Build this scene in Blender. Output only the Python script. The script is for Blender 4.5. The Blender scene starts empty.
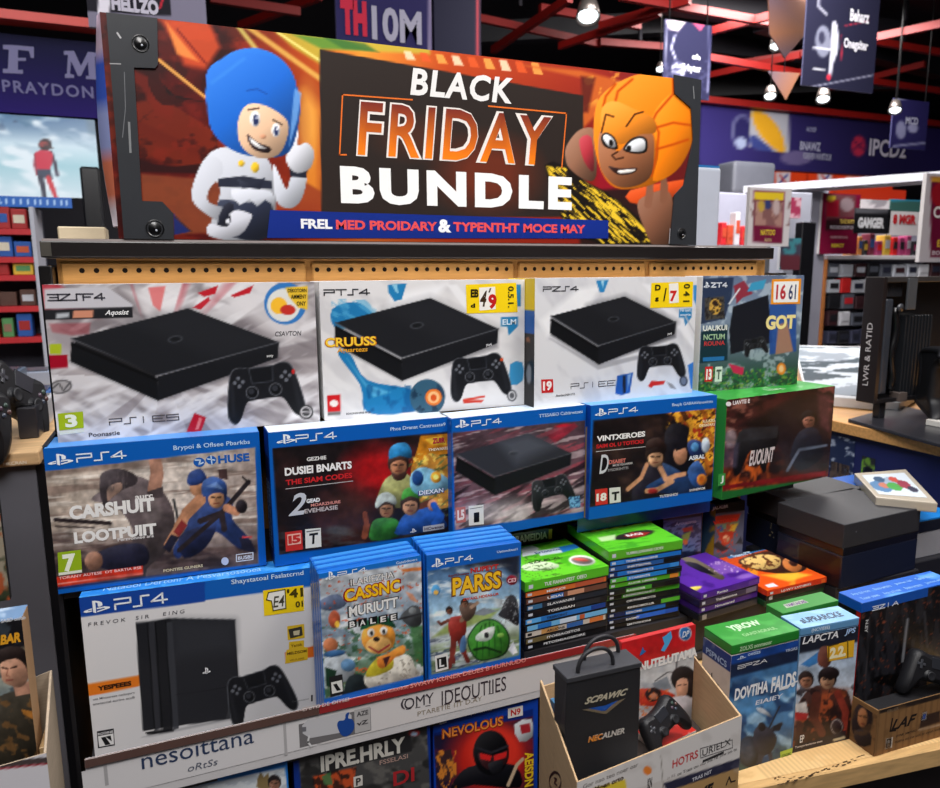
import bpy, bmesh, math, random
import numpy as np
from mathutils import Vector
from mathutils.geometry import tessellate_polygon

# ------------------------------------------------------------------ camera
EYE = 1.5                      # camera height above the floor
FOC, PIT, ROL, YAW = 717.88, .1642230, -.0071036, .3844043
_f = np.array([math.sin(YAW)*math.cos(PIT), math.cos(YAW)*math.cos(PIT), -math.sin(PIT)])
_r = np.array([math.cos(YAW), -math.sin(YAW), 0.0]); _u = np.cross(_r, _f)
_R = math.cos(ROL)*_r + math.sin(ROL)*_u
_U = -math.sin(ROL)*_r + math.cos(ROL)*_u
CAM = np.array([_R, _U, _f])
def ray(u, v): return CAM[0]*(u-470)/FOC + CAM[1]*(394-v)/FOC + CAM[2]
# a measured point of the photograph as a point of the place (heights relative to the eye)
def PY(u, v, Y): d = ray(u, v); return d*Y/d[1]
def PX(u, v, X): d = ray(u, v); return d*X/d[0]
def PZ(u, v, Z): d = ray(u, v); return d*Z/d[2]
def proj(W):
    q = W @ CAM.T
    return 470+FOC*q[:, 0]/q[:, 2], 394-FOC*q[:, 1]/q[:, 2]

sc = bpy.context.scene
COL = sc.collection
random.seed(7)

# --------------------------------------------------------------- materials
MATS = {}
def lin(c):
    a = np.asarray(c, float)/255.0
    return np.where(a <= .04045, a/12.92, ((a+.055)/1.055)**2.4)
def attr_mat(name, rough=.5, coat=0., metal=0., emit=0., bump=0., bscale=200., grain=None, spec=.5, alpha=1., trans=0.):
    m = bpy.data.materials.new(name); m.use_nodes = True
    nt = m.node_tree; b = nt.nodes['Principled BSDF']
    a = nt.nodes.new('ShaderNodeAttribute'); a.attribute_name = 'ink'
    src = a.outputs['Color']
    if grain:
        tc = nt.nodes.new('ShaderNodeTexCoord'); mp = nt.nodes.new('ShaderNodeMapping')
        mp.inputs['Scale'].default_value = grain[0]
        ns = nt.nodes.new('ShaderNodeTexNoise'); ns.inputs['Scale'].default_value = grain[1]; ns.inputs['Detail'].default_value = 6
        rp = nt.nodes.new('ShaderNodeMapRange'); rp.inputs['From Min'].default_value = .3; rp.inputs['From Max'].default_value = .7
        rp.inputs['To Min'].default_value = 1-grain[2]; rp.inputs['To Max'].default_value = 1+grain[2]*.4
        mx = nt.nodes.new('ShaderNodeVectorMath'); mx.operation = 'SCALE'
        L = nt.links.new
        L(tc.outputs['Object'], mp.inputs['Vector']); L(mp.outputs['Vector'], ns.inputs['Vector'])
        L(ns.outputs['Fac'], rp.inputs['Value']); L(src, mx.inputs[0]); L(rp.outputs['Result'], mx.inputs['Scale'])
        src = mx.outputs[0]
    if emit:
        nt.links.new(src, b.inputs['Emission Color']); b.inputs['Emission Strength'].default_value = emit
        b.inputs['Base Color'].default_value = (.02, .02, .02, 1)
    else:
        nt.links.new(src, b.inputs['Base Color'])
    b.inputs['Roughness'].default_value = rough; b.inputs['Metallic'].default_value = metal
    b.inputs['Coat Weight'].default_value = coat; b.inputs['Coat Roughness'].default_value = .12
    b.inputs['Specular IOR Level'].default_value = spec
    b.inputs['Transmission Weight'].default_value = trans
    if bump:
        n2 = nt.nodes.new('ShaderNodeTexNoise'); n2.inputs['Scale'].default_value = bscale; n2.inputs['Detail'].default_value = 3
        bp = nt.nodes.new('ShaderNodeBump'); bp.inputs['Strength'].default_value = bump; bp.inputs['Distance'].default_value = .001
        nt.links.new(n2.outputs['Fac'], bp.inputs['Height']); nt.links.new(bp.outputs['Normal'], b.inputs['Normal'])
    MATS[name] = m
    return m
attr_mat('print', .36, .1, bump=.05, bscale=60, spec=.32)
attr_mat('matte_print', .7, 0, spec=.15)
attr_mat('card', .55, .05, bump=.1, bscale=300, grain=((1, 1, 1), 40, .05))
attr_mat('corrugated', .85, 0, bump=.25, bscale=180, grain=((1, 1, 12), 30, .12), spec=.2)
attr_mat('plastic', .3, .3, grain=((1, 1, 1), 25, .06))
attr_mat('rough_plastic', .55, 0, bump=.15, bscale=900, grain=((1, 1, 1), 25, .08))
attr_mat('soft_black', .5, 0, bump=.1, bscale=900, grain=((1, 1, 1), 20, .1), spec=.4)
attr_mat('wood', .5, .1, grain=((2, 25, 25), 5, .22), spec=.3)
attr_mat('board', .6, 0, grain=((3, 3, 30), 8, .12), spec=.3)
attr_mat('metal', .35, 0, metal=.8, grain=((1, 1, 1), 30, .08))
attr_mat('paint', .5, 0, grain=((1, 1, 1), 6, .08))
attr_mat('smoked_plastic', .12, .2, trans=.35, grain=((1, 1, 1), 12, .1))
attr_mat('screen_glow', .3, 0, emit=1.0)
attr_mat('lightbox', .4, 0, emit=.55)
attr_mat('lamp_glow', .4, 0, emit=7.)
attr_mat('floor_tile', .3, .1, grain=((1, 1, 1), 3, .2))

# ------------------------------------------------------------ mesh builder
class MB:
    def __init__(s): s.V = []; s.C = []; s.F = []; s.M = []; s.mats = []; s.n = 0; s.S = []
    def mi(s, m):
        if m not in s.mats: s.mats.append(m)
        return s.mats.index(m)
    def add(s, V, F, col, mat='card', smooth=False):
        V = np.asarray(V, float).reshape(-1, 3); k = len(V)
        c = lin(col)
        if c.ndim == 1: c = np.tile(c, (k, 1))
        s.V.append(V); s.C.append(c)
        i = s.mi(mat)
        for f in F:
            s.F.append([int(j)+s.n for j in f]); s.M.append(i); s.S.append(smooth)
        s.n += k
        return s
    def bm(s, bm, col, mat='card', smooth=False):
        bm.verts.index_update()
        s.add([v.co[:] for v in bm.verts], [[v.index for v in f.verts] for f in bm.faces], col, mat, smooth)
        bm.free(); return s
    def hexa(s, c8, col, mat='card', bev=0., seg=1):
        b = bmesh.new(); vs = [b.verts.new([float(t) for t in p]) for p in c8]
        for f in ((0, 3, 2, 1), (4, 5, 6, 7), (0, 1, 5, 4), (1, 2, 6, 5), (2, 3, 7, 6), (3, 0, 4, 7)): b.faces.new([vs[i] for i in f])
        bmesh.ops.recalc_face_normals(b, faces=b.faces)
        if bev: bmesh.ops.bevel(b, geom=list(b.edges), offset=bev, segments=seg, affect='EDGES', profile=.6)
        return s.bm(b, col, mat)
    def box(s, x0, x1, y0, y1, z0, z1, col, mat='card', bev=0., seg=1):
        return s.hexa([(x0, y0, z0), (x1, y0, z0), (x1, y1, z0), (x0, y1, z0), (x0, y0, z1), (x1, y0, z1), (x1, y1, z1), (x0, y1, z1)], col, mat, bev, seg)
    def bar(s, a, b, w, h, col, mat='paint', up=(0, 0, 1)):
        a = np.array(a, float); b = np.array(b, float); d = (b-a)/np.linalg.norm(b-a)
        u = np.array(up, float)
        if abs(d@u) > .95: u = np.array([1., 0, 0])
        l = np.cross(d, u); l /= np.linalg.norm(l); u = np.cross(l, d)
        c = []
        for p in (a, b):
            for i, j in ((-1, -1), (1, -1), (1, 1), (-1, 1)): c.append(p+l*w/2*i+u*h/2*j)
        return s.hexa(c, col, mat)
    def tube(s, pts, r, col, mat='plastic', n=10, close=False, caps=True):
        pts = [np.array(p, float) for p in pts]; N = len(pts); V = []; F = []
        prev = None
        for i, p in enumerate(pts):
            d = pts[min(i+1, N-1)]-pts[max(i-1, 0)]; d = d/np.linalg.norm(d)
            if prev is None:
                q = np.array([0, 0, 1.]) if abs(d[2]) < .9 else np.array([1., 0, 0])
            else: q = prev
            a = q-d*(q@d); a /= np.linalg.norm(a); prev = a; b = np.cross(d, a)
            rr = r[i] if hasattr(r, '__len__') else r
            for k in range(n):
                t = 2*math.pi*k/n; V.append(p+a*math.cos(t)*rr+b*math.sin(t)*rr)
        for i in range(N-1):
            for k in range(n): F.append((i*n+k, i*n+(k+1) % n, (i+1)*n+(k+1) % n, (i+1)*n+k))
        if caps: F.append(tuple(range(n))[::-1]); F.append(tuple(range((N-1)*n, N*n)))
        return s.add(V, F, col, mat, True)
    def lathe(s, c, ax, prof, col, mat='metal', n=20):
        c = np.array(c, float); d = np.array(ax, float); d /= np.linalg.norm(d)
        q = np.array([0, 0, 1.]) if abs(d[2]) < .9 else np.array([1., 0, 0])
        a = q-d*(q@d); a /= np.linalg.norm(a); b = np.cross(d, a); V = []; F = []
        for r, t in prof:
            for k in range(n):
                w = 2*math.pi*k/n; V.append(c+d*t+(a*math.cos(w)+b*math.sin(w))*max(r, 1e-5))
        for i in range(len(prof)-1):
            for k in range(n): F.append((i*n+k, i*n+(k+1) % n, (i+1)*n+(k+1) % n, (i+1)*n+k))
        return s.add(V, F, col, mat, True)
    def build(s, name, parent=None, loc=None):
        if not s.V: return None
        V = np.concatenate(s.V); C = np.concatenate(s.C)
        V = V+np.array([0, 0, EYE])
        if name in ('age_mark', 'price_sticker', 'promotion_sticker') and parent is not None:
            for ch in parent.children:
                if ch.name.split('.')[0] in ('front_print', 'cover_sheet'): parent = ch
        if parent is not None: o0 = np.array(parent['_o'])
        else: o0 = np.array([(V[:, 0].min()+V[:, 0].max())/2, (V[:, 1].min()+V[:, 1].max())/2, V[:, 2].min()])
        me = bpy.data.meshes.new(name)
        me.from_pydata((V-o0).tolist(), [], s.F)
        at = me.attributes.new('ink', 'FLOAT_COLOR', 'POINT')
        at.data.foreach_set('color', np.concatenate([C, np.ones((len(C), 1))], 1).astype(np.float32).ravel())
        for m in s.mats: me.materials.append(MATS[m])
        me.polygons.foreach_set('material_index', s.M)
        me.polygons.foreach_set('use_smooth', s.S)
        me.update()
        o = bpy.data.objects.new(name, me); COL.objects.link(o)
        if parent is not None: o.parent = parent
        else: o.location = o0.tolist(); o['_o'] = o0.tolist()
        if parent is not None: o['_o'] = o0.tolist()
        return o

def tag(o, label=None, cat=None, group=None, kind=None):
    if label: o['label'] = label
    if cat: o['category'] = cat
    if group: o['group'] = group
    if kind: o['kind'] = kind
    return o
def thing(name, at, label, cat, group=None):
    o = bpy.data.objects.new(name, None); COL.objects.link(o); o.empty_display_size = .05
    p = [float(at[0]), float(at[1]), float(at[2])+EYE]; o.location = p; o['_o'] = p
    return tag(o, label, cat, group)
def struct(name, mb, label=None):
    o = mb.build(name); o['kind'] = 'structure'
    if label: o['label'] = label
    return o

# ------------------------------------------------------- flat printed faces
class Face:
    def __init__(s, O, ex, ey, w, h):
        s.O = np.array(O, float); s.ex = np.array(ex, float); s.ey = np.array(ey, float); s.w = w; s.h = h
        s.n = np.cross(s.ex, s.ey); s.tr = (0., 0., 1.)
    def crop(s, x0, y0, k): s.tr = (x0, y0, k); return s
    def P(s, x, y):                       # measured point -> (a, b) in metres on this face
        x0, y0, k = s.tr; d = ray(x0+x*k, y0+y*k)
        t = (s.O@s.n)/(d@s.n); q = d*t-s.O
        return q@s.ex, q@s.ey
    def W(s, a, b, off=0.): return s.O+a*s.ex+b*s.ey+s.n*off

def vnoise(x, y, seed):
    rs = np.random.RandomState(seed); g = rs.rand(64, 64)
    xi = np.floor(x).astype(int); yi = np.floor(y).astype(int); fx = x-xi; fy = y-yi
    fx = fx*fx*(3-2*fx); fy = fy*fy*(3-2*fy)
    a = g[xi % 64, yi % 64]; b = g[(xi+1) % 64, yi % 64]; c = g[xi % 64, (yi+1) % 64]; d = g[(xi+1) % 64, (yi+1) % 64]
    return (a*(1-fx)+b*fx)*(1-fy)+(c*(1-fx)+d*fx)*fy
def fbm(x, y, seed, o=3):
    r = 0; t = 0; k = 1.
    for i in range(o): r = r+vnoise(x/k+i*17, y/k+i*5, seed+i)*k; t += k; k *= .5
    return r/t
def smooth_poly(pts, n=5):
    p = np.array(pts, float); N = len(p); out = []
    for i in range(N):
        p0, p1, p2, p3 = p[i-1], p[i], p[(i+1) % N], p[(i+2) % N]
        for k in range(n):
            t = k/n
            out.append(.5*((2*p1)+(-p0+p2)*t+(2*p0-5*p1+4*p2-p3)*t*t+(-p0+3*p1-3*p2+p3)*t**3))
    return out

class Art:
    """paints ink colours into the points of a fine grid lying on a printed face"""
    def __init__(s, face, step=1.5, rect=None, off=.0003):
        s.f = face; s.off = off
        a0, b0, a1, b1 = rect or (0, 0, face.w, face.h)
        W = np.array([face.W(a0, b0), face.W(a1, b0), face.W(a0, b1), face.W(a1, b1)]); X, Y = proj(W)
        nx = max(2, int(max(math.hypot(X[1]-X[0], Y[1]-Y[0]), math.hypot(X[3]-X[2], Y[3]-Y[2]))/step))
        ny = max(2, int(max(math.hypot(X[2]-X[0], Y[2]-Y[0]), math.hypot(X[3]-X[1], Y[3]-Y[1]))/step))
        nx = min(nx, 420); ny = min(ny, 260)
        A, B = np.meshgrid(np.linspace(a0, a1, nx+1), np.linspace(b0, b1, ny+1))
        s.A = A.ravel(); s.B = B.ravel(); s.nx = nx; s.ny = ny
        s.W = face.O+s.A[:, None]*face.ex+s.B[:, None]*face.ey+face.n*off
        px, py = proj(s.W); x0, y0, k = face.tr
        s.x = (px-x0)/k; s.y = (py-y0)/k; s.k = k
        s.u = (s.A-a0)/(a1-a0); s.v = (s.B-b0)/(b1-b0)
        s.aa = max(.8, step*.7)/k
        s.c = np.zeros((len(s.A), 3))
    def crop(s, x0, y0, k):
        px, py = proj(s.W); s.x = (px-x0)/k; s.y = (py-y0)/k; s.aa *= s.k/k; s.k = k; s.f.crop(x0, y0, k); return s
    def mix(s, m, c, al=1.):
        m = (np.clip(m, 0, 1)*al)[:, None]; s.c = s.c*(1-m)+np.asarray(c, float)*m; return s
    def fill(s, c): s.c[:] = c; return s
    def vgrad(s, stops):                 # stops from top (0) to bottom (1)
        t = 1-s.v; k = [q[0] for q in stops]
        s.c = np.stack([np.interp(t, k, [q[1][i] for q in stops]) for i in range(3)], 1); return s
    def hgrad(s, stops, al=1.):
        k = [q[0] for q in stops]; c = np.stack([np.interp(s.u, k, [q[1][i] for q in stops]) for i in range(3)], 1)
        s.c = s.c*(1-al)+c*al; return s
    def ell(s, cx, cy, rx, ry, c, ang=0, al=1., soft=None):
        t = math.radians(ang); dx = s.x-cx; dy = s.y-cy
        a = (dx*math.cos(t)+dy*math.sin(t))/rx; b = (-dx*math.sin(t)+dy*math.cos(t))/ry
        r = np.sqrt(a*a+b*b); q = (soft or s.aa)/min(rx, ry)
        if s.shade and not soft and rx*s.k > 3: c = s.form(c, cx, cy, rx, ry)
        return s.mix((1-r)/q+.5, c, al)
    shade = 0.
    def form(s, c, cx, cy, rx, ry):      # illustrated modelling of a drawn form
        l = np.clip((cx-s.x)/max(rx, 1)*.6+(cy-s.y)/max(ry, 1)*.8, -1.2, 1.2)*s.shade
        c = np.asarray(c, float)[None]*(1+np.minimum(l, 0)[:, None])+np.maximum(l, 0)[:, None]*70; return c
    def grit(s, amt, seed=3, sz=5., mask=None):   # brush texture of the printed picture
        n = (fbm(s.x*s.k/sz+9, s.y*s.k/sz+4, seed, 3)-.5)*2*amt+(fbm(s.x*s.k/(sz*4)+9, s.y*s.k/(sz*2)+4, seed+7, 2)-.5)*2*amt
        if mask is not None: n = n*mask
        s.c = s.c*(1+n[:, None]); return s
    def sd(s, pts):
        p = np.array(pts, float); N = len(p); d = np.full(len(s.x), 1e9); ins = np.zeros(len(s.x), bool)
        for i in range(N):
            a = p[i]; b = p[(i+1) % N]; e = b-a; wx = s.x-a[0]; wy = s.y-a[1]
            t = np.clip((wx*e[0]+wy*e[1])/max(e@e, 1e-9), 0, 1)
            d = np.minimum(d, (wx-e[0]*t)**2+(wy-e[1]*t)**2)
            cr = (a[1] > s.y) != (b[1] > s.y)
            if e[1] != 0: ins ^= cr & (s.x < e[0]*(s.y-a[1])/e[1]+a[0])
        d = np.sqrt(d); return np.where(ins, d, -d)
    def poly(s, pts, c, al=1., soft=None, sm=0):
        if s.shade and not soft and sm:
            P = np.array(pts, float); c = s.form(c, P[:, 0].mean(), P[:, 1].mean(), np.ptp(P[:, 0])/2, np.ptp(P[:, 1])/2)
        if sm: pts = smooth_poly(pts, sm)
        q = soft or s.aa; return s.mix(s.sd(pts)/q+.5, c, al)
    def line(s, pts, w, c, al=1., soft=None):
        d = np.full(len(s.x), 1e9)
        for a, b in zip(pts[:-1], pts[1:]):
            e = (b[0]-a[0], b[1]-a[1]); wx = s.x-a[0]; wy = s.y-a[1]
            t = np.clip((wx*e[0]+wy*e[1])/max(e[0]**2+e[1]**2, 1e-9), 0, 1)
            d = np.minimum(d, (wx-e[0]*t)**2+(wy-e[1]*t)**2)
        q = soft or s.aa
        return s.mix((w/2-np.sqrt(d))/q+.5, c, al)
    def noise(s, sx, sy, c, th=.5, w=.1, seed=1, al=1., ang=0, mask=None):
        t = math.radians(ang); X = s.x*math.cos(t)+s.y*math.sin(t); Y = -s.x*math.sin(t)+s.y*math.cos(t)
        n = fbm(X/sx+50, Y/sy+50, seed); m = np.clip((n-th)/w, 0, 1)
        if mask is not None: m = m*np.clip(mask, 0, 1)
        return s.mix(m, c, al)
    def rays(s, cx, cy, n, c, seed=1, al=.6, th=.5, r0=0, mask=None):
        t = (np.arctan2(s.y-cy, s.x-cx)/(2*math.pi)+.5)*n; r = np.hypot(s.x-cx, s.y-cy)
        q = vnoise(t+9, r*0+3, seed); m = np.clip((q-th)/.08, 0, 1)*np.clip((r-r0)/20, 0, 1)
        if mask is not None: m = m*np.clip(mask, 0, 1)
        return s.mix(m, c, al)
    def put(s, mb, mat='print'):
        F = []
        for j in range(s.ny):
            for i in range(s.nx):
                k = j*(s.nx+1)+i; F.append((k, k+1, k+s.nx+2, k+s.nx+1))
        mb.add(s.W, F, np.clip(s.c, 0, 255), mat)

# ---- flat inked shapes and lettering laid on a face
def shape(mb, f, pts, col, lay=1, mat='print', metric=False):
    q = [p if metric else f.P(*p) for p in pts]
    tris = tessellate_polygon([[Vector((a, b, 0)) for a, b in q]])
    V = [f.W(a, b, .0003+.0002*lay) for a, b in q]; F = []
    for t in tris:
        a, b, c = [np.array(q[i]) for i in t]
        F.append(t if np.cross(b-a, c-a) > 0 else t[::-1])
    mb.add(V, F, col, mat)
def rect(mb, f, x0, y0, x1, y1, col, lay=1, mat='print'):
    """upright rectangle on the face: bottom left and top right as measured"""
    a0, b0 = f.P(x0, y0); a1, b1 = f.P(x1, y1)
    shape(mb, f, [(a0, b0), (a1, b0), (a1, b1), (a0, b1)], col, lay, mat, True)
def stroke(mb, f, pts, w, col, lay=1, mat='print', metric=False):
    q = [np.array(p if metric else f.P(*p)) for p in pts]
    if not metric: w = w*f.tr[2]/FOC*np.linalg.norm(f.W(*q[0]))
    for a, b in zip(q[:-1], q[1:]):
        d = b-a; L = np.linalg.norm(d)
        if L < 1e-9: continue
        d /= L; n = np.array([-d[1], d[0]])*w/2; a = a-d*w/2; b = b+d*w/2
        shape(mb, f, [tuple(a-n), tuple(b-n), tuple(b+n), tuple(a+n)], col, lay, mat, True)
_tc = {}; _ar = {}
def glyphs(s, bold, shear, sp=1.):
    k = (s, bold, shear, sp)
    if k not in _tc:
        c = bpy.data.curves.new('t', 'FONT'); c.body = s; c.offset = bold; c.shear = shear; c.resolution_u = 3; c.space_character = sp; c.fill_mode = 'FRONT'
        o = bpy.data.objects.new('t', c); m = o.to_mesh()
        V = np.array([v.co[:2] for v in m.vertices]) if len(m.vertices) else np.zeros((0, 2)); F = [tuple(p.vertices) for p in m.polygons]
        o.to_mesh_clear(); bpy.data.objects.remove(o); bpy.data.curves.remove(c)
        if len(V): mn = V.min(0); sz = np.maximum(V.max(0)-mn, 1e-6); V = (V-mn)/sz; _ar[k] = sz[1]/sz[0]
        _tc[k] = (V, F)
    return _tc[k]
def text(mb, f, s, x0, y0, x1, y1, col, bold=.015, shear=0., lay=2, mat='print', rot=0, grad=None, rise=0., metric=False, sp=1., fit=True):
    """lettering fitted between the bottom left and top right points of its line"""
    V, F = glyphs(s, bold, shear, sp)
    if not len(V): return
    a0, b0, a1, b1 = (x0, y0, x1, y1) if metric else (*f.P(x0, y0), *f.P(x1, y1))
    nat = _ar[(s, bold, shear, sp)]*abs(a1-a0)
    if fit and rot == 0 and not metric and b1-b0 < .72*nat and len(s) > 2: b1 = b0+.85*nat
    X, Y = V[:, 0], V[:, 1]
    if rot == 90: X, Y = Y, 1-X          # reads downwards
    if rot == -90: X, Y = 1-Y, X
    if rot == 180: X, Y = 1-X, 1-Y
    P = [f.W(a0+(a1-a0)*x, b0+(b1-b0)*y+rise*x*(b1-b0), .0003+.0002*lay) for x, y in zip(X, Y)]
    if grad is not None: c = np.array(grad[0])[None]*(1-V[:, 1:2])+np.array(grad[1])[None]*V[:, 1:2]
    else: c = col
    flip = (a1-a0)*(b1-b0) < 0
    mb.add(P, [t[::-1] if flip else t for t in F], c, mat)
def smalltext(mb, f, x0, y0, x1, y1, col, words, lay=2): text(mb, f, words, x0, y0, x1, y1, col, .02, 0, lay)

def pslogo(mb, f, x0, y0, x1, y1, col, lay=2):
    a0, b0 = f.P(x0, y0); a1, b1 = f.P(x1, y1); L = lambda P: [(a0+(a1-a0)*x, b1+(b0-b1)*y) for x, y in P]
    for P in ([(.36, 0), (.47, .03), (.47, 1), (.36, .92)], [(.47, .03), (.62, .1), (.72, .24), (.72, .46), (.62, .54), (.55, .5), (.55, .22), (.47, .17)],
              [(.33, .58), (.06, .7), (0, .8), (.1, .88), (.33, .83), (.33, .74), (.19, .77), (.17, .72), (.33, .67)],
              [(.51, .60), (.8, .55), (1, .65), (.97, .76), (.51, .95), (.51, .85), (.8, .73), (.78, .66), (.51, .71)]):
        shape(mb, f, L(P), col, lay, 'print', True)
def ps4(mb, f, x0, y0, x1, y1, col, th=.16, lay=2, s='PS4', mirror=False):
    a0, b0 = f.P(x0, y0); a1, b1 = f.P(x1, y1); h = b1-b0; n = len(s); cw = (a1-a0)/(n*1.0+.18*(n-1))
    G = {'P': [[(0, 0), (0, .5), (1, .5), (1, 1), (0, 1)]], 'S': [[(1, 1), (.5, 1), (.5, 0), (0, 0)]], '4': [[(.72, 0), (.72, 1), (0, .3), (1, .3)]],
         'I': [[(.4, 0), (.4, 1)]], 'T': [[(0, 1), (1, 1)], [(.5, 1), (.5, 0)]], 'Z': [[(0, 1), (1, 1), (0, 0), (1, 0)]], 'A': [[(0, 0), (.6, 1), (1, 0)], [(.3, .35), (.85, .35)]],
         '3': [[(0, 1), (1, 1), (1, 0), (0, 0)], [(.2, .5), (1, .5)]], 'C': [[(1, 1), (0, 1), (0, 0), (1, 0)]], 'F': [[(0, 0), (0, 1), (1, 1)], [(0, .5), (.7, .5)]],
         '5': [[(1, 1), (0, 1), (0, .55), (1, .55), (1, 0), (0, 0)]], '2': [[(0, 1), (1, 1), (1, .5), (0, .5), (0, 0), (1, 0)]], 'E': [[(1, 1), (0, 1), (0, 0), (1, 0)], [(0, .5), (.8, .5)]], ' ': []}
    for i, ch in enumerate(s):
        ox = a0+i*cw*1.18
        for st in G[ch]: stroke(mb, f, [(ox+cw*x, b0+h*(th/2+y*(1-th))) for x, y in st], h*th, col, lay, 'print', True)

PAD = [(-.30, -.33), (-.12, -.29), (.12, -.29), (.30, -.33), (.42, -.26), (.50, .05), (.53, .32), (.46, .43), (.37, .38), (.26, .17), (.14, .14), (-.14, .14), (-.26, .17), (-.37, .38), (-.46, .43), (-.53, .32), (-.50, .05), (-.42, -.26)]
def pad_art(p, cx, cy, w, ang=-12, col=(26, 27, 31)):
    t = math.radians(ang); R = lambda x, y: (cx+w*(x*math.cos(t)-y*math.sin(t)), cy+w*(x*math.sin(t)+y*math.cos(t)))
    pts = [R(*q) for q in PAD]
    p.poly(pts, (78, 80, 86), sm=4); p.poly([R(x*.965, y*.96) for x, y in PAD], col, sm=4)
    p.poly([R(-.17, -.3), R(.17, -.3), R(.15, -.08), R(-.15, -.08)], (58, 61, 68)); p.poly([R(-.155, -.285), R(.155, -.285), R(.135, -.095), R(-.135, -.095)], (22, 23, 27))
    for s in (-1, 1):
        x, y = R(.16*s, .03); p.ell(x, y, w*.088, w*.088, (88, 90, 96)); p.ell(x, y, w*.072, w*.072, (16, 17, 20)); p.ell(x-w*.01, y-w*.015, w*.04, w*.04, (48, 50, 56))
        for dx, dy in ((.055, 0), (-.055, 0), (0, .055), (0, -.055)):
            x, y = R(.32*s+dx, -.13+dy); p.ell(x, y, w*.026, w*.026, (105, 108, 116))
    for s in (-1, 1):
        a = R(.42*s, -.1); b = R(.45*s, .3); p.line([a, b], w*.05, (48, 50, 56), al=.5, soft=w*.05)
def slim_art(p, TL, T, TR, BRt, B, BL, hgt, col=(30, 31, 35)):
    """flat console seen from the corner: top quad BL-T-TR-B and its two visible sides"""
    up, rt, dn, lf = T, TR, B, BL
    h = hgt
    p.poly([lf, dn, rt, (rt[0]-2, rt[1]+h*.8), (dn[0], dn[1]+h), (lf[0], lf[1]+h*1.0)], (70, 70, 76), al=.5, soft=h*.18)
    p.poly([(lf[0], lf[1]+h*.12), (dn[0], dn[1]+h*.1), (dn[0]+h*.02, dn[1]+h), (lf[0]-h*.05, lf[1]+h*.9)], (19, 20, 23))
    p.poly([(dn[0], dn[1]+h*.05), (rt[0], rt[1]), (rt[0]-h*.05, rt[1]+h*.62), (dn[0], dn[1]+h)], (25, 26, 30))
    p.poly([lf, up, rt, dn], col)
    p.poly([((lf[0]+up[0])/2, (lf[1]+up[1])/2), up, rt, ((rt[0]+dn[0])/2, (rt[1]+dn[1])/2)], (44, 45, 50), al=.35, soft=h*.6)
    p.line([lf, dn, rt], h*.05, (78, 80, 86), al=.8); p.line([(lf[0], lf[1]+h*.22), (dn[0], dn[1]+h*.2)], h*.07, (8, 8, 9))
    cx = (lf[0]+rt[0])/2; cy = (up[1]+dn[1])/2-h*.1; p.ell(cx, cy, h*.3, h*.14, (60, 62, 68), ang=-8); p.ell(cx, cy, h*.22, h*.09, (24, 25, 28), ang=-8)
def head(p, x, y, r, skin, hair, shade=None, cap=None):
    sh = shade or tuple(c*.6 for c in skin)
    p.ell(x, y-r*.15, r*1.05, r*1.15, hair); p.ell(x, y+r*.12, r*.78, r*.98, skin); p.ell(x+r*.35, y+r*.2, r*.4, r*.8, sh, al=.6, soft=r*.5)
    if not cap: p.poly([(x-r*.95, y+r*.1), (x-r*.98, y-r*.6), (x-r*.4, y-r*1.15), (x+r*.4, y-r*1.12), (x+r*.98, y-r*.5), (x+r*.9, y+r*.15), (x+r*.7, y-r*.3), (x+r*.1, y-r*.45), (x-r*.55, y-r*.25)], hair, sm=2)
    if cap: p.poly([(x-r*1.05, y-r*.1), (x-r*.95, y-r*.8), (x-r*.3, y-r*1.3), (x+r*.5, y-r*1.25), (x+r*1.05, y-r*.6), (x+r*1.1, y-r*.05), (x, y-r*.35)], cap, sm=3)
    p.line([(x-r*.45, y), (x-r*.15, y+r*.03)], r*.16, (30, 20, 16)); p.line([(x+r*.15, y+r*.03), (x+r*.45, y)], r*.16, (30, 20, 16))
    p.line([(x-r*.25, y+r*.62), (x+r*.25, y+r*.62)], r*.12, (110, 50, 40)); p.line([(x, y+r*.1), (x+r*.06, y+r*.36)], r*.12, sh)
def limb(p, pts, w0, w1, c):
    n = len(pts)-1
    for i in range(n):
        w = w0+(w1-w0)*(i+.5)/n; p.line([pts[i], pts[i+1]], w, c)

# -------------------------------------------------------------- box shapes
class Bx:
    """upright carton: A, B the near left and near right corner (x, y), z top, z bottom, depth"""
    def __init__(s, A, B, zt, zb, d):
        s.A = np.array(A[:2], float); s.B = np.array(B[:2], float); s.zt = zt; s.zb = zb; s.d = d
        e = s.B-s.A; s.w = float(np.linalg.norm(e)); s.e = e/s.w; s.k = np.array([-s.e[1], s.e[0]]); s.h = zt-zb
        E = np.array([*s.e, 0.]); K = np.array([*s.k, 0.]); Z = np.array([0, 0, 1.]); s.E, s.K = E, K
        p = lambda q, z: np.array([q[0], q[1], z])
        s.front = Face(p(s.A, zb), E, Z, s.w, s.h); s.top = Face(p(s.A, zt), E, K, s.w, d)
        s.left = Face(p(s.A+s.k*d, zb), -K, Z, d, s.h); s.right = Face(p(s.B, zb), K, Z, d, s.h)
        s.base = (*((s.A+s.B)/2+s.k*d/2), zb)
    def corners(s, g=0.):
        A, B = s.A-s.e*g, s.B+s.e*g; C, D = B+s.k*s.d, A+s.k*s.d
        return [(*q, s.zb) for q in (A, B, C, D)]+[(*q, s.zt) for q in (A, B, C, D)]
def bz(tl, tr, zt, bl, d, even=True):
    """carton from measured near top corners at a known height and a measured point of its near bottom edge"""
    A = PZ(*tl, zt); B = PZ(*tr, zt); e = B-A; n = np.array([-e[1], e[0], 0])
    r = ray(*bl); t = (A@n)/(r@n); return Bx(A, B, zt, float((r*t)[2]) if not isinstance(bl, float) else bl, d)
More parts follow.
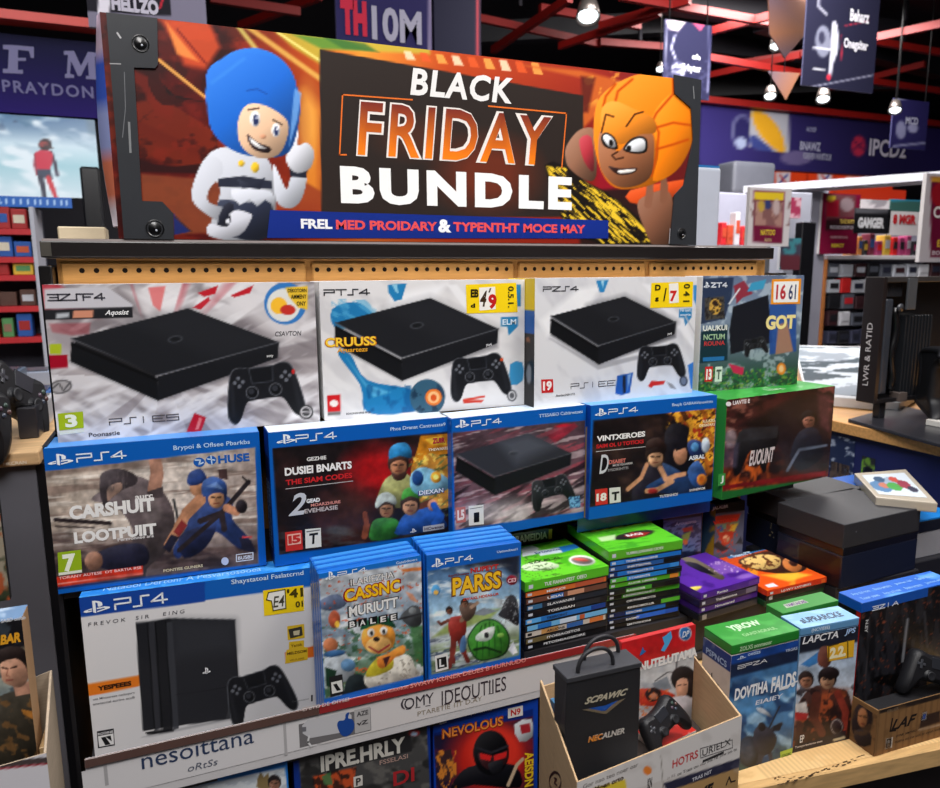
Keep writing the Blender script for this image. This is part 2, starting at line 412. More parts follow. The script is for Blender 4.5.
def bzz(tl, tr, zt, zb, d): return Bx(PZ(*tl, zt), PZ(*tr, zt), zt, zb, d)
def by(tl, br, Y, d, zb=None, zt=None):
    a = PY(*tl, Y); b = PY(*br, Y); return Bx((a[0], Y), (b[0], Y), a[2] if zt is None else zt, b[2] if zb is None else zb, d)
# =================================================================== display
WHITE = (232, 231, 233); BLUE = (10, 92, 182); DBLUE = (10, 62, 150); BLK = (14, 14, 17); SKIN = (196, 140, 104)
def carton(name, bx, label, cat, col, group=None, mat='card', bev=.0012, g=0., part='carton'):
    t = thing(name, bx.base, label, cat, group)
    m = MB(); m.hexa(bx.corners(g), col, mat, bev, 1); m.build(part, t)
    return t
def lettering_band(m, f, x0, yb, x1, yt, words, col=(225, 235, 250)): text(m, f, words, x0, yb, x1, yt, col, .02)

# ---- the wooden gondola fixture carrying the goods
m = MB()
m.box(-.186, 1.26, 1.335, 1.36, -1.5, .02, (176, 124, 66), 'board')
struct('wall_fixture_panel', m, 'tan wooden back panel of the display fixture')
fx = thing('display_gondola', (.55, 1.33, -1.5), 'black-railed wooden display gondola holding the boxed consoles', 'display fixture')
m = MB()                                            # back board with the peg holes
f = Face((-.20, 1.333, -.03), (1, 0, 0), (0, 0, 1), 1.47, .06)
m.box(-.17, 1.262, 1.302, 1.333, -.20, .03, (196, 140, 74), 'board')
m.build('peg_board', fx)
m = MB()
for x0, x1 in ((-.165, .215), (.225, .62), (.63, .93), (.94, 1.235)):
    m.box(x0, x1, 1.2955, 1.3155, -.05, .0245, (206, 150, 82), 'board', .003)
fp = Face((-.2, 1.2955, -.05), (1, 0, 0), (0, 0, 1), 1.45, .06)
x = -.135
while x < 1.22:
    if not any(abs(x-s) < .012 for s in (.22, .625, .935)):
        shape(m, fp, [(x+.2+.0042*math.cos(q*math.pi/4), .0612+.0042*math.sin(q*math.pi/4)) for q in range(8)], (28, 18, 10), 1, 'matte_print', True)
    x += .0205
m.build('perforated_strip', fx)
m = MB(); m.box(-.187, 1.262, 1.276, 1.36, .031, .056, (26, 22, 22), 'plastic', .002, 2); m.build('top_rail', fx)
m = MB(); m.box(-.187, 1.262, 1.30, 1.44, .0565, .0605, (150, 140, 138), 'card'); m.build('rail_cap', fx)
m = MB(); m.box(-.19, -.172, 1.262, 1.36, -.24, .0185, (16, 14, 14), 'plastic', .002); m.build('left_post', fx)
m = MB(); m.box(1.262, 1.29, 1.262, 1.36, -.4795, .0, (20, 18, 18), 'plastic', .002); m.build('right_post', fx)
m = MB(); m.box(-.186, -.172, 1.2745, 1.2755, .033, .054, (120, 116, 108), 'metal'); m.build('corner_bracket', fx)
m = MB(); m.box(-.188, 1.26, 1.175, 1.335, -.478, -.4655, (36, 34, 38), 'paint'); m.build('shelf', fx)
m = MB(); m.box(.70, 1.025, 1.172, 1.1745, -.502, -.4657, (10, 66, 156), 'plastic', .0008); tag(m.build('shelf_lip', fx), 'blue shelf lip')
m = MB(); m.box(-.17, 1.215, 1.04, 1.335, -.745, -.733, (60, 58, 62), 'paint'); m.build('shelf', fx)
m = MB(); m.box(-.195, -.189, 1.175, 1.335, -1.5, -.2405, (20, 20, 26), 'paint'); m.build('side_panel', fx)
m = MB(); m.box(-.17, .69, 1.0, 1.335, -1.5, -1.03, (38, 34, 38), 'paint'); m.build('plinth', fx)

# -------------------------------------------------------------- top row: consoles
# 1. grey-white streaked carton
b = by((42, 285), (320, 420), 1.20, .09, zb=-.2425, zt=-.0095)
t = carton('console_box', b, 'grey streaked slim console carton with green 3 mark, far left of top row', 'console box', (200, 198, 200), 'slim console cartons on the top row')
F = b.front.crop(30, 270, .3191); p = Art(F, 1.4)
p.vgrad([(0, (190, 184, 184)), (.6, (176, 168, 170)), (1, (206, 202, 204))])
p.noise(150, 60, (150, 142, 146), .42, .3, 2, .7, 30); p.rays(420, 330, 26, (232, 230, 232), 3, .7, .5, 60); p.rays(420, 330, 34, (112, 104, 108), 5, .55, .6, 60)
p.noise(110, 34, (112, 104, 108), .48, .3, 4, .7, 22); p.noise(120, 30, (240, 238, 240), .5, .28, 9, .85, -26); p.poly([(290, 60), (370, 48), (450, 50), (430, 130), (350, 130)], (236, 232, 234), .6, soft=30); p.poly([(600, 90), (720, 60), (880, 130), (880, 200), (780, 210)], (226, 222, 224), .7, soft=40)
p.rays(400, 300, 30, (178, 30, 44), 12, .75, .80, 120, (160-p.y)/60)
p.poly([(370, 55), (425, 50), (408, 130), (385, 110)], (224, 96, 96), .75, soft=5)
p.poly([(525, 72), (590, 48), (580, 75), (545, 84)], (190, 30, 44)); p.poly([(628, 80), (700, 48), (690, 72), (640, 86)], (190, 30, 44)); p.poly([(510, 118), (560, 84), (565, 95), (535, 125)], (196, 40, 54))
p.poly([(60, 168), (190, 165), (185, 200), (130, 205), (70, 195)], (160, 30, 40), .4, soft=8)
# small console printed at the top left
p.poly([(44, 60), (240, 52), (322, 108), (322, 118), (48, 122)], (196, 194, 200)); p.poly([(40, 124), (322, 116), (322, 150), (42, 158)], (34, 34, 38)); p.poly([(135, 128), (198, 125), (198, 148), (135, 151)], (206, 138, 110)); p.poly([(82, 136), (122, 134), (122, 148), (82, 151)], (180, 184, 190))
p.poly([(62, 232), (98, 232), (98, 264), (62, 264)], (170, 186, 36)); p.poly([(52, 266), (118, 266), (118, 306), (54, 310)], (160, 10, 36))
p.ell(96, 366, 36, 22, (88, 86, 88), ang=-10); p.ell(96, 366, 31, 17, (170, 166, 168), ang=-10); p.line([(66, 375), (90, 355), (105, 378), (126, 352)], 5, (80, 78, 80))
slim_art(p, None, (495, 120), (780, 226), None, (400, 330), (130, 215), 80)
p.poly([(140, 222), (145, 240), (390, 336), (398, 326)], (12, 12, 14), .8, soft=4)
pad_art(p, 732, 372, 232, -8)
p.ell(825, 318, 5, 8, (200, 40, 40))
# sticker like emblem at the top right
p.ell(800, 105, 66, 66, (52, 120, 190)); p.ell(795, 110, 52, 52, (226, 226, 220)); p.ell(780, 112, 26, 26, (250, 190, 50)); p.ell(808, 125, 24, 16, (196, 50, 40)); p.poly([(800, 55), (870, 50), (870, 125), (840, 118), (812, 85)], (232, 190, 52))
p.ell(865, 445, 23, 23, (40, 40, 42)); p.ell(865, 445, 18, 18, (190, 186, 188)); p.ell(865, 445, 13, 13, (60, 60, 62)); p.line([(850, 445), (880, 445)], 4, (190, 186, 188))
p.poly([(515, 448), (552, 462), (535, 508), (490, 508)], (186, 24, 44)); p.poly([(530, 462), (540, 466), (528, 500), (518, 500)], (225, 120, 120))
m = MB(); p.put(m)
ps4(m, F, 58, 98, 232, 72, (70, 68, 76), .2, s='3ZSF4'); text(m, F, 'Aqosist', 235, 146, 310, 124, (235, 235, 235), .02, .4)
ps4(m, F, 250, 487, 465, 450, (84, 80, 84), .14, s='PSIE5'); smalltext(m, F, 185, 524, 282, 510, (84, 80, 84), 'Poonastie')
text(m, F, 'CSAVTON', 768, 208, 850, 190, (70, 68, 72), .01, .2); text(m, F, 'DEKOTORN', 808, 70, 866, 58, (40, 40, 20), .02); text(m, F, 'AMMENY', 818, 90, 866, 76, (40, 40, 20), .02); text(m, F, 'ONY', 836, 112, 864, 98, (40, 40, 20), .02)
text(m, F, 'sony', 742, 276, 762, 266, (210, 210, 210), .02)
m.build('front_print', t)
m = MB(); shape(m, F, [(87, 450), (166, 443), (169, 494), (92, 503)], (166, 190, 30), 2); text(m, F, '3', 112, 494, 146, 451, (240, 244, 225), .05, 0, 4); shape(m, F, [(92, 506), (169, 497), (170, 508), (93, 517)], (225, 228, 215), 2)
tag(m.build('age_mark', t), 'green age mark with a white 3')

# 2. white carton, blue fabric swirl, yellow price sticker
b = by((319, 283), (524, 405), 1.20, .09, zb=-.2425, zt=-.0085)
t = carton('console_box', b, 'white slim console carton with blue swirl and gold lettering, yellow price sticker', 'console box', (236, 235, 234), 'slim console cartons on the top row')
F = b.front.crop(310, 270, .2447); p = Art(F, 1.2)
p.fill((226, 224, 224)); p.noise(120, 60, (206, 204, 206), .5, .2, 2, .8, 40); p.poly([(330, 100), (560, 55), (420, 240), (280, 240)], (246, 246, 248), .8, soft=30); p.poly([(560, 60), (600, 60), (760, 260), (700, 250)], (244, 244, 246), .7, soft=10)
p.poly([(90, 160), (180, 130), (240, 160), (260, 200), (180, 230), (100, 235)], (32, 120, 176), sm=3); p.noise(60, 20, (86, 170, 212), .55, .1, 6, .8, 30, (p.y < 240)*(p.x < 270)*(p.x > 88)*(p.y > 120)*.8)
p.poly([(115, 345), (165, 345), (235, 450), (420, 490), (440, 570), (240, 585), (205, 470)], (30, 122, 178), sm=4); p.poly([(150, 360), (230, 465), (330, 500), (260, 520), (215, 460)], (104, 186, 222), .7, soft=10); p.noise(40, 60, (14, 84, 140), .55, .1, 8, .7, 0, ((p.y > 470)*(p.x > 210)*(p.x < 430)*(p.y < 582)).astype(float))
p.ell(480, 520, 72, 74, (52, 92, 116)); p.noise(30, 30, (20, 44, 66), .5, .1, 10, .8, 0, (1-np.hypot(p.x-480, p.y-520)/78)*4)
p.ell(505, 520, 34, 34, (230, 120, 44)); p.ell(505, 520, 24, 24, (246, 190, 130)); p.ell(505, 522, 12, 14, (214, 80, 24))
p.poly([(318, 60), (395, 55), (375, 120), (345, 128), (320, 92)], (34, 126, 182)); p.poly([(335, 60), (355, 58), (362, 95), (350, 90)], (140, 200, 226))
p.poly([(780, 192), (850, 190), (850, 230), (812, 268), (806, 232), (780, 230)], (44, 132, 184)); p.poly([(818, 385), (868, 378), (870, 450), (822, 470)], (60, 146, 196), sm=2); p.poly([(842, 60), (862, 60), (862, 150), (840, 150)], (40, 126, 180))
slim_art(p, None, (492, 114), (770, 240), None, (375, 358), (104, 215), 96); pad_art(p, 690, 425, 236, -8); p.ell(784, 366, 7, 7, (210, 80, 40))
p.ell(825, 513, 20, 24, (70, 70, 74)); p.ell(825, 513, 15, 18, (215, 213, 213)); p.ell(825, 513, 10, 12, (90, 90, 94))
p.poly([(624, 528), (715, 512), (716, 520), (650, 532), (712, 530), (700, 542), (628, 545)], (206, 60, 44)); p.poly([(70, 512), (124, 508), (126, 578), (72, 582)], (206, 28, 34)); p.ell(98, 545, 18, 14, (240, 230, 226)); p.poly([(72, 582), (126, 578), (126, 592), (72, 596)], (110, 108, 108))
m = MB(); p.put(m)
ps4(m, F, 58, 106, 242, 76, (60, 60, 66), .2, s='PTS4'); smalltext(m, F, 148, 592, 250, 580, (90, 90, 94), 'EDIONSHIRIE BUIL')
text(m, F, 'CRUUSS', 60, 318, 272, 276, (206, 120, 10), .05, 0, 2); text(m, F, 'CRUUSS', 64, 315, 268, 278, (250, 206, 60), .02, 0, 3); text(m, F, 'Aguartezs', 110, 344, 235, 318, (226, 160, 40), .02, .1, 3)
text(m, F, 'ELM', 786, 224, 842, 200, (225, 240, 250), .02); text(m, F, 'ps4', 720, 314, 742, 303, (205, 205, 208), .03)
m.build('front_print', t)
def sticker(t, F, q, draw, col=(250, 214, 22), label='yellow price sticker', lay=2):
    m = MB(); shape(m, F, q, col, lay); draw(m, F); tag(m.build('price_sticker', t), label)
def d(m, F):
    shape(m, F, [(690, 72), (756, 68), (758, 160), (692, 166)], (244, 240, 232), 3)
    text(m, F, '4', 694, 150, 722, 84, (60, 40, 20), .03, .3, 4); text(m, F, '9', 728, 160, 762, 98, (196, 30, 30), .05, 0, 4); text(m, F, 'EB', 656, 112, 688, 78, (40, 34, 14), .05, 0, 4); text(m, F, 'd', 656, 154, 674, 136, (40, 34, 14), .05, 0, 4)
    text(m, F, '1', 728, 92, 740, 74, (60, 40, 20), .02, .2, 4)
    text(m, F, '0.5.1.', 808, 154, 832, 66, (60, 60, 20), .03, 0, 4, rot=90)
sticker(t, F, [(636, 60), (842, 52), (848, 172), (640, 178)], d)

# 3. white carton further out, black and yellow spine
b = by((535, 281), (696, 389), 1.172, .10, zb=-.2425, zt=-.006)
b = Bx(PY(535, 281, 1.165)[:2], PY(697, 278, 1.185)[:2], -.0065, -.2425, .10)
t = carton('console_box', b, 'white slim console carton with red 19 mark and a black and yellow spine', 'console box', (236, 235, 234), 'slim console cartons on the top row')
F = b.front.crop(515, 265, .2128); p = Art(F, 1.2)
p.fill((222, 222, 225)); p.noise(110, 60, (200, 200, 206), .5, .2, 12, .8, 60); p.poly([(300, 110), (420, 90), (300, 260), (150, 330), (120, 260)], (246, 246, 248), .8, soft=30)
p.poly([(600, 90), (640, 90), (800, 260), (860, 420), (740, 260)], (242, 242, 246), .7, soft=14)
p.poly([(380, 72), (440, 70), (418, 128), (398, 130)], (44, 132, 190)); p.poly([(405, 74), (420, 74), (412, 110)], (160, 210, 232)); p.poly([(772, 208), (830, 205), (830, 245), (800, 286), (792, 248), (770, 248)], (44, 128, 184))
p.poly([(480, 520), (555, 505), (540, 600), (500, 612), (470, 605)], (36, 90, 170)); p.poly([(505, 520), (520, 520), (520, 600), (508, 605)], (30, 34, 50)); p.poly([(530, 515), (545, 512), (530, 590)], (200, 220, 240), .6)
p.poly([(812, 470), (840, 455), (838, 580), (826, 582)], (50, 120, 200)); p.poly([(838, 95), (856, 95), (856, 200), (838, 160)], (60, 140, 200)); p.line([(800, 240), (850, 330), (852, 400)], 6, (186, 186, 192))
slim_art(p, None, (516, 148), (756, 268), None, (392, 378), (170, 240), 90); p.poly([(160, 345), (170, 345), (385, 465), (600, 420), (590, 440), (390, 492)], (150, 150, 156), .7, soft=8)
slim_art(p, None, (516, 148), (756, 268), None, (392, 378), (170, 240), 90); pad_art(p, 682, 445, 218, -5)
p.ell(792, 545, 19, 25, (54, 58, 70)); p.ell(792, 545, 13, 18, (110, 120, 140)); p.poly([(625, 570), (640, 545), (705, 545), (700, 560), (650, 568), (640, 578)], (206, 44, 40)); p.poly([(712, 548), (740, 560), (760, 585), (730, 578)], (150, 146, 146))
m = MB(); p.put(m)
ps4(m, F, 132, 126, 296, 98, (60, 60, 66), .2, s='PZS4'); ps4(m, F, 262, 584, 470, 540, (70, 70, 78), .13, s='PSIEE'); smalltext(m, F, 190, 620, 280, 606, (90, 90, 94), 'AnnieoNH ITI')
text(m, F, 'Nrojet', 776, 224, 824, 212, (225, 240, 250), .01); text(m, F, 'sourte', 776, 240, 824, 228, (225, 240, 250), .01); text(m, F, 'ps4', 716, 332, 736, 320, (205, 205, 208), .03)
m.build('front_print', t)
m = MB(); shape(m, F, [(122, 538), (178, 536), (180, 598), (124, 602)], (200, 34, 36), 2); text(m, F, '19', 130, 592, 172, 544, (244, 236, 232), .05, 0, 3); tag(m.build('age_mark', t), 'red age mark with a white 19')
m = MB(); Fl = b.left; p = Art(Fl, 1.2); p.vgrad([(0, (238, 206, 40)), (.24, (238, 206, 40)), (.25, (24, 90, 170)), (.42, (24, 90, 170)), (.43, (30, 26, 26)), (1, (22, 20, 22))])
p.noise(8, 8, (190, 110, 60), .6, .1, 5, .7, 0, (p.v < .55)*(p.v > .3)); p.ell(529, 374, 2.5, 10, (190, 190, 190), 0, .7)
p.put(m); m.build('spine_print', t)
def d(m, F):
    text(m, F, 'D', 656, 120, 684, 92, (40, 34, 14), .05, 0, 4); text(m, F, 'g', 656, 172, 674, 152, (40, 34, 14), .05, 0, 4)
    shape(m, F, [(722, 88), (766, 84), (768, 176), (724, 180)], (244, 240, 232), 3)
    text(m, F, '1', 694, 170, 712, 108, (40, 34, 14), .03, .3, 4); text(m, F, '7', 726, 172, 760, 120, (206, 40, 36), .05, 0, 4); text(m, F, '0 4 1', 788, 174, 822, 88, (60, 60, 20), .03, 0, 4, rot=90)
sticker(t, F, [(640, 84), (836, 78), (832, 196), (634, 202)], d)

# 4. colourful bundle carton
b = by((698, 277), (797, 388), 1.20, .10, zb=-.2425, zt=-.0055); b = Bx(PY(698, 388, 1.235)[:2], PY(797, 381, 1.235)[:2], -.0055, -.2535, .06)
t = carton('console_box', b, 'small colourful bundle carton with orange price tag, right end of top row', 'console box', (225, 228, 232), 'slim console cartons on the top row')
F = b.front.crop(680, 265, .298); p = Art(F, 1.1)
p.vgrad([(0, (96, 112, 140)), (.3, (130, 146, 168)), (.6, (96, 112, 128)), (.8, (60, 84, 84)), (1, (34, 60, 40))])
p.noise(24, 24, (190, 204, 214), .55, .1, 3, .6); p.poly([(70, 45), (180, 42), (175, 100), (150, 180), (65, 200)], (36, 48, 74), .9)
p.poly([(82, 112), (148, 104), (150, 178), (84, 186)], (74, 70, 64)); p.ell(118, 140, 20, 26, (206, 160, 70)); p.ell(118, 128, 10, 10, (60, 40, 30)); p.noise(6, 6, (30, 26, 30), .5, .1, 8, .8, 0, ((p.x > 84)*(p.x < 150)*(p.y > 108)*(p.y < 182)).astype(float))
p.poly([(180, 70), (215, 52), (245, 96), (210, 110), (190, 130)], (140, 50, 66)); p.poly([(240, 60), (290, 48), (280, 80), (225, 90)], (60, 150, 190)); p.line([(165, 130), (200, 80)], 5, (220, 224, 230))
p.poly([(178, 140), (296, 100), (310, 260), (170, 300), (165, 220)], (26, 28, 36)); p.poly([(300, 132), (390, 128), (390, 290), (300, 300)], (36, 76, 150), .9); p.poly([(330, 200), (360, 190), (380, 290), (320, 300)], (190, 130, 90), .8, soft=4)
p.poly([(70, 225), (160, 200), (160, 320), (66, 330)], (24, 50, 60)); p.noise(7, 7, (40, 110, 60), .5, .1, 14, .8, 0, (p.y > 345).astype(float)); p.noise(6, 6, (120, 150, 60), .6, .1, 15, .8, 0, (p.y > 350).astype(float))
p.poly([(162, 330), (215, 345), (210, 370), (180, 362)], (196, 44, 80)); p.ell(340, 348, 15, 20, (226, 130, 44)); p.ell(340, 348, 8, 12, (246, 196, 140)); pad_art(p, 252, 270, 78, -12)
m = MB(); p.put(m)
pslogo(m, F, 78, 78, 100, 56, (235, 240, 248)); ps4(m, F, 104, 76, 158, 58, (235, 240, 248), .2, s='ZT4')
text(m, F, 'GOT', 286, 218, 388, 166, (240, 222, 150), .05); text(m, F, 'UAUKUI', 76, 222, 158, 200, (228, 230, 222), .03); text(m, F, 'NCTUM', 78, 252, 150, 230, (170, 200, 160), .02); text(m, F, 'ROUNA', 80, 272, 150, 258, (200, 60, 60), .02)
rect(m, F, 76, 324, 148, 306, (40, 110, 170)); rect(m, F, 82, 392, 110, 340, (206, 40, 44)); text(m, F, '13', 86, 386, 106, 348, (245, 240, 238), .05, 0, 4); rect(m, F, 116, 392, 142, 340, (214, 226, 214)); text(m, F, 'T', 120, 384, 138, 350, (70, 90, 80), .03, 0, 4)
m.build('front_print', t)
def d(m, F):
    shape(m, F, [(314, 56), (398, 54), (394, 124), (312, 126)], (240, 238, 235), 3); text(m, F, '16', 320, 116, 356, 64, (186, 50, 60), .03, 0, 4); text(m, F, '61', 362, 116, 390, 64, (50, 60, 100), .02, 0, 4)
sticker(t, F, [(308, 48), (406, 46), (402, 130), (304, 132)], d, (238, 150, 30), 'white price tag in an orange frame')

# ---------------------------------------------------------- second row, game bundles
def header(m, b, F, col=BLUE, drop=None, bx=None):
    pass
def side_spine(t, face, words, base=(10, 70, 170), cols=((12, 20, 60), (6, 26, 90))):
    m = MB(); p = Art(face, 1.5); p.fill(base); p.mix((p.v < .8).astype(float), cols[0]); p.mix((p.v < .8)*(p.u > .5), cols[1]); p.mix((p.u > .86).astype(float), base); p.put(m)
    h, w = face.h, face.w
    V, G = glyphs(words, .02, 0)
    for k in range(2):
        P = [face.W(w*(.12+.4*k)+w*.22*y, h*(.12)+h*.5*(1-x)) for x, y in V]; P = [q+face.n*.0008 for q in P]
        m.add(P, [t_[::-1] for t_ in G], (150, 180, 225), 'print')
    m.build('spine_print', t)

# 5. row 2, left
b = bzz((43, 449), (259, 432), -.243, -.4652, .08)
t = carton('game_bundle_box', b, 'blue-headed game box with green 7 mark and two running fighters', 'game box', BLUE, 'blue-headed boxes of the second row', 'plastic')
F = b.front.crop(30, 420, .266); p = Art(F, 1.3)
p.vgrad([(0, BLUE), (.15, BLUE), (1, BLUE)])
p.poly([(50, 195), (846, 103), (858, 540), (92, 640)], (168, 152, 140))
inside = np.clip(p.sd([(50, 195), (846, 103), (858, 540), (92, 640)])/4+.5, 0, 1)
keep = p.c.copy(); p.shade = .45
p.hgrad([(0, (176, 160, 146)), (.5, (214, 202, 192)), (.75, (206, 192, 182)), (1, (168, 150, 142))]); p.noise(260, 20, (132, 112, 102), .5, .14, 5, .8, -3); p.noise(200, 14, (232, 222, 212), .6, .1, 7, .7, -3)
p.mix((p.y-(420-.06*p.x))/120, (62, 46, 46), .75); p.noise(120, 40, (40, 30, 34), .55, .1, 17, .6, 0, (p.y-400)/80)
# left, hooded figure seen from behind
p.poly([(230, 300), (300, 250), (400, 210), (500, 270), (545, 370), (520, 480), (440, 560), (430, 620), (330, 560), (390, 440), (330, 330)], (92, 80, 82), sm=4); p.poly([(400, 260), (470, 270), (500, 360), (440, 420)], (130, 118, 118), .7, soft=20)
p.poly([(262, 240), (270, 200), (330, 182), (395, 205), (400, 240), (350, 262), (300, 300), (280, 330), (262, 275)], (66, 58, 62), sm=3); p.poly([(292, 255), (340, 235), (345, 262), (310, 290), (292, 305)], (160, 130, 116), sm=3); p.noise(10, 30, (100, 90, 92), .6, .1, 9, .6, 0, (1-np.hypot((p.x-330)/80, (p.y-225)/55))*3)
limb(p, [(468, 260), (478, 200), (470, 150)], 52, 46, (168, 124, 104)); p.poly([(440, 270), (500, 250), (500, 290), (440, 300)], (70, 60, 62))
p.line([(95, 375), (200, 382), (300, 388)], 15, (44, 36, 38)); p.line([(95, 400), (240, 405)], 6, (60, 50, 50)); p.poly([(210, 520), (330, 470), (430, 470), (440, 540), (330, 570), (240, 545)], (34, 34, 52), sm=4); p.ell(240, 530, 34, 36, (150, 108, 88)); 
# right, two blue helmets with rifle
p.line([(540, 300), (560, 390)], 10, (60, 60, 60)); p.poly([(600, 240), (630, 215), (668, 215), (680, 260), (650, 290), (610, 280)], SKIN, sm=3)
p.poly([(592, 240), (598, 200), (640, 183), (664, 215), (655, 232), (620, 246)], (40, 62, 120), sm=3)
p.poly([(600, 310), (680, 270), (760, 300), (760, 370), (820, 440), (840, 490), (780, 480), (700, 420), (640, 440), (560, 520), (540, 480), (590, 400)], (40, 58, 108), sm=4)
p.poly([(560, 440), (640, 400), (700, 400), (660, 480), (580, 520)], (30, 36, 66), sm=3); p.poly([(640, 330), (720, 320), (720, 400), (640, 410)], (58, 80, 140), .7, soft=20)
limb(p, [(640, 300), (590, 350), (560, 400), (520, 470)], 46, 30, (190, 134, 100)); p.poly([(570, 375), (592, 395), (560, 440), (540, 420)], (140, 50, 50)); p.poly([(530, 430), (560, 440), (525, 500), (500, 480)], (34, 34, 50))
head(p, 700, 290, 38, (200, 146, 108), (40, 62, 120)); p.poly([(645, 262), (652, 230), (690, 212), (735, 235), (740, 280), (720, 268), (690, 262), (655, 290)], (52, 84, 150), sm=3); p.poly([(660, 250), (700, 232), (728, 262), (690, 254)], (110, 140, 190), .8, soft=4)
p.line([(560, 490), (650, 410), (720, 350), (822, 232)], 17, (40, 34, 38)); p.line([(800, 215), (825, 238)], 8, (40, 34, 38)); p.line([(640, 380), (720, 350), (730, 410)], 22, (48, 40, 44)); limb(p, [(740, 330), (775, 345), (802, 320)], 32, 26, (186, 130, 100)); p.ell(795, 325, 22, 26, (40, 34, 40)); p.poly([(706, 186), (740, 184), (745, 225), (712, 220)], (74, 54, 54))
p.poly([(785, 440), (830, 450), (852, 500), (800, 490)], (30, 30, 46)); p.line([(800, 440), (832, 440)], 6, (190, 60, 60))
p.poly([(98, 590), (424, 548), (424, 582), (98, 628)], (214, 54, 32)); p.line([(105, 618), (424, 576)], 3, (246, 210, 200))
p.poly([(90, 630), (858, 540), (858, 552), (90, 650)], (22, 48, 110), .9)
p.grit(.22); p.c = p.c*inside[:, None]+keep*(1-inside[:, None])
m = MB(); p.put(m)
pslogo(m, F, 68, 174, 160, 122, (240, 245, 250)); ps4(m, F, 178, 160, 358, 112, (240, 245, 250), .15)
text(m, F, 'Brypoi & Oflsee Pbarkbs', 540, 118, 826, 80, (190, 220, 248), .01, 0, rise=0); text(m, F, 'HUSE', 708, 164, 824, 130, (24, 92, 180), .04); 
for q in ((636, 158, 22), (681, 150, 20)): shape(m, F, [(q[0]+q[2]*math.cos(a*.5236), q[1]+q[2]*.8*math.sin(a*.5236)) for a in range(12)], (24, 92, 180), 2)
stroke(m, F, [(622, 150), (640, 150), (636, 166), (650, 160)], 5, (200, 220, 240), 3); stroke(m, F, [(668, 146), (694, 150)], 4, (200, 220, 240), 3); stroke(m, F, [(680, 134), (684, 166)], 4, (200, 220, 240), 3)
text(m, F, 'CARSHUIT', 150, 376, 466, 290, (238, 236, 234), .05); text(m, F, 'LOOTPUIIT', 168, 466, 474, 386, (238, 236, 234), .05); text(m, F, 'aurc', 396, 300, 462, 284, (235, 232, 230), .03); text(m, F, 'Perzvonnee ara', 330, 456, 466, 440, (225, 220, 220), .02)
text(m, F, 'PONTISE GUNERS', 502, 572, 650, 552, (226, 210, 170), .02); stroke(m, F, [(776, 506), (838, 498), (838, 524), (776, 532), (776, 506)], 3, (225, 230, 240)); text(m, F, 'BUSBI', 782, 526, 832, 506, (225, 230, 240), .02)
shape(m, F, [(733+14*math.cos(a*.5236), 530+15*math.sin(a*.5236)) for a in range(12)], (190, 200, 226), 2); text(m, F, 'TORANY AUTESE  OT BARTIA RSE', 110, 600, 420, 566, (255, 225, 220), .0)
m.build('front_print', t)
m = MB(); shape(m, F, [(104, 498), (191, 487), (196, 572), (108, 584)], (150, 180, 30), 2); text(m, F, '7', 128, 572, 170, 500, (242, 246, 225), .05, 0, 3); shape(m, F, [(108, 574), (195, 562), (196, 572), (108, 584)], (230, 232, 215), 3); tag(m.build('age_mark', t), 'green age mark with a white 7')

def row2_top(t, b, col=(40, 110, 200)):
    pass
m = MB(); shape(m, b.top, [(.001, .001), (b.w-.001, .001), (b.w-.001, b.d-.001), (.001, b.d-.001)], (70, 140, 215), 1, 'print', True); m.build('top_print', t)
# 6. row 2, second: zombie style bundle, stack seen from its left side
b = bzz((268, 433), (449.5, 417), -.243, -.4652, .055)
t = carton('game_bundle_box', b, 'black game box with red lettering and helmeted crew, two stickers bottom left', 'game box', BLUE, 'blue-headed boxes of the second row', 'plastic')
F = b.front.crop(255, 400, .2234); p = Art(F, 1.2); p.fill(BLUE)
Q = [(78, 215), (868, 142), (872, 590), (108, 694)]
inside = np.clip(p.sd(Q)/4+.5, 0, 1); keep = p.c.copy(); p.shade = .45
p.fill((26, 20, 22)); p.noise(160, 120, (60, 34, 34), .5, .2, 3, .8); p.ell(560, 330, 150, 120, (190, 20, 24), 0, .85, 110); p.ell(440, 500, 120, 120, (60, 36, 30), 0, .7, 100)
p.noise(80, 20, (70, 70, 74), .55, .1, 6, .5, 0, (p.y-540)/60); p.ell(370, 585, 60, 22, (80, 84, 88), 0, .7, 16)
p.poly([(740, 160), (868, 150), (870, 240), (800, 250), (700, 300), (730, 210)], (206, 130, 30)); p.poly([(760, 175), (840, 160), (860, 200), (790, 200)], (238, 190, 60)); p.poly([(700, 300), (780, 235), (868, 260), (870, 480), (780, 500), (690, 420)], (190, 130, 50)); p.noise(30, 14, (240, 200, 90), .52, .1, 9, .9, 35, ((p.x > 700)*(p.y < 470)*(p.y > 240)).astype(float)); p.noise(40, 12, (90, 110, 60), .58, .1, 19, .8, -35, ((p.x > 690)*(p.y < 520)*(p.y > 240)).astype(float))
p.poly([(560, 400), (600, 340), (680, 330), (720, 400), (730, 480), (560, 470)], (150, 150, 90), sm=3); p.poly([(720, 470), (790, 440), (800, 560), (740, 540)], (100, 54, 36))
head(p, 642, 290, 46, (186, 124, 88), (60, 40, 34)); p.poly([(602, 262), (602, 220), (630, 196), (675, 192), (700, 225), (698, 262), (650, 250)], (42, 132, 190), sm=3); p.poly([(610, 320), (640, 335), (680, 318), (670, 350), (640, 362), (618, 350)], (70, 44, 36), sm=2)
p.poly([(520, 560), (550, 530), (620, 530), (650, 560), (640, 612), (520, 628)], (52, 128, 54), sm=3); head(p, 588, 485, 38, (196, 140, 104), (60, 46, 40)); p.poly([(538, 468), (552, 428), (590, 412), (628, 436), (630, 470), (585, 454), (548, 484)], (206, 216, 206), sm=3)
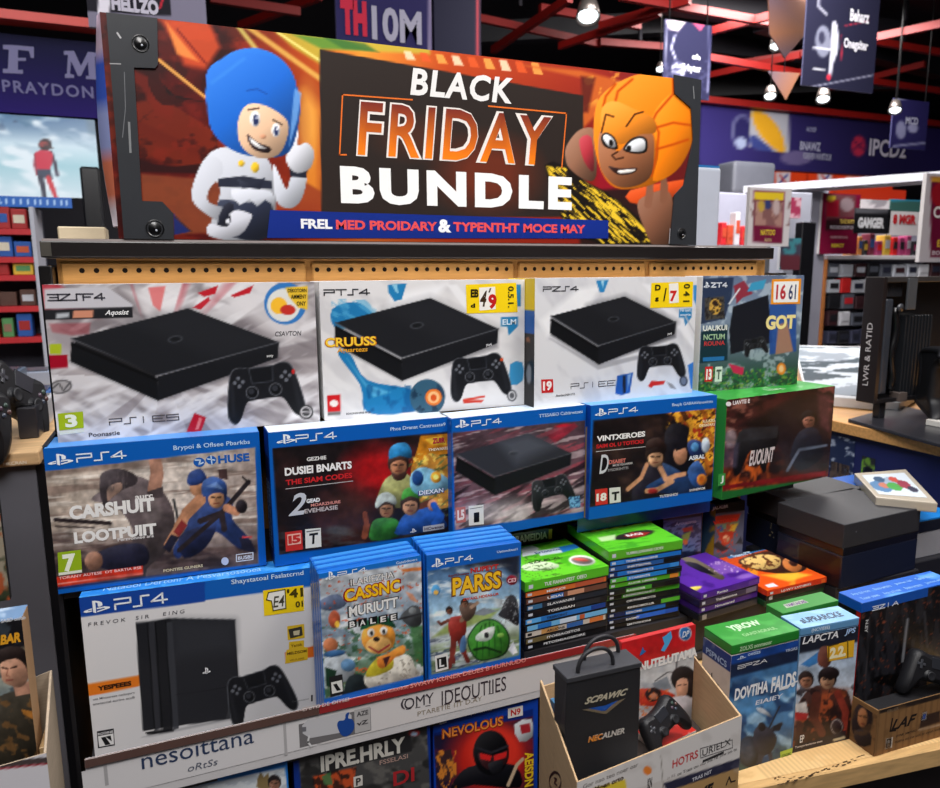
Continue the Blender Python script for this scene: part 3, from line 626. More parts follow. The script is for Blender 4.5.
p.poly([(640, 560), (670, 512), (740, 490), (800, 480), (850, 540), (845, 575), (640, 605)], (34, 80, 160), sm=3); head(p, 694, 470, 42, (206, 150, 112), (56, 40, 34)); p.poly([(655, 440), (665, 405), (695, 392), (730, 412), (735, 440), (695, 430), (658, 448)], (70, 160, 60), sm=3); p.ell(795, 470, 22, 26, (190, 124, 92)); limb(p, [(805, 560), (830, 520), (800, 470)], 40, 26, (34, 80, 160)); limb(p, [(490, 610), (500, 560), (492, 510)], 30, 20, (130, 70, 50))
p.poly([(700, 330), (760, 300), (862, 350), (862, 400), (760, 430), (700, 400)], (120, 190, 226), .9, sm=3); p.ell(728, 350, 26, 34, (30, 70, 130)); p.ell(810, 345, 24, 26, (236, 160, 40)); p.ell(810, 345, 12, 12, (250, 230, 120))
p.grit(.22); p.c = p.c*inside[:, None]+keep*(1-inside[:, None]); m = MB(); p.put(m)
pslogo(m, F, 96, 200, 180, 148, (240, 245, 250)); ps4(m, F, 184, 190, 362, 140, (240, 245, 250), .15); text(m, F, 'Phos Dranat Cantresate9', 606, 138, 852, 110, (200, 225, 248), .01)
text(m, F, 'GEZHIE', 232, 274, 318, 248, (230, 228, 226), .03); text(m, F, 'DUSIEI BNARTS', 134, 340, 432, 272, (240, 238, 236), .04); text(m, F, 'THE SIAM CODES', 138, 382, 434, 330, (206, 40, 44), .03)
stroke(m, F, [(138, 398), (438, 362)], 3, (190, 186, 186)); text(m, F, '2', 150, 520, 228, 412, (196, 200, 208), .02, .3); text(m, F, 'GEAD', 230, 462, 290, 436, (235, 235, 235), .05); text(m, F, 'MOARZHURE', 250, 478, 382, 454, (226, 150, 140), .02); text(m, F, 'EVEHEASIE', 222, 508, 370, 480, (200, 190, 190), .02)
text(m, F, 'THEWARES', 776, 230, 864, 208, (236, 226, 200), .02); text(m, F, 'DIEXAN', 730, 430, 846, 392, (60, 20, 120), .04); text(m, F, 'DIEXAN', 734, 426, 842, 396, (228, 236, 244), .02, 0, 3); text(m, F, 'ZUIR', 794, 196, 850, 166, (170, 20, 60), .05)
rect(m, F, 752, 590, 846, 552, (170, 176, 190)); text(m, F, 'HCwenan', 758, 584, 842, 558, (60, 40, 60), .02, 0, 3); pslogo(m, F, 694, 596, 722, 572, (220, 225, 240))
shape(m, F, [(224, 578), (294, 572), (297, 656), (226, 664)], (226, 228, 224), 2); text(m, F, 'T', 244, 646, 282, 592, (24, 24, 26), .03, .1, 3); rect(m, F, 230, 592, 290, 578, (120, 122, 120), 3)
m.build('front_print', t)
m = MB(); shape(m, F, [(134, 592), (210, 582), (214, 668), (138, 678)], (196, 48, 44), 2); shape(m, F, [(144, 602), (204, 594), (206, 642), (146, 650)], (236, 180, 165), 3); text(m, F, 'I5', 150, 644, 202, 600, (196, 48, 44), .05, 0, 4); tag(m.build('age_mark', t), 'red age mark')
side_spine(t, b.left, 'PRESUNLERIN')

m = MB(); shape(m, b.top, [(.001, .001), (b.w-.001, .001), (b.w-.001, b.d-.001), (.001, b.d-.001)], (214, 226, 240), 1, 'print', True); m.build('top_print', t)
# 7. row 2, third: slim console on a pink streaked print
b = bzz((451.5, 419), (586, 405), -.243, -.4652, .09); b = Bx(b.A, b.B, -.243, -.4652, .055)
t = carton('game_bundle_box', b, 'blue-headed console box showing a black slim console on pink and grey streaks', 'console box', BLUE, 'blue-headed boxes of the second row', 'plastic')
F = b.front.crop(440, 390, .1915); p = Art(F, 1.2); p.fill(BLUE); Q = [(66, 222), (758, 158), (762, 632), (80, 730)]
inside = np.clip(p.sd(Q)/4+.5, 0, 1); keep = p.c.copy(); p.shade = .45
p.vgrad([(0, (70, 56, 64)), (.35, (92, 66, 74)), (.65, (110, 80, 90)), (.85, (176, 160, 164)), (1, (150, 138, 142))]); p.noise(220, 22, (170, 70, 84), .54, .1, 3, .7, -22, (p.v < .9)*(p.x*.001+.3)); p.noise(200, 18, (200, 180, 184), .62, .08, 8, .7, -14); p.noise(160, 26, (30, 22, 28), .56, .1, 13, .8, -28, (.9-p.v)*3); p.poly([(560, 240), (700, 170), (720, 190), (600, 280)], (170, 30, 50), .6, soft=10); p.poly([(160, 600), (440, 560), (460, 690), (140, 700)], (214, 206, 208), .6, soft=60); p.ell(640, 186, 36, 8, (220, 30, 50), -8, .9, 8)
p.grit(.15); slim_art(p, None, (460, 226), (686, 330), None, (285, 452), (86, 335), 98, (50, 52, 60)); p.poly([(300, 270), (460, 226), (600, 290), (400, 380)], (104, 110, 124), .55, soft=70); pad_art(p, 582, 525, 220, -14)
p.poly([(672, 560), (728, 552), (736, 610), (680, 620)], (120, 180, 222)); p.noise(9, 9, (30, 70, 120), .5, .1, 2, .8, 0, ((p.x > 674)*(p.y > 556)*(p.y < 616)*(p.x < 732)).astype(float))
p.c = p.c*inside[:, None]+keep*(1-inside[:, None]); m = MB(); p.put(m)
pslogo(m, F, 78, 202, 152, 150, (240, 245, 250)); ps4(m, F, 164, 192, 318, 144, (240, 245, 250), .15); text(m, F, 'TTSSAIEO Cabitrwtoes', 516, 144, 744, 116, (200, 225, 248), .01)
shape(m, F, [(148, 606), (226, 598), (228, 700), (150, 708)], (228, 228, 224), 2); text(m, F, '1', 176, 692, 204, 636, (20, 20, 22), .06, 0, 3); rect(m, F, 154, 622, 222, 608, (60, 60, 62), 3); m.build('front_print', t)
m = MB(); shape(m, F, [(80, 614), (132, 608), (134, 688), (84, 696)], (190, 110, 106), 2); text(m, F, 'L5', 90, 682, 126, 622, (236, 220, 214), .05, 0, 3); tag(m.build('age_mark', t), 'dull red age mark')

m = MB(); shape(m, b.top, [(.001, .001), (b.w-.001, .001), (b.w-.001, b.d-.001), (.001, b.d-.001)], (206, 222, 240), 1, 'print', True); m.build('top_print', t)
# 8. row 2, fourth: two friends in the dark
b = bzz((591, 406), (717, 395), -.243, -.4652, .09)
t = carton('game_bundle_box', b, 'black game box with a crouching pair, orange machinery and red 18 mark', 'game box', BLUE, 'blue-headed boxes of the second row', 'plastic')
F = b.front.crop(580, 380, .1915); p = Art(F, 1.2); p.fill(BLUE); Q = [(70, 212), (712, 146), (690, 572), (50, 664)]
inside = np.clip(p.sd(Q)/4+.5, 0, 1); keep = p.c.copy(); p.shade = .45
p.fill((28, 21, 22)); p.noise(120, 90, (60, 42, 36), .52, .2, 6, .8); p.poly([(450, 170), (712, 146), (700, 480), (640, 520), (600, 380), (540, 240)], (170, 96, 30)); p.noise(34, 14, (236, 170, 50), .5, .1, 4, .9, 50, (p.x-440)/40*(p.y < 480)); p.noise(30, 12, (60, 30, 20), .56, .1, 14, .9, -40, (p.x-440)/40*(p.y < 500)); p.noise(26, 26, (180, 40, 30), .66, .06, 24, .8, 0, (p.x-480)/40*(p.y < 300))
p.poly([(450, 260), (500, 225), (570, 250), (560, 330), (600, 420), (560, 540), (430, 470), (440, 330)], (20, 18, 24), sm=4); p.ell(524, 390, 36, 52, (200, 140, 106)); p.poly([(490, 340), (540, 320), (556, 350), (500, 372)], (20, 18, 24))
p.poly([(340, 440), (430, 430), (560, 500), (640, 560), (600, 590), (420, 590), (320, 540)], (34, 60, 104), sm=4); p.poly([(560, 480), (610, 420), (650, 470), (660, 540), (600, 560)], (44, 84, 150), sm=3)
p.poly([(270, 590), (300, 520), (350, 440), (420, 430), (430, 500), (340, 560), (330, 630), (280, 640)], (38, 34, 44), sm=4)
head(p, 394, 400, 50, (212, 160, 120), (40, 26, 22)); p.poly([(345, 370), (350, 320), (410, 300), (450, 340), (445, 380), (400, 350)], (44, 28, 24), sm=3)
limb(p, [(420, 460), (450, 520), (500, 500), (545, 490)], 28, 22, (206, 150, 112)); limb(p, [(250, 570), (320, 510), (350, 440)], 22, 20, (196, 140, 104)); limb(p, [(350, 580), (400, 575), (480, 530)], 26, 24, (200, 146, 108)); p.ell(380, 580, 26, 14, (170, 40, 36))
p.ell(636, 520, 26, 30, (222, 130, 40)); p.ell(636, 520, 13, 16, (200, 100, 30)); p.poly([(560, 330), (600, 310), (650, 340), (650, 400), (580, 400)], (36, 56, 110), sm=2); p.ell(600, 350, 20, 24, (90, 160, 220)); p.ell(656, 340, 22, 40, (196, 210, 226))
p.grit(.22); p.c = p.c*inside[:, None]+keep*(1-inside[:, None]); m = MB(); p.put(m)
pslogo(m, F, 76, 192, 140, 144, (240, 245, 250)); ps4(m, F, 148, 182, 300, 138, (240, 245, 250), .15, s='PS4'); text(m, F, 'Bnayls GABAAVanawinto', 480, 142, 692, 114, (200, 225, 248), .01)
text(m, F, 'VINTXEROES', 86, 322, 340, 266, (240, 238, 236), .04); text(m, F, 'SAIM OL U TOTICKS', 84, 358, 332, 322, (200, 40, 44), .04); stroke(m, F, [(84, 374), (340, 348)], 3, (200, 196, 196)); text(m, F, 'D', 100, 490, 150, 386, (206, 208, 212), .01, .2); text(m, F, 'DSAIIET', 150, 440, 238, 408, (216, 120, 110), .03); text(m, F, 'MOEYEHARRR', 170, 452, 276, 434, (200, 196, 196), .01); text(m, F, 'IYSORSHTTI', 146, 478, 250, 456, (170, 168, 168), .01)
shape(m, F, [(78, 572), (142, 564), (144, 646), (80, 655)], (206, 52, 44), 2); text(m, F, '18', 84, 636, 138, 586, (244, 236, 228), .05, 0, 3); shape(m, F, [(152, 564), (210, 558), (212, 636), (154, 644)], (222, 222, 216), 2); text(m, F, 'T', 164, 630, 204, 580, (30, 30, 30), .05, 0, 3)
text(m, F, 'SHINEPFOR', 570, 582, 654, 562, (235, 235, 235), .02); text(m, F, 'TUTENHOI', 414, 616, 508, 598, (230, 230, 230), .02); text(m, F, 'IULKRS', 640, 224, 704, 210, (250, 236, 190), .02); text(m, F, 'DEEBEARS', 622, 246, 704, 228, (250, 236, 190), .02); text(m, F, 'ASRAL', 566, 420, 652, 394, (226, 232, 240), .04)
m.build('front_print', t)
side_spine(t, b.left, 'PRESUNLERIN', cols=((40, 60, 120), (200, 160, 60)))

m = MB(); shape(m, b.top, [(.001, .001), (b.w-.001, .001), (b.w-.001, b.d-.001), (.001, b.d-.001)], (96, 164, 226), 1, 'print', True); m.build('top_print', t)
# 9. green edged carton at the right of the second row
b = Bx(PZ(727, 400, -.254), PZ(835, 386, -.254), -.254, -.4652, .165)
t = carton('console_box', b, 'green-topped console carton with dark demon artwork', 'console box', (48, 142, 58), None, 'plastic')
F = b.front.crop(680, 265, .298); p = Art(F, 1.3); p.fill((28, 100, 44)); Q = [(128, 447), (524, 404), (504, 712), (112, 764)]
inside = np.clip(p.sd(Q)/4+.5, 0, 1); keep = p.c.copy(); p.shade = .45
p.vgrad([(0, (58, 22, 24)), (.4, (66, 34, 32)), (.8, (96, 40, 20)), (1, (90, 20, 18))]); p.noise(50, 36, (20, 10, 14), .46, .2, 3, .9); p.noise(30, 18, (170, 110, 90), .6, .12, 7, .7, 0, (300-p.x)/100); p.noise(26, 14, (150, 80, 74), .6, .12, 17, .7, 30, (p.x-440)/40); p.poly([(200, 540), (400, 440), (420, 520), (330, 560)], (10, 9, 12), .8, soft=20); p.noise(30, 60, (220, 100, 30), .56, .1, 12, .8, 10, np.clip((p.y-590)/40, 0, 1)*(340-p.x)/60)
p.poly([(300, 500), (400, 440), (500, 430), (510, 690), (360, 700), (320, 600)], (34, 24, 30), .85, soft=30); p.poly([(200, 560), (320, 548), (330, 590), (300, 640), (280, 700), (240, 620), (200, 700), (178, 690)], (12, 12, 15), sm=3); p.poly([(206, 550), (330, 540), (325, 580), (210, 590)], (44, 44, 48), .9)
head(p, 432, 520, 26, (170, 110, 90), (20, 16, 20)); p.poly([(400, 560), (460, 550), (480, 640), (400, 690), (370, 640)], (28, 30, 44), sm=3); p.line([(360, 690), (400, 620), (490, 605)], 9, (110, 120, 140)); p.poly([(150, 600), (200, 596), (190, 680), (140, 680)], (100, 90, 120), .5, soft=10); p.ell(170, 580, 20, 30, (190, 180, 190), 0, .6, 10); p.poly([(460, 430), (510, 440), (500, 560), (470, 540)], (120, 64, 70), .6, soft=14)
p.poly([(122, 744), (490, 690), (490, 706), (122, 756)], (120, 20, 24))
p.grit(.22); p.c = p.c*inside[:, None]+keep*(1-inside[:, None]); m = MB(); p.put(m)
text(m, F, 'UAVTE E', 176, 470, 234, 454, (240, 236, 236), .03); shape(m, F, [(162+9*math.cos(a*.5236), 466+8*math.sin(a*.5236)) for a in range(12)], (240, 236, 236), 2); text(m, F, 'EUOUNT', 230, 676, 318, 608, (214, 204, 204), .03, .3)
shape(m, F, [(128, 702), (152, 698), (150, 738), (126, 742)], (60, 150, 70), 2); text(m, F, 'J', 134, 734, 146, 706, (230, 240, 230), .04, 0, 3); m.build('front_print', t)
m = MB(); Ft = b.top.crop(680, 265, .298); p = Art(Ft, 1.6); p.fill((54, 150, 62)); p.noise(60, 10, (80, 180, 84), .5, .15, 3, .8, -6); p.noise(30, 6, (190, 220, 190), .66, .08, 5, .5, -6, (p.x-200)/50); p.put(m); text(m, Ft, 'Kinanae', .17, .03, .22, .05, (210, 235, 205), .0, metric=True); m.build('top_print', t)
# pale paper sheets cover the tops of the second row's blue boxes
# ------------------------------------------------------------- third row
b = bzz((79, 598), (316.5, 567), -.4675, -.7328, .052)
b = Bx(PZ(79, 598, -.4675), PZ(316.5, 567, -.4675), -.4675, -.7328, .05)
t = carton('console_box', b, 'tall white carton printed with an upright black console and orange band', 'console box', (226, 225, 226), None)
F = b.front.crop(60, 550, .302); p = Art(F, 1.3); p.fill((222, 220, 221))
p.vgrad([(0, (226, 224, 225)), (1, (212, 211, 213))])
p.poly([(55, 130), (835, 38), (836, 120), (66, 222)], (20, 96, 186)); p.poly([(55, 140), (480, 90), (480, 172), (66, 222)], (24, 66, 156), .9); p.hgrad([(0, (16, 60, 150)), (1, (30, 140, 216))], .0)
p.poly([(832, 30), (870, 26), (880, 700), (854, 500), (846, 270), (842, 235)], (16, 84, 180)); p.poly([(84, 445), (262, 415), (262, 452), (88, 486)], (228, 122, 32)); p.poly([(745, 338), (846, 316), (848, 352), (748, 372)], (226, 110, 30))
p.poly([(270, 620), (540, 558), (580, 560), (300, 618)], (150, 150, 154), .8, soft=7)
p.poly([(250, 243), (318, 234), (360, 226), (580, 230), (592, 420), (548, 560), (372, 585), (276, 600)], (24, 25, 29)); p.poly([(372, 230), (580, 232), (590, 555), (372, 585)], (40, 41, 46), .9); p.poly([(372, 232), (578, 234), (580, 330), (374, 360)], (58, 60, 66), .5, soft=50)
for x0, x1, c in ((250, 288, (34, 35, 40)), (292, 312, (52, 53, 59)), (318, 350, (30, 31, 35)), (350, 372, (58, 60, 66))): p.poly([(x0, 240), (x1, 236), (x1+22, 590), (x0+24, 598)], c, .9)
for x in (290, 315, 349): p.line([(x, 238), (x+23, 595)], 3, (8, 8, 10))
p.line([(252, 243), (360, 226), (580, 230)], 3, (100, 102, 108)); p.poly([(280, 604), (370, 590), (378, 600), (330, 608), (290, 612)], (16, 16, 20)); p.line([(385, 480), (580, 450)], 3, (20, 20, 22), .6)
pad_art(p, 658, 470, 218, -17)
m = MB(); p.put(m)
pslogo(m, F, 78, 214, 164, 160, (240, 245, 250)); ps4(m, F, 184, 198, 352, 138, (240, 245, 250), .15); text(m, F, 'Shaystatoal Faslatcrnd', 568, 118, 806, 76, (210, 232, 250), .01)
text(m, F, 'FREVOK  SIR   EING', 94, 253, 412, 196, (60, 60, 70), .0, .1, fit=False, sp=1.5); text(m, F, 'YESPEEES', 126, 466, 236, 436, (50, 26, 10), .05)
text(m, F, 'ott Mhassreze nedoqurn', 110, 500, 248, 478, (110, 110, 114), .01); text(m, F, 'eneteonal eorine ecuB', 110, 514, 248, 492, (110, 110, 114), .01)
pslogo(m, F, 472, 412, 498, 386, (236, 236, 240)); text(m, F, 'Deonaccacon', 770, 504, 824, 494, (90, 90, 94), .0); stroke(m, F, [(834, 482), (834, 498)], 5, (40, 40, 44))
m.build('front_print', t)
m = MB(); shape(m, F, [(122, 600), (178, 590), (182, 646), (126, 656)], (40, 40, 44), 1); shape(m, F, [(126, 616), (177, 606), (179, 642), (130, 651)], (226, 226, 226), 2); shape(m, F, [(136, 620), (150, 617), (168, 642), (150, 645)], (20, 20, 24), 3); shape(m, F, [(150, 617), (168, 613), (172, 632)], (20, 20, 24), 3); text(m, F, 'RGOINE', 126, 613, 176, 596, (220, 220, 222), .02, 0, 3); m.build('age_mark', t)
def d(m, F):
    shape(m, F, [(690, 140), (745, 130), (748, 192), (706, 200), (700, 168), (684, 164)], (240, 238, 228), 3); stroke(m, F, [(690, 140), (745, 130), (748, 192), (706, 200), (700, 168), (684, 164), (690, 140)], 3, (70, 60, 20), 4)
    text(m, F, 'E4', 706, 190, 742, 148, (70, 66, 50), .01, .2, 4); text(m, F, "'41", 752, 160, 804, 122, (74, 64, 16), .04, 0, 4); text(m, F, '01', 780, 190, 804, 166, (74, 64, 16), .04, 0, 4)
sticker(t, F, [(672, 134), (806, 116), (808, 200), (676, 218)], d)
m = MB(); shape(m, F, [(752, 252), (808, 244), (810, 290), (754, 298)], (222, 184, 40), 2); shape(m, F, [(756, 262), (800, 252), (804, 282), (762, 292)], (60, 58, 50), 3); shape(m, F, [(772, 268), (794, 264), (792, 280), (774, 282)], (206, 196, 160), 4)
shape(m, F, [(758, 304), (808, 298), (808, 320), (820, 322), (820, 362), (745, 376), (750, 330), (758, 328)], (226, 186, 40), 2); text(m, F, 'Yansk', 764, 322, 802, 306, (120, 90, 10), .02, 0, 3); text(m, F, 'MELDSOM', 752, 348, 816, 328, (90, 66, 10), .03, 0, 3); text(m, F, 'VEULARE', 760, 368, 808, 354, (150, 110, 10), .02, 0, 3)
tag(m.build('promotion_sticker', t), 'yellow promotion sticker')
m = MB(); Ft = b.top.crop(60, 550, .302); p = Art(Ft, 2); p.fill((40, 130, 220)); p.noise(60, 8, (90, 170, 235), .5, .1, 3, .7); p.put(m); text(m, Ft, 'Nataooi Dertonr A Pesvarsosooea', .03, .012, .26, .03, (160, 205, 245), .0, metric=True); m.build('top_print', t)

# game cases standing in files of four
def case_front(m, bx, cropk, draw, band=BLUE): pass
def case_file(tl, tr, bl, zt, zb, n, dx, pitch, labels, draw, spine):
    """n upright blue cases one behind another"""
    for i in range(n):
        A = PZ(*tl, zt)[:2]; B = PZ(*tr, zt)[:2]; q = Bx(A, B, zt, zb, pitch*.93)
        sh = q.k*pitch*i+q.e*dx*i; h = zt+.0012*i
        q = Bx(A+sh, B+sh, h, zb, pitch*.93)
        t = thing('game_case', q.base, labels[0] if i == 0 else labels[1], 'game case', labels[2])
        m = MB(); m.hexa(q.corners(), (22, 104, 200), 'plastic', .0022, 2); m.build('case_shell', t)
        if i == 0: draw(t, q)
        else:
            m = MB(); f = q.top; w = f.w; shape(m, f, [(w*.02, .002), (w*.98, .002), (w*.98, pitch*.8), (w*.02, pitch*.8)], (54, 134, 214), 1, 'print', True); m.build('cover_sheet', t)
def draw_cas(t, q):
    F = q.front.crop(305, 530, .2447); p = Art(F, 1.15); p.fill((20, 96, 190)); Q = [(56, 200), (478, 126), (488, 592), (82, 690)]
    inside = np.clip(p.sd(Q)/4+.5, 0, 1); keep = p.c.copy(); p.shade = .4
    p.vgrad([(0, (196, 200, 206)), (.35, (140, 160, 180)), (.6, (90, 120, 90)), (.8, (120, 120, 116)), (1, (90, 94, 80))]); p.noise(70, 40, (226, 230, 232), .5, .12, 3, .8, -12); p.noise(30, 16, (50, 90, 60), .56, .1, 6, .8, 0, (p.y-360)/60); p.poly([(60, 290), (130, 260), (170, 300), (120, 330), (60, 320)], (96, 110, 140), sm=3); p.noise(20, 10, (200, 80, 40), .68, .06, 9, .8)
    p.ell(120, 365, 24, 36, (190, 90, 60)); p.ell(132, 385, 10, 14, (240, 190, 70)); p.poly([(390, 160), (478, 150), (478, 165), (400, 172)], (220, 130, 70)); p.poly([(410, 250), (440, 262), (465, 300), (430, 285)], (210, 150, 120))
    p.poly([(410, 330), (440, 308), (470, 320), (476, 380), (440, 400), (390, 360)], (70, 74, 78), sm=3); p.ell(440, 330, 16, 14, (130, 136, 140)); p.line([(385, 365), (480, 340)], 7, (40, 40, 44))
    p.ell(104, 470, 30, 30, (200, 120, 80)); p.poly([(80, 520), (130, 490), (180, 520), (200, 600), (90, 630)], (196, 206, 214), sm=3); p.ell(120, 505, 46, 14, (56, 100, 150), -8); p.ell(176, 552, 30, 26, (100, 146, 190)); p.poly([(82, 560), (130, 575), (110, 640), (86, 640)], (30, 60, 44))
    p.poly([(160, 650), (180, 600), (230, 590), (290, 640), (280, 665), (160, 690)], (24, 34, 38), sm=2)
    # a plain round-headed orange mascot in a white suit
    p.poly([(290, 560), (330, 520), (420, 510), (450, 560), (460, 600), (280, 650), (240, 600)], (220, 216, 204), sm=4); p.noise(16, 10, (120, 112, 100), .6, .1, 22, .7, 30, ((p.y > 530)*(p.x > 300)).astype(float))
    p.poly([(250, 600), (262, 560), (300, 520), (350, 510), (360, 560), (310, 590)], (206, 190, 50), sm=3); p.poly([(300, 520), (380, 500), (330, 560), (300, 560)], (226, 130, 50), sm=3); p.poly([(318, 525), (350, 512), (330, 560)], (70, 36, 40)); p.poly([(340, 506), (400, 470), (410, 500), (370, 520)], (236, 150, 60), sm=3)
    p.ell(300, 440, 70, 66, (240, 158, 60), -10); p.ell(300, 470, 52, 34, (246, 190, 110), -8); p.ell(270, 420, 15, 18, (245, 240, 230)); p.ell(322, 412, 15, 18, (245, 240, 230)); p.ell(272, 422, 6, 9, (20, 20, 24)); p.ell(322, 414, 6, 9, (20, 20, 24)); p.line([(262, 478), (300, 500), (345, 470)], 8, (150, 50, 50)); p.ell(292, 446, 13, 10, (40, 28, 26)); p.poly([(228, 410), (250, 372), (330, 352), (372, 400), (300, 385)], (30, 90, 60), sm=3)
    p.poly([(430, 400), (480, 390), (488, 560), (450, 520)], (60, 110, 60), .8, soft=10)
    p.grit(.2); p.c = p.c*inside[:, None]+keep*(1-inside[:, None]); p.poly([(50, 120), (476, 84), (478, 126), (56, 200)], (24, 112, 200))
    m = MB(); p.put(m)
    pslogo(m, F, 82, 208, 124, 164, (240, 245, 250)); ps4(m, F, 134, 192, 252, 150, (240, 245, 250), .16); text(m, F, 'Gatebdtoers', 372, 140, 458, 120, (210, 230, 250), .01)
    text(m, F, 'ILARIEZHA', 182, 230, 366, 166, (40, 34, 34), .05); text(m, F, 'ILARIEZHA', 186, 228, 362, 168, (226, 224, 222), .02, 0, 3)
    text(m, F, 'CASSNC', 156, 300, 392, 194, (150, 24, 20), .07); text(m, F, 'CASSNC', 162, 295, 386, 199, (250, 196, 30), .03, 0, 3); text(m, F, 'MURIUTT', 174, 360, 382, 268, (50, 50, 54), .06); text(m, F, 'MURIUTT', 180, 356, 378, 272, (238, 238, 236), .03, 0, 3)
    for k, ch in enumerate('BALEE'): rect(m, F, 176+k*42, 402-k*7, 210+k*42, 364-k*7, (20, 20, 22), 2); text(m, F, ch, 182+k*42, 398-k*7, 204+k*42, 370-k*7, (230, 230, 228), .03, 0, 3)
    m.build('cover_sheet', t)
    m = MB(); shape(m, F, [(98, 600), (152, 588), (158, 668), (104, 682)], (34, 34, 36), 2); shape(m, F, [(106, 622), (150, 612), (154, 658), (110, 668)], (224, 224, 220), 3); shape(m, F, [(114, 630), (128, 626), (146, 652), (130, 656)], (24, 24, 26), 4); m.build('age_mark', t)
case_file((318.5, 574), (421, 555), None, -.4405, -.7328, 4, .0, .0155, ('blue game case with orange round-headed mascot under a yellow title', 'blue game case filed behind the orange mascot cover', 'file of blue cases behind the mascot cover'), draw_cas, '')
def draw_par(t, q):
    F = q.front.crop(305, 530, .2447); p = Art(F, 1.15); p.fill((20, 96, 190)); Q = [(500, 168), (878, 104), (876, 512), (516, 592)]
    inside = np.clip(p.sd(Q)/4+.5, 0, 1); keep = p.c.copy(); p.shade = .4
    p.vgrad([(0, (40, 50, 66)), (.12, (84, 120, 160)), (.3, (150, 190, 222)), (.5, (210, 222, 222)), (.6, (120, 140, 90)), (.8, (110, 130, 160)), (1, (96, 110, 140))]); p.noise(80, 24, (226, 236, 240), .55, .12, 3, .8); p.poly([(520, 440), (600, 370), (720, 330), (800, 320), (760, 360), (600, 420)], (150, 170, 80), .8, soft=12); p.poly([(680, 345), (730, 318), (790, 330), (730, 350)], (130, 140, 150)); p.noise(100, 14, (196, 206, 220), .5, .1, 8, .7, -14, (p.y-430)/30); p.noise(40, 8, (50, 60, 90), .62, .08, 11, .7, -14, (p.y-430)/30)
    p.poly([(640, 110), (878, 100), (878, 210), (800, 150), (660, 150)], (24, 28, 40), .8, soft=24)
    limb(p, [(600, 490), (608, 540)], 18, 12, (110, 40, 36)); limb(p, [(630, 440), (650, 500), (665, 535)], 26, 16, (120, 46, 40)); limb(p, [(608, 440), (604, 500), (590, 560)], 26, 16, (120, 50, 44)); p.poly([(585, 370), (630, 350), (660, 370), (650, 440), (600, 450)], (156, 50, 44), sm=3); head(p, 590, 330, 14, (120, 74, 56), (30, 22, 22)); limb(p, [(585, 370), (556, 385), (545, 375)], 14, 10, (110, 60, 50)); limb(p, [(640, 370), (655, 340), (650, 320)], 18, 14, (150, 120, 100))
    p.poly([(640, 350), (630, 310), (660, 295), (700, 305), (690, 350), (660, 375)], (100, 80, 70), sm=3); head(p, 652, 300, 15, (150, 110, 90), (40, 30, 26)); limb(p, [(680, 315), (705, 298)], 16, 12, (170, 140, 120)); p.poly([(635, 450), (655, 430), (658, 490), (635, 500)], (80, 120, 170), sm=2)
    # ribbed green boulder creature
    p.poly([(662, 460), (680, 410), (720, 370), (775, 365), (820, 400), (838, 450), (820, 505), (760, 530), (700, 530)], (20, 60, 26), sm=4); p.poly([(668, 460), (684, 414), (722, 376), (774, 371), (815, 404), (832, 450), (815, 500), (760, 524), (704, 524)], (62, 142, 48), sm=4)
    for k in range(5): p.line([(700+k*26, 520-k*2), (704+k*24, 450), (722+k*16, 376+abs(k-2)*8)], 6, (26, 82, 30), .8)
    p.poly([(700, 430), (735, 405), (775, 395), (765, 440), (735, 455), (700, 450)], (210, 224, 214), sm=3); p.ell(742, 430, 10, 12, (40, 40, 44)); p.line([(690, 490), (740, 480), (800, 500)], 9, (16, 40, 20)); p.ell(800, 430, 14, 10, (150, 200, 90), 0, .8)
    p.poly([(800, 330), (830, 270), (862, 275), (874, 340), (870, 390), (830, 370), (790, 350)], (44, 46, 52), sm=3); p.noise(10, 8, (150, 154, 160), .6, .1, 15, .8, 0, ((p.x > 800)*(p.y > 270)*(p.y < 390)).astype(float)); p.ell(845, 205, 22, 20, (160, 26, 50)); p.ell(535, 245, 18, 22, (80, 160, 220)); p.ell(535, 255, 10, 10, (240, 190, 90))
    p.poly([(830, 490), (850, 455), (870, 500), (850, 510)], (210, 214, 224))
    p.grit(.18); p.c = p.c*inside[:, None]+keep*(1-inside[:, None]); m = MB(); p.put(m)
    pslogo(m, F, 516, 156, 566, 110, (240, 245, 250)); ps4(m, F, 574, 140, 684, 100, (240, 245, 250), .16); text(m, F, 'Uattondttael1', 784, 94, 868, 72, (210, 230, 250), .01)
    text(m, F, 'NUPEYT', 676, 176, 790, 138, (196, 44, 36), .04); text(m, F, 'EeeVOmeosa', 586, 192, 670, 170, (120, 40, 40), .02); text(m, F, 'PARSS', 598, 274, 806, 160, (120, 60, 20), .07); text(m, F, 'PARSS', 603, 268, 800, 165, (250, 196, 40), .03, 0, 3); text(m, F, 'ZWAXL HDEAS-UR', 644, 290, 792, 256, (206, 70, 40), .03); text(m, F, 'CE3', 828, 216, 862, 194, (240, 200, 210), .03)
    m.build('cover_sheet', t)
    m = MB(); shape(m, F, [(530, 514), (582, 502), (586, 566), (534, 580)], (230, 230, 228), 2); shape(m, F, [(538, 524), (576, 515), (580, 558), (542, 568)], (24, 24, 26), 3); text(m, F, 'L', 548, 560, 568, 524, (230, 230, 230), .04, 0, 4); m.build('age_mark', t)
case_file((426.5, 555.5), (521, 542), None, -.4405, -.7328, 5, -.0012, .0155, ('blue game case with yellow title, red runner and green ribbed creature', 'blue game case filed behind the green creature cover', 'file of blue cases behind the creature cover'), draw_par, '')

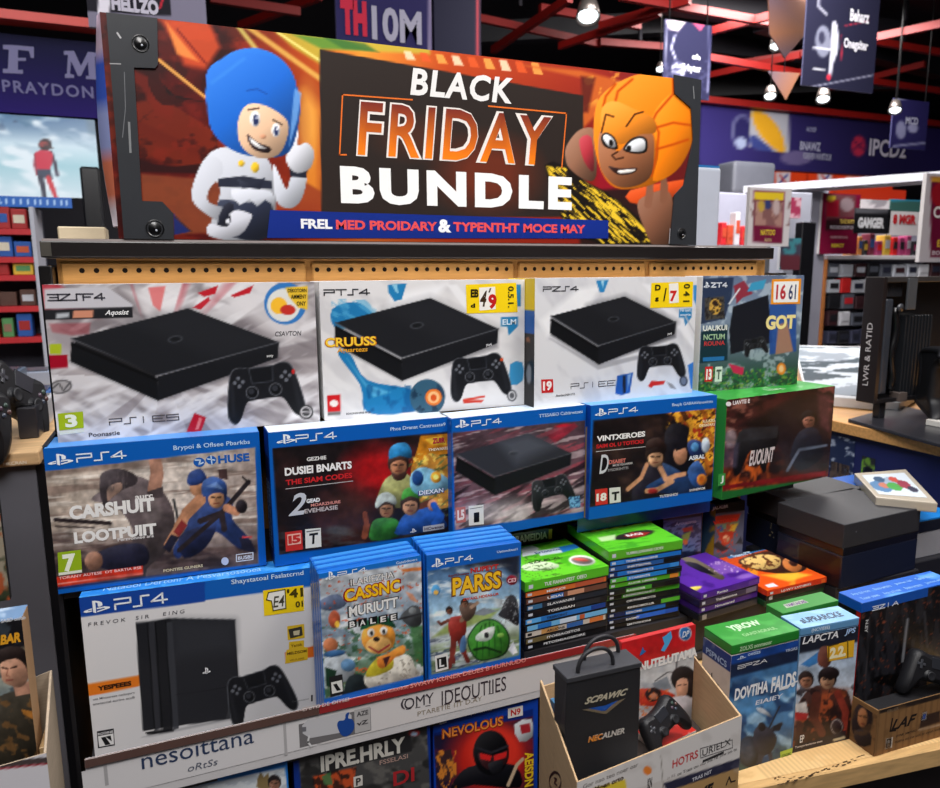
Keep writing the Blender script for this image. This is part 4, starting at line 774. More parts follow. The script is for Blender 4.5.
# -------------------------------------------------------- price rail across the fixture
rl = Face((-.17, 1.0265, -.80), (1, 0, 0), (0, 0, 1), .91, .16)
t = thing('shelf_price_rail', (.28, 1.03, -.733), 'long white price rail with brown and red strip below the third row', 'price rail')
m = MB(); m.box(-.160, .74, 1.0268, 1.031, -.7325, -.654, (206, 204, 206), 'card', .001); m.build('rail_body', t)
m = MB(); m.box(-.160, .16, 1.024, 1.0266, -.6655, -.652, (92, 68, 62), 'plastic', .0005); tag(m.build('rail_trim', t), 'brown strip')
m = MB(); m.box(.1605, .74, 1.024, 1.0266, -.6655, -.652, (150, 40, 42), 'plastic', .0005); tag(m.build('rail_trim', t), 'dark red strip with pale lettering')
m = MB(); F = rl.crop(290, 650, .2872); F2 = Face((-.17, 1.0236, -.80), (1, 0, 0), (0, 0, 1), .91, .16).crop(290, 650, .2872)
text(m, F2, 'EFETIS DE OITSE!', 44, 213, 206, 176, (214, 196, 190), .02, rise=0); 
text(m, F2, 'GEINOUV AURANUR!', 270, 165, 412, 133, (236, 150, 140), .02); text(m, F2, 'SWAW KUNER DEUES B HURNUDU', 418, 133, 820, 45, (236, 150, 140), .02)
m.build('rail_lettering', t)
m = MB(); shape(m, rl, [(.005, .082), (.325, .082), (.325, .13), (.005, .13)], (216, 214, 216), 0, 'print', True); F = rl.crop(60, 550, .302)
text(m, F, 'nesoıttana', 272, 726, 640, 596, (44, 60, 92), .0); text(m, F, 'oRtSs', 424, 734, 522, 700, (90, 96, 112), .0, .2)
rect(m, F, 150, 780, 153, 690, (170, 168, 170)); rect(m, F, 744, 680, 747, 560, (176, 174, 176))
tag(m.build('price_card', t), 'white card reading nesoittana')
m = MB(); shape(m, rl, [(.33, .082), (.9, .082), (.9, .13), (.33, .13)], (216, 212, 212), 0, 'print', True); F = rl.crop(290, 650, .2872)
text(m, F, '(', 386, 208, 400, 168, (50, 44, 54), .01); text(m, F, 'OMY', 398, 208, 500, 146, (50, 44, 54), .0); text(m, F, 'IDEOUTIIES', 528, 194, 752, 90, (60, 50, 58), .0); 
for x, y in ((412, 206), (445, 200), (480, 194), (545, 188), (585, 176), (640, 168), (700, 152), (400, 172), (470, 160), (560, 140), (620, 128), (690, 112)): stroke(m, F, [(x-8, y+1), (x+8, y-2)], 2.4, (50, 44, 54))
text(m, F, 'PTARETIE 1IT D.AY', 444, 230, 668, 166, (150, 138, 120), .0)
rect(m, F, 34, 340, 280, 200, (112, 110, 112), 1); shape(m, F, [(42, 262), (60, 244), (200, 214), (214, 226), (214, 280), (70, 306), (44, 290)], (196, 196, 200), 2); stroke(m, F, [(66, 300), (62, 320), (74, 334)], 6, (214, 214, 216), 3); rect(m, F, 226, 290, 278, 196, (180, 178, 178), 2)
shape(m, F, smooth_poly([(164, 262), (170, 246), (186, 244), (192, 236), (194, 222), (206, 216), (202, 236), (216, 240), (224, 258), (218, 282), (196, 300), (176, 292)], 3), (30, 72, 150), 3)
text(m, F, 'AZE', 232, 232, 272, 206, (80, 78, 80), .03, 0, 3); text(m, F, 'vZ', 232, 264, 272, 240, (60, 58, 60), .03, 0, 3); shape(m, F, [(40, 268), (56, 266), (56, 282), (42, 284)], (110, 110, 116), 3)
tag(m.build('price_card', t), 'white card reading omy ideoutiies with a blue mark')

# ----------------------------------------------------- cases below the rail
def low_case(tl, tr, zt, label, draw, d=.05, col=(22, 80, 180)):
    q = Bx(PZ(*tl, zt), PZ(*tr, zt), zt, -1.0298, d)
    t = thing('game_case', q.base, label, 'game case', 'cases on the lower tier'); m = MB(); m.hexa(q.corners(), col, 'plastic', .002, 2); m.build('case_shell', t); draw(t, q)
def d1(t, q):
    F = q.front.crop(100, 640, .2447); p = Art(F, 1.4); p.fill((30, 120, 210)); Q = [(330, 610), (755, 520), (775, 700), (330, 800)]; k = np.clip(p.sd(Q)/5+.5, 0, 1); keep = p.c.copy(); p.vgrad([(0, (196, 206, 216)), (1, (150, 160, 170))]); p.noise(60, 20, (230, 236, 240), .5, .1, 4, .8); p.poly([(640, 600), (655, 540), (670, 560), (690, 545), (690, 620)], (140, 120, 80), sm=2); head(p, 713, 585, 26, (176, 128, 104), (40, 34, 36)); p.c = p.c*k[:, None]+keep*(1-k[:, None])
    m = MB(); p.put(m); rect(m, F, 674, 512, 740, 480, (220, 230, 240)); m.build('cover_sheet', t)
low_case((158, 788), (287, 758), -.7345, 'bright blue case with pale cover below the nesoittana card', d1, col=(30, 120, 210))
def d2(t, q):
    F = q.front.crop(290, 650, .2872); p = Art(F, 1.3); p.fill((12, 50, 140)); Q = [(30, 375), (476, 262), (500, 700), (60, 800)]; k = np.clip(p.sd(Q)/4+.5, 0, 1); keep = p.c.copy(); p.vgrad([(0, (76, 76, 76)), (1, (50, 48, 50))]); p.noise(40, 30, (110, 108, 104), .55, .1, 4, .7); p.noise(60, 40, (30, 30, 30), .55, .1, 14, .7); p.poly([(80, 440), (230, 408), (220, 480), (90, 490)], (196, 80, 40)); p.noise(20, 20, (30, 24, 24), .5, .1, 9, .8, 0, ((p.x > 80)*(p.x < 230)*(p.y > 410)).astype(float)); p.poly([(110, 440), (140, 425), (150, 470), (120, 470)], (60, 130, 80), .8)
    p.poly([(100, 372), (420, 288), (424, 352), (104, 430)], (40, 40, 42)); p.ell(432, 288, 20, 12, (190, 60, 60), 0, .8); p.ell(432, 292, 12, 7, (170, 200, 230))
    p.c = p.c*k[:, None]+keep*(1-k[:, None]); m = MB(); p.put(m); pslogo(m, F, 22, 374, 50, 354, (220, 230, 240)); text(m, F, 'Drareb ne!', 70, 362, 140, 344, (200, 215, 240), .0)
    text(m, F, 'IPRE.HRLY', 108, 426, 400, 300, (206, 204, 196), .04); text(m, F, 'FSSELASI', 312, 400, 410, 370, (180, 150, 140), .01); text(m, F, 'DI', 360, 474, 432, 406, (170, 40, 46), .02); rect(m, F, 222, 478, 252, 434, (214, 210, 204)); text(m, F, 'P', 230, 472, 246, 442, (50, 50, 50), .03, 0, 3); m.build('cover_sheet', t)
low_case((293, 755), (430, 723), -.7345, 'grey metal-look cover reading ipre hrly below the price rail', d2, col=(14, 60, 160))
def d3(t, q):
    F = q.front.crop(290, 650, .2872); p = Art(F, 1.2); p.fill((16, 64, 170)); Q = [(500, 290), (846, 205), (850, 600), (520, 700)]; k = np.clip(p.sd(Q)/4+.5, 0, 1); keep = p.c.copy(); p.shade = .4
    p.fill((34, 26, 54)); p.noise(60, 40, (80, 30, 60), .55, .1, 4, .8); p.ell(700, 380, 140, 130, (206, 40, 30), 0, .95, 80); p.ell(712, 350, 92, 90, (240, 60, 44), 0, .8, 40); p.poly([(500, 300), (500, 270), (846, 190), (846, 230)], (14, 40, 120))
    p.poly([(640, 470), (560, 490), (590, 430), (650, 400), (780, 400), (800, 480)], (20, 20, 26), sm=3); p.ell(700, 358, 62, 78, (16, 16, 20)); p.poly([(655, 360), (700, 372), (755, 350), (752, 395), (705, 420), (668, 400)], (60, 30, 34), sm=2); p.poly([(660, 358), (702, 368), (698, 386), (664, 380)], (220, 40, 40)); p.poly([(708, 368), (756, 352), (752, 374), (712, 386)], (220, 40, 40)); p.line([(650, 340), (700, 358), (758, 334)], 8, (44, 44, 52)); p.poly([(690, 395), (740, 385), (735, 420), (705, 432)], (30, 30, 36), sm=2); p.line([(760, 470), (790, 400), (810, 380)], 12, (206, 180, 150))
    p.poly([(508, 360), (560, 345), (580, 440), (520, 470)], (60, 40, 44)); p.noise(12, 24, (230, 140, 50), .5, .1, 9, .9, 0, ((p.x > 508)*(p.x < 580)*(p.y > 350)).astype(float)); p.poly([(780, 260), (840, 240), (846, 300), (800, 320)], (206, 210, 216), sm=2); p.poly([(800, 262), (835, 255), (838, 285), (806, 292)], (170, 40, 50))
    p.c = p.c*k[:, None]+keep*(1-k[:, None]); m = MB(); p.put(m)
    pslogo(m, F, 510, 262, 546, 238, (230, 236, 245)); text(m, F, 'ESmanaoynesSrno', 552, 246, 704, 204, (220, 230, 245), .02); text(m, F, 'NEVOLOUS', 528, 312, 744, 226, (150, 60, 10), .05); text(m, F, 'NEVOLOUS', 531, 308, 740, 230, (236, 140, 60), .02, 0, 3)
    text(m, F, 'AEISDN', 816, 478, 848, 350, (240, 200, 40), .04, 0, 2, rot=90); m.build('cover_sheet', t)
    m = MB(); rect(m, F, 758, 238, 810, 192, (226, 222, 218), 3); text(m, F, 'N9', 768, 230, 802, 200, (200, 40, 40), .03, 0, 4); tag(m.build('price_sticker', t), 'white price sticker')
low_case((433, 720), (538, 697.5), -.7345, 'cover with black masked face on red glow below the price rail', d3, col=(16, 66, 176))

# ---------------------------------------------------- lying stacks of game cases
def stack(name, tl, tr, d, zt, specs, group, top, lab):
    """specs: (thickness, edge colour, spine colour, spine text, accents) from the top down"""
    A = PZ(*tl, zt)[:2]; B = PZ(*tr, zt)[:2]; z = zt; rnd = random.Random(len(specs)*7+3)
    for i, (th, col, sp, words, acc, desc) in enumerate(specs):
        q0 = Bx(A, B, z, z-th+.0004, d); j = rnd.uniform(-.0025, .0025) if i else 0; jy = rnd.uniform(0, .004) if i else 0
        A2 = A+q0.e*j+q0.k*jy; B2 = B+q0.e*j+q0.k*jy
        q = Bx(A2, B2, z, z-th+.0004, d-.004)
        t = thing('game_case', q.base, desc+lab, 'game case', group)
        m = MB(); m.hexa(q.corners(), col, 'plastic', .0014, 2); m.build('case_shell', t)
        f = q.front; m = MB(); w, h = f.w, f.h
        R = lambda x0, x1, y0, y1, c, l=1: shape(m, f, [(w*x0, h*y0), (w*x1, h*y0), (w*x1, h*y1), (w*x0, h*y1)], c, l, 'print', True)
        R(.02, .98, .12, .88, sp)
        for (x0, x1, c) in acc: R(x0, x1, .14, .86, c, 2)
        if words:
            V, G = glyphs(words, .02, 0); x0 = .14 if len(words) < 12 else .1; ww = min(.5, .036*len(words))
            lum = sum(sp)/3; c = (232, 234, 236) if lum < 150 else (30, 30, 34)
            if acc and acc[0][0] < .3 and sum(acc[0][2])/3 > 160: c = (30, 30, 34)
            m.add([f.W(w*(x0+.12+ww*x), h*(.3+.38*y), .0012) for x, y in V], G, c, 'print')
            R(.04, .09, .3, .7, c if lum > 150 else (200, 205, 215), 3)
        m.build('spine_label', t)
        if i == 0: top(t, q)
        z -= th
GRN = (84, 176, 36); GR2 = (70, 160, 40); BL2 = (30, 112, 200); K = (22, 22, 26)
def topL(t, q):
    F = q.top.crop(510, 500, .203); p = Art(F, 1.2); p.shade = .3; p.fill((104, 206, 44)); p.noise(80, 10, (70, 170, 30), .55, .1, 4, .8, -8); p.poly([(55, 235), (110, 222), (150, 242), (60, 256)], (236, 240, 240)); p.poly([(60, 258), (130, 240), (150, 262), (60, 280)], (230, 236, 244)); p.poly([(205, 238), (320, 215), (350, 232), (260, 258)], (36, 120, 200)); p.poly([(130, 250), (240, 235), (260, 258), (150, 275)], (214, 230, 240)); p.ell(355, 298, 66, 26, (226, 232, 220), 4); p.ell(355, 298, 52, 17, (120, 110, 110), 4); p.ell(350, 294, 40, 8, (210, 90, 80), 6); p.poly([(62, 322), (150, 300), (240, 318), (220, 340), (120, 350), (64, 342)], (226, 240, 210), .9, sm=2); p.noise(16, 6, (60, 90, 40), .6, .1, 9, .8, 0, ((p.x < 260)*(p.y > 280)).astype(float))
    m = MB(); p.put(m); text(m, F, 'SZKALXI', 100, 318, 250, 290, (30, 60, 20), .03); text(m, F, 'Ertotnua', 130, 268, 250, 244, (40, 80, 150), .02); m.build('cover_sheet', t)
SL = [(.0185, GRN, (88, 186, 40), 'TUE FIANANTEST  OEEO', [], 'bright green game case topping'), (.0125, K, (214, 110, 50), 'MIONOI', [(.6, .95, (190, 90, 60))], 'orange-spined game case second from the top of'),
      (.0125, K, (112, 70, 56), 'UEIAI', [(.3, .45, (40, 110, 190)), (.5, .7, (206, 150, 120))], 'brown-spined game case with blue patch in'), (.0125, K, (34, 40, 52), 'SLAVARNRS', [(.03, .2, (60, 110, 150))], 'dark slate-spined game case high in'),
      (.0125, K, (24, 24, 30), 'TOISAISAN', [(.6, .9, (44, 44, 50))], 'plain black-spined game case in the middle of'), (.0125, K, (40, 116, 196), 'TESROHT', [(.03, .2, (90, 170, 230)), (.8, .98, (20, 60, 140))], 'bright blue-spined game case in the middle of'),
      (.0125, K, (110, 180, 226), '', [(.14, .3, (36, 110, 190)), (.4, .6, (206, 220, 235)), (.64, .7, (190, 90, 50))], 'pale blue and white-spined game case in'), (.0125, K, (206, 196, 184), 'ARUONS', [(.2, .4, (200, 150, 90)), (.5, .7, (50, 100, 170)), (.78, .95, (214, 120, 60))], 'cream-spined patchwork game case in'),
      (.0125, K, (44, 44, 48), 'IYOESAOSTOS', [(.02, .3, (110, 96, 60))], 'grey and gold-spined game case low in'), (.0125, K, (20, 20, 24), 'FETOSMSAOSSOIRE', [], 'black-spined game case at the bottom of')]
stack('l', (525, 583), (609, 566), .158, -.53, SL, 'left stack of lying game cases', topL, ' the left lying stack')
def topR(t, q):
    F = q.top.crop(510, 500, .203); p = Art(F, 1.2); p.shade = .3; p.fill((92, 196, 40)); p.noise(70, 8, (60, 150, 30), .55, .1, 14, .8, -8); p.poly([(285, 105), (640, 55), (700, 95), (360, 140), (300, 125)], (30, 110, 200)); p.poly([(310, 112), (400, 98), (440, 115), (350, 130)], (200, 226, 245)); p.poly([(440, 100), (560, 80), (580, 90), (470, 108)], (220, 90, 140), .9); p.poly([(450, 98), (570, 78), (580, 92), (470, 110)], (226, 232, 240), .8); p.poly([(360, 142), (690, 92), (720, 104), (400, 160)], (190, 206, 70)); p.noise(26, 6, (90, 60, 50), .5, .1, 6, .9, -8, ((p.y < 165)*(p.sd([(360, 142), (690, 92), (720, 104), (400, 160)]) > 0)).astype(float))
    p.ell(610, 172, 100, 18, (40, 34, 36), -10); p.poly([(560, 178), (600, 160), (690, 158), (660, 178), (600, 186)], (206, 40, 40), .7, soft=3); p.poly([(430, 185), (520, 170), (520, 195), (450, 205)], (220, 236, 200), .8, soft=8)
    m = MB(); p.put(m); text(m, F, 'BACS', 580, 182, 650, 164, (240, 240, 240), .03); m.build('cover_sheet', t)
SR = [(.0185, GRN, (92, 176, 44), 'YUSRRS JOGUINIS CSOEII', [], 'green game case topping'), (.0116, K, BL2, 'TRIMHMNNORNS', [(.03, .2, (50, 130, 214))], 'blue-spined game case right under the green top of'),
      (.0116, K, (40, 90, 160), 'INRTSKPNL', [(.75, .98, (20, 20, 24))], 'blue-spined game case with black end block in'), (.0116, K, BL2, 'TOMSAITRTS', [(.02, .14, (20, 50, 110)), (.85, .98, (60, 140, 220))], 'blue-spined game case with navy end in'),
      (.0116, K, (36, 130, 210), 'STARENTS', [(.02, .24, (84, 180, 60)), (.78, .98, (20, 20, 24))], 'half green half blue-spined game case in'), (.0116, K, (84, 170, 40), 'AUOR UMEIRS', [(.84, .96, (230, 140, 50))], 'green-spined game case with orange end in'),
      (.0116, K, (30, 34, 30), 'RASODER', [(.25, .6, (70, 160, 50)), (.78, .98, (24, 20, 24))], 'black-spined game case with green centre in'), (.0116, (70, 150, 40), (70, 160, 40), 'EREMESREAHET', [(.02, .2, (24, 30, 24))], 'plain green-spined game case in the middle of'),
      (.0116, K, (24, 26, 26), 'ORTHSEMOTIS', [], 'thin black-spined game case in the lower half of'), (.0116, K, (20, 22, 22), 'KRSNOMOLUR', [(.72, .98, (84, 176, 50))], 'black-spined game case with green end block in'),
      (.0116, K, (30, 110, 200), 'EEROME', [(.02, .25, (20, 40, 90)), (.8, .98, (20, 20, 24))], 'blue-spined game case near the bottom of'), (.0116, K, (34, 100, 210), 'EASMT', [(.02, .4, (22, 26, 40)), (.8, .98, (30, 80, 180))], 'blue and black-spined game case near the bottom of'),
      (.0116, K, (18, 18, 22), 'SMTOIHONI', [], 'black-spined game case at the very bottom of')]
stack('r', (609, 552), (683, 540), .165, -.505, SR, 'right stack of lying game cases', topR, ' the right lying stack')
m = MB(); m.box(.53, .89, 1.062, 1.24, -.7325, -.6625, (40, 38, 42), 'paint'); m.build('riser', fx)
# ------------------------------------------------- game controller as a real object
def controller(name, at, w, rot, label, cat='game controller', group=None, col=(22, 22, 26), parent=None):
    """rot: 3x3 matrix, columns = right, down(handles), face normal"""
    C0 = np.array(at, float); R = np.array(rot, float).T
    t = thing(name, C0, label, cat, group) if parent is None else None
    out = smooth_poly(PAD, 4); o = np.array(out); N = len(o)
    nxt = np.roll(o, -1, 0)-np.roll(o, 1, 0); nn = np.stack([nxt[:, 1], -nxt[:, 0]], 1); nn /= np.linalg.norm(nn, axis=1)[:, None]
    if (nn*(o-o.mean(0))).sum() < 0: nn = -nn
    L = [(-.085, -.1), (-.05, -.125), (-.012, -.09), (0, -.02), (-.008, .05), (-.04, .095), (-.08, .115)]
    V = []; F = []
    T = lambda x, y, z: C0+w*(R[0]*x+R[1]*y+R[2]*z)
    for i, (ins, z) in enumerate(L):
        q = o+nn*ins
        for k in range(N):
            g = max(0, q[k][1]-.1); V.append(T(q[k][0], q[k][1], z-g*g*.9))
    for i in range(len(L)-1):
        for k in range(N): F.append((i*N+k, i*N+(k+1) % N, (i+1)*N+(k+1) % N, (i+1)*N+k))
    m = MB()
    if np.cross(R[0], R[1])@R[2] > 0: F = [f[::-1] for f in F]
    m.add(V, F, col, 'soft_black', True)
    for i, fl in ((0, 1), (len(L)-1, 0)):
        P = [Vector((*(o+nn*L[i][0])[k], 0)) for k in range(N)]; tr = tessellate_polygon([P])
        W = []
        for k in range(N):
            q = (o+nn*L[i][0])[k]; g = max(0, q[1]-.1); W.append(T(q[0], q[1], L[i][1]-g*g*.9))
        m.add(W, tr, col, 'soft_black', True)
    body = m.build('body', t)
    z = .115
    m = MB(); m.hexa([T(x, y, zz) for zz in (z-.01, z+.008) for x, y in ((-.15, -.26), (.15, -.26), (.13, -.09), (-.13, -.09))], (40, 42, 48), 'plastic', .0006); m.build('touch_pad', t)
    for s in (-1, 1):
        m = MB(); m.lathe(T(.16*s, .03, z-.01), R[2], [(.085*w, 0), (.085*w, .012*w), (.05*w, .015*w), (.045*w, .05*w), (.07*w, .055*w), (.072*w, .075*w), (.05*w, .07*w), (0, .066*w)], (30, 31, 35), 'soft_black', 16); m.build('thumb_stick', t)
    for dx, dy, c in ((.055, 0, (190, 70, 60)), (-.055, 0, (150, 70, 140)), (0, .055, (70, 110, 180)), (0, -.055, (60, 150, 120))):
        m = MB(); m.lathe(T(.32+dx, -.12+dy, z-.035), R[2], [(.028*w, 0), (.028*w, .04*w), (.02*w, .048*w), (0, .05*w)], tuple(.22*v+44 for v in c), 'plastic', 10); m.build('button', t)
    m = MB()
    for a, b2 in (((-.39, -.14), (-.25, -.10)), ((-.34, -.19), (-.30, -.05))): m.hexa([T(x, y, zz) for zz in (z-.045, z+.012) for x, y in ((a[0], a[1]), (b2[0], a[1]), (b2[0], b2[1]), (a[0], b2[1]))], (62, 64, 70), 'plastic', .0005)
    m.build('direction_pad', t)
    return t
def rotm(yaw, tilt, roll=0.):
    """frame of a controller leaning back: yaw about z, tilt from lying (0) to upright (90)"""
    cy, sy = math.cos(yaw), math.sin(yaw); ct, st = math.cos(tilt), math.sin(tilt)
    X = np.array([cy, sy, 0]); B = np.array([-sy, cy, 0]); Z = np.array([0, 0, 1.])
    D = -(B*ct+Z*st); Nn = -B*st+Z*ct
    cr, sr = math.cos(roll), math.sin(roll); X, D = X*cr+D*sr, -X*sr+D*cr
    return np.stack([X, D, Nn], 1)

# --------------------------------------------------- right hand wooden shelf
A = PZ(742, 790, -.75); B = PZ(940, 747.5, -.75); e = (B-A)/np.linalg.norm(B-A); k = np.array([-e[1], e[0], 0])
A = A+np.array([-.0, 0, 0]); E2 = A+e*.64
t = thing('wooden_shelf', (.9, .85, -.79), 'light wooden shelf with corrugated paper liner at the lower right', 'shelf')
m = MB(); q = [A, E2, E2+k*.55, A+k*.40]; m.hexa([(p[0], p[1], -.785) for p in q]+[(p[0], p[1], -.7515) for p in q], (214, 174, 118), 'wood', .002); m.build('board', t)
m = MB(); q = [A+e*.0+k*.012, E2+k*.012, E2+k*.2, A+k*.2]
F = Face((*q[0][:2], -.7512), e, k, .63, .16); p = Art(F, 2.2, off=.0004); p.fill((228, 190, 134)); r = p.A/.0085; p.c = p.c*(1-.10*(np.sin(r*2*math.pi) > .2)[:, None]); p.noise(30, 8, (206, 164, 108), .55, .1, 4, .5); p.put(m, 'matte_print')
F.crop(740, 700, .2128); rn = random.Random(4)
for i in range(26):
    tt = i/25; x = 180+390*tt+rn.uniform(-6, 6); y = 405-135*tt+rn.uniform(-7, 7); L = rn.uniform(6, 16)
    stroke(m, F, [(x, y), (x+L, y-L*.3)], rn.uniform(2.5, 6), (60, 44, 30), 2, 'matte_print')
for i in range(10): x = 160+rn.uniform(0, 90); y = 372+rn.uniform(-12, 14); stroke(m, F, [(x, y), (x+rn.uniform(4, 14), y-2)], 2.5, (90, 66, 40), 2, 'matte_print')
m.build('corrugated_liner', t)
m = MB(); m.hexa([(A[0]+.01, A[1]+.05, -1.5), (E2[0], E2[1]+.05, -1.5), (E2[0], E2[1]+.6, -1.5), (A[0]+.01, A[1]+.4, -1.5), (A[0]+.01, A[1]+.05, -.786), (E2[0], E2[1]+.05, -.786), (E2[0], E2[1]+.6, -.786), (A[0]+.01, A[1]+.4, -.786)], (34, 24, 26), 'paint'); m.build('plinth', t)
m = MB(); m.box(.886, 1.214, 1.045, 1.195, -.7325, -.6590, (32, 32, 38), 'paint', .002); tag(m.build('display_riser'), 'dark riser block under the purple and orange stacks', 'riser')
m = MB(); m.box(1.2225, 1.47, 1.012, 1.27, -1.5, -.6438, (32, 32, 38), 'paint', .002); tag(m.build('display_riser'), 'dark riser block under the two black boxes', 'riser')

# tall boxed game with green case on its lid
A = PZ(732, 646, -.54)[:2]; B = PZ(799.5, 630, -.54)[:2]
g = Bx(A, B, -.54, -.5555, .062); b = Bx(A, B, -.556, -.7508, .062)
t = carton('boxed_game', b, 'tall boxed game reading dovtina falds with blue figure art, right of the cardboard tray', 'boxed game', (206, 196, 190), None)
F = b.front.crop(690, 580, .264); p = Art(F, 1.2); p.shade = .4
p.vgrad([(0, (26, 70, 150)), (.06, (26, 70, 150)), (.08, (26, 38, 66)), (.17, (26, 38, 66)), (.19, (70, 120, 170)), (.5, (84, 140, 190)), (.8, (70, 110, 150)), (1, (60, 84, 80))]); p.noise(60, 50, (170, 206, 232), .55, .12, 4, .8, 20, (p.y-350)/60); p.noise(60, 60, (28, 56, 100), .56, .12, 9, .8, 0, (p.y-340)/60)
p.ell(225, 650, 44, 60, (36, 40, 50)); p.ell(215, 650, 30, 44, (90, 100, 120), 0, .6, 20); limb(p, [(265, 600), (270, 660), (255, 720)], 30, 16, (44, 44, 58)); limb(p, [(270, 600), (320, 560), (345, 545)], 18, 12, (60, 60, 72)); limb(p, [(300, 640), (310, 700)], 18, 12, (44, 44, 58)); p.poly([(240, 580), (265, 550), (300, 560), (330, 600), (300, 660), (250, 650)], (50, 50, 64), sm=3); p.ell(272, 556, 15, 17, (40, 34, 36)); p.line([(300, 560), (340, 478)], 6, (40, 40, 50)); p.poly([(252, 484), (280, 488), (312, 520), (290, 512), (262, 500)], (206, 214, 224), sm=2); p.poly([(320, 550), (350, 545), (340, 570), (310, 575)], (30, 30, 40))
p.poly([(160, 740), (410, 650), (410, 670), (200, 750)], (70, 80, 50), .8, soft=6); p.grit(.15)
m = MB(); p.put(m)
pslogo(m, F, 176, 304, 212, 282, (210, 225, 245)); text(m, F, 'oetizs', 218, 288, 266, 268, (190, 210, 240), .02); ps4(m, F, 180, 338, 290, 296, (236, 236, 238), .16, s='2PZA'); text(m, F, 'YRGRS', 360, 274, 406, 254, (190, 200, 220), .02)
text(m, F, 'DOVTIHA', 166, 458, 296, 378, (246, 246, 248), .04, .1, fit=False); text(m, F, 'FALDS', 304, 428, 402, 344, (246, 246, 248), .04, .1, fit=False); text(m, F, 'EIAIEY', 246, 474, 352, 428, (230, 232, 240), .02, .1, fit=False); stroke(m, F, [(346, 412), (404, 382)], 5, (246, 246, 248), 3)
m.build('front_print', t)
m = MB(); shape(m, F, [(340, 650), (388, 634), (384, 664), (342, 680)], (170, 196, 70), 2); text(m, F, 'OYNOSBIC', 345, 672, 382, 650, (60, 80, 40), .02, 0, 3); m.build('age_mark', t)
m = MB(); Fl = b.left.crop(690, 580, .264); p = Art(Fl, 1.4); p.fill((206, 192, 184)); p.mix((p.v > .86).astype(float), (26, 54, 120)); p.noise(30, 60, (190, 176, 168), .5, .2, 4, .6); p.put(m)
text(m, Fl, 'PSPNCS', .008, .172, .054, .182, (170, 190, 220), .02, metric=True); text(m, Fl, 'J', .022, .125, .04, .148, (60, 60, 70), .02, 0, metric=True, rot=90); text(m, Fl, 'saine sey', .026, .05, .038, .115, (80, 80, 90), .02, metric=True, rot=90); m.build('side_print', t)
t = thing('game_case', g.base, 'thick green case lying on top of the dovtina falds box', 'game case'); m = MB(); m.hexa(g.corners(), (36, 130, 44), 'plastic', .0022, 2); m.build('case_shell', t)
m = MB(); F = g.top.crop(690, 580, .264); p = Art(F, 1.3); p.fill((46, 140, 50)); p.noise(60, 20, (70, 164, 70), .5, .2, 4, .7); p.put(m); text(m, F, 'YJROW', .03, .03, .09, .05, (196, 226, 190), .04, metric=True); text(m, F, 'OAASTAORAUL', .036, .014, .1, .022, (150, 200, 140), .02, metric=True); m.build('cover_sheet', t)
m = MB(); F = g.front; shape(m, F, [(.02, .002), (.128, .002), (.128, .0135), (.02, .0135)], (34, 124, 42), 1, 'print', True); text(m, F, 'ZOLXS oonmeoor', .014, .004, .075, .011, (190, 220, 180), .02, metric=True); m.build('spine_label', t)

# light blue topped boxed game
A = PZ(801, 629, -.54)[:2]; B = PZ(859.5, 618, -.54)[:2]
g = Bx(A, B, -.54, -.5525, .044); b = Bx(A, B, -.553, -.7508, .044)
t = carton('boxed_game', b, 'tall boxed game with kneeling figures and yellow price ticket, light blue case on it', 'boxed game', (110, 150, 190), None)
F = b.front.crop(690, 580, .264); p = Art(F, 1.2); p.shade = .4
p.vgrad([(0, (30, 34, 48)), (.13, (30, 34, 48)), (.15, (170, 190, 214)), (.55, (196, 206, 220)), (.75, (120, 80, 60)), (.9, (60, 36, 34)), (1, (44, 34, 44))]); p.poly([(420, 320), (500, 262), (515, 300), (450, 330)], (50, 120, 190), .9)
p.poly([(420, 450), (480, 400), (560, 410), (605, 440), (600, 600), (420, 620), (405, 520)], (70, 40, 36), sm=3); p.noise(30, 34, (170, 80, 44), .52, .1, 4, .9, 20, (p.y-400)/40); p.noise(20, 24, (30, 20, 24), .55, .1, 14, .8, 20, (p.y-380)/40)
p.poly([(485, 320), (490, 262), (520, 250), (540, 290), (520, 330)], (110, 62, 50), sm=3); head(p, 440, 380, 28, (180, 124, 96), (44, 30, 28)); head(p, 520, 376, 34, (206, 156, 122), (30, 20, 22)); p.ell(530, 352, 36, 24, (30, 20, 22)); p.poly([(398, 470), (440, 460), (450, 520), (400, 530)], (220, 214, 210)); p.poly([(400, 500), (450, 505), (440, 530), (400, 530)], (170, 40, 44))
limb(p, [(560, 430), (590, 500), (580, 580)], 30, 22, (130, 50, 40)); limb(p, [(480, 440), (470, 520), (500, 580)], 40, 26, (100, 50, 40)); p.ell(556, 556, 26, 32, (60, 50, 50)); p.ell(556, 556, 22, 28, (190, 180, 180), 0, .9); p.ell(556, 556, 19, 25, (50, 36, 40)); p.poly([(392, 630), (590, 570), (590, 606), (390, 668)], (36, 30, 40)); p.poly([(540, 604), (585, 590), (590, 600), (545, 612)], (200, 190, 160)); p.grit(.18)
m = MB(); p.put(m); text(m, F, 'LAPCTA', 424, 244, 562, 196, (236, 236, 238), .02, .2); text(m, F, 'JPS', 584, 212, 628, 178, (170, 200, 240), .03, .2); text(m, F, 'EP', 414, 616, 432, 584, (230, 230, 230), .02, 0, 3); text(m, F, 'Toneyorboreroe unae', 396, 640, 500, 612, (220, 215, 215), .01); m.build('front_print', t)
def d(m, F): text(m, F, '2.2.', 526, 300, 592, 244, (250, 240, 200), .06, 0, 3); stroke(m, F, [(524, 304), (524, 250), (560, 240)], 4, (90, 70, 20), 3); stroke(m, F, [(596, 230), (596, 292)], 5, (120, 96, 20), 3)
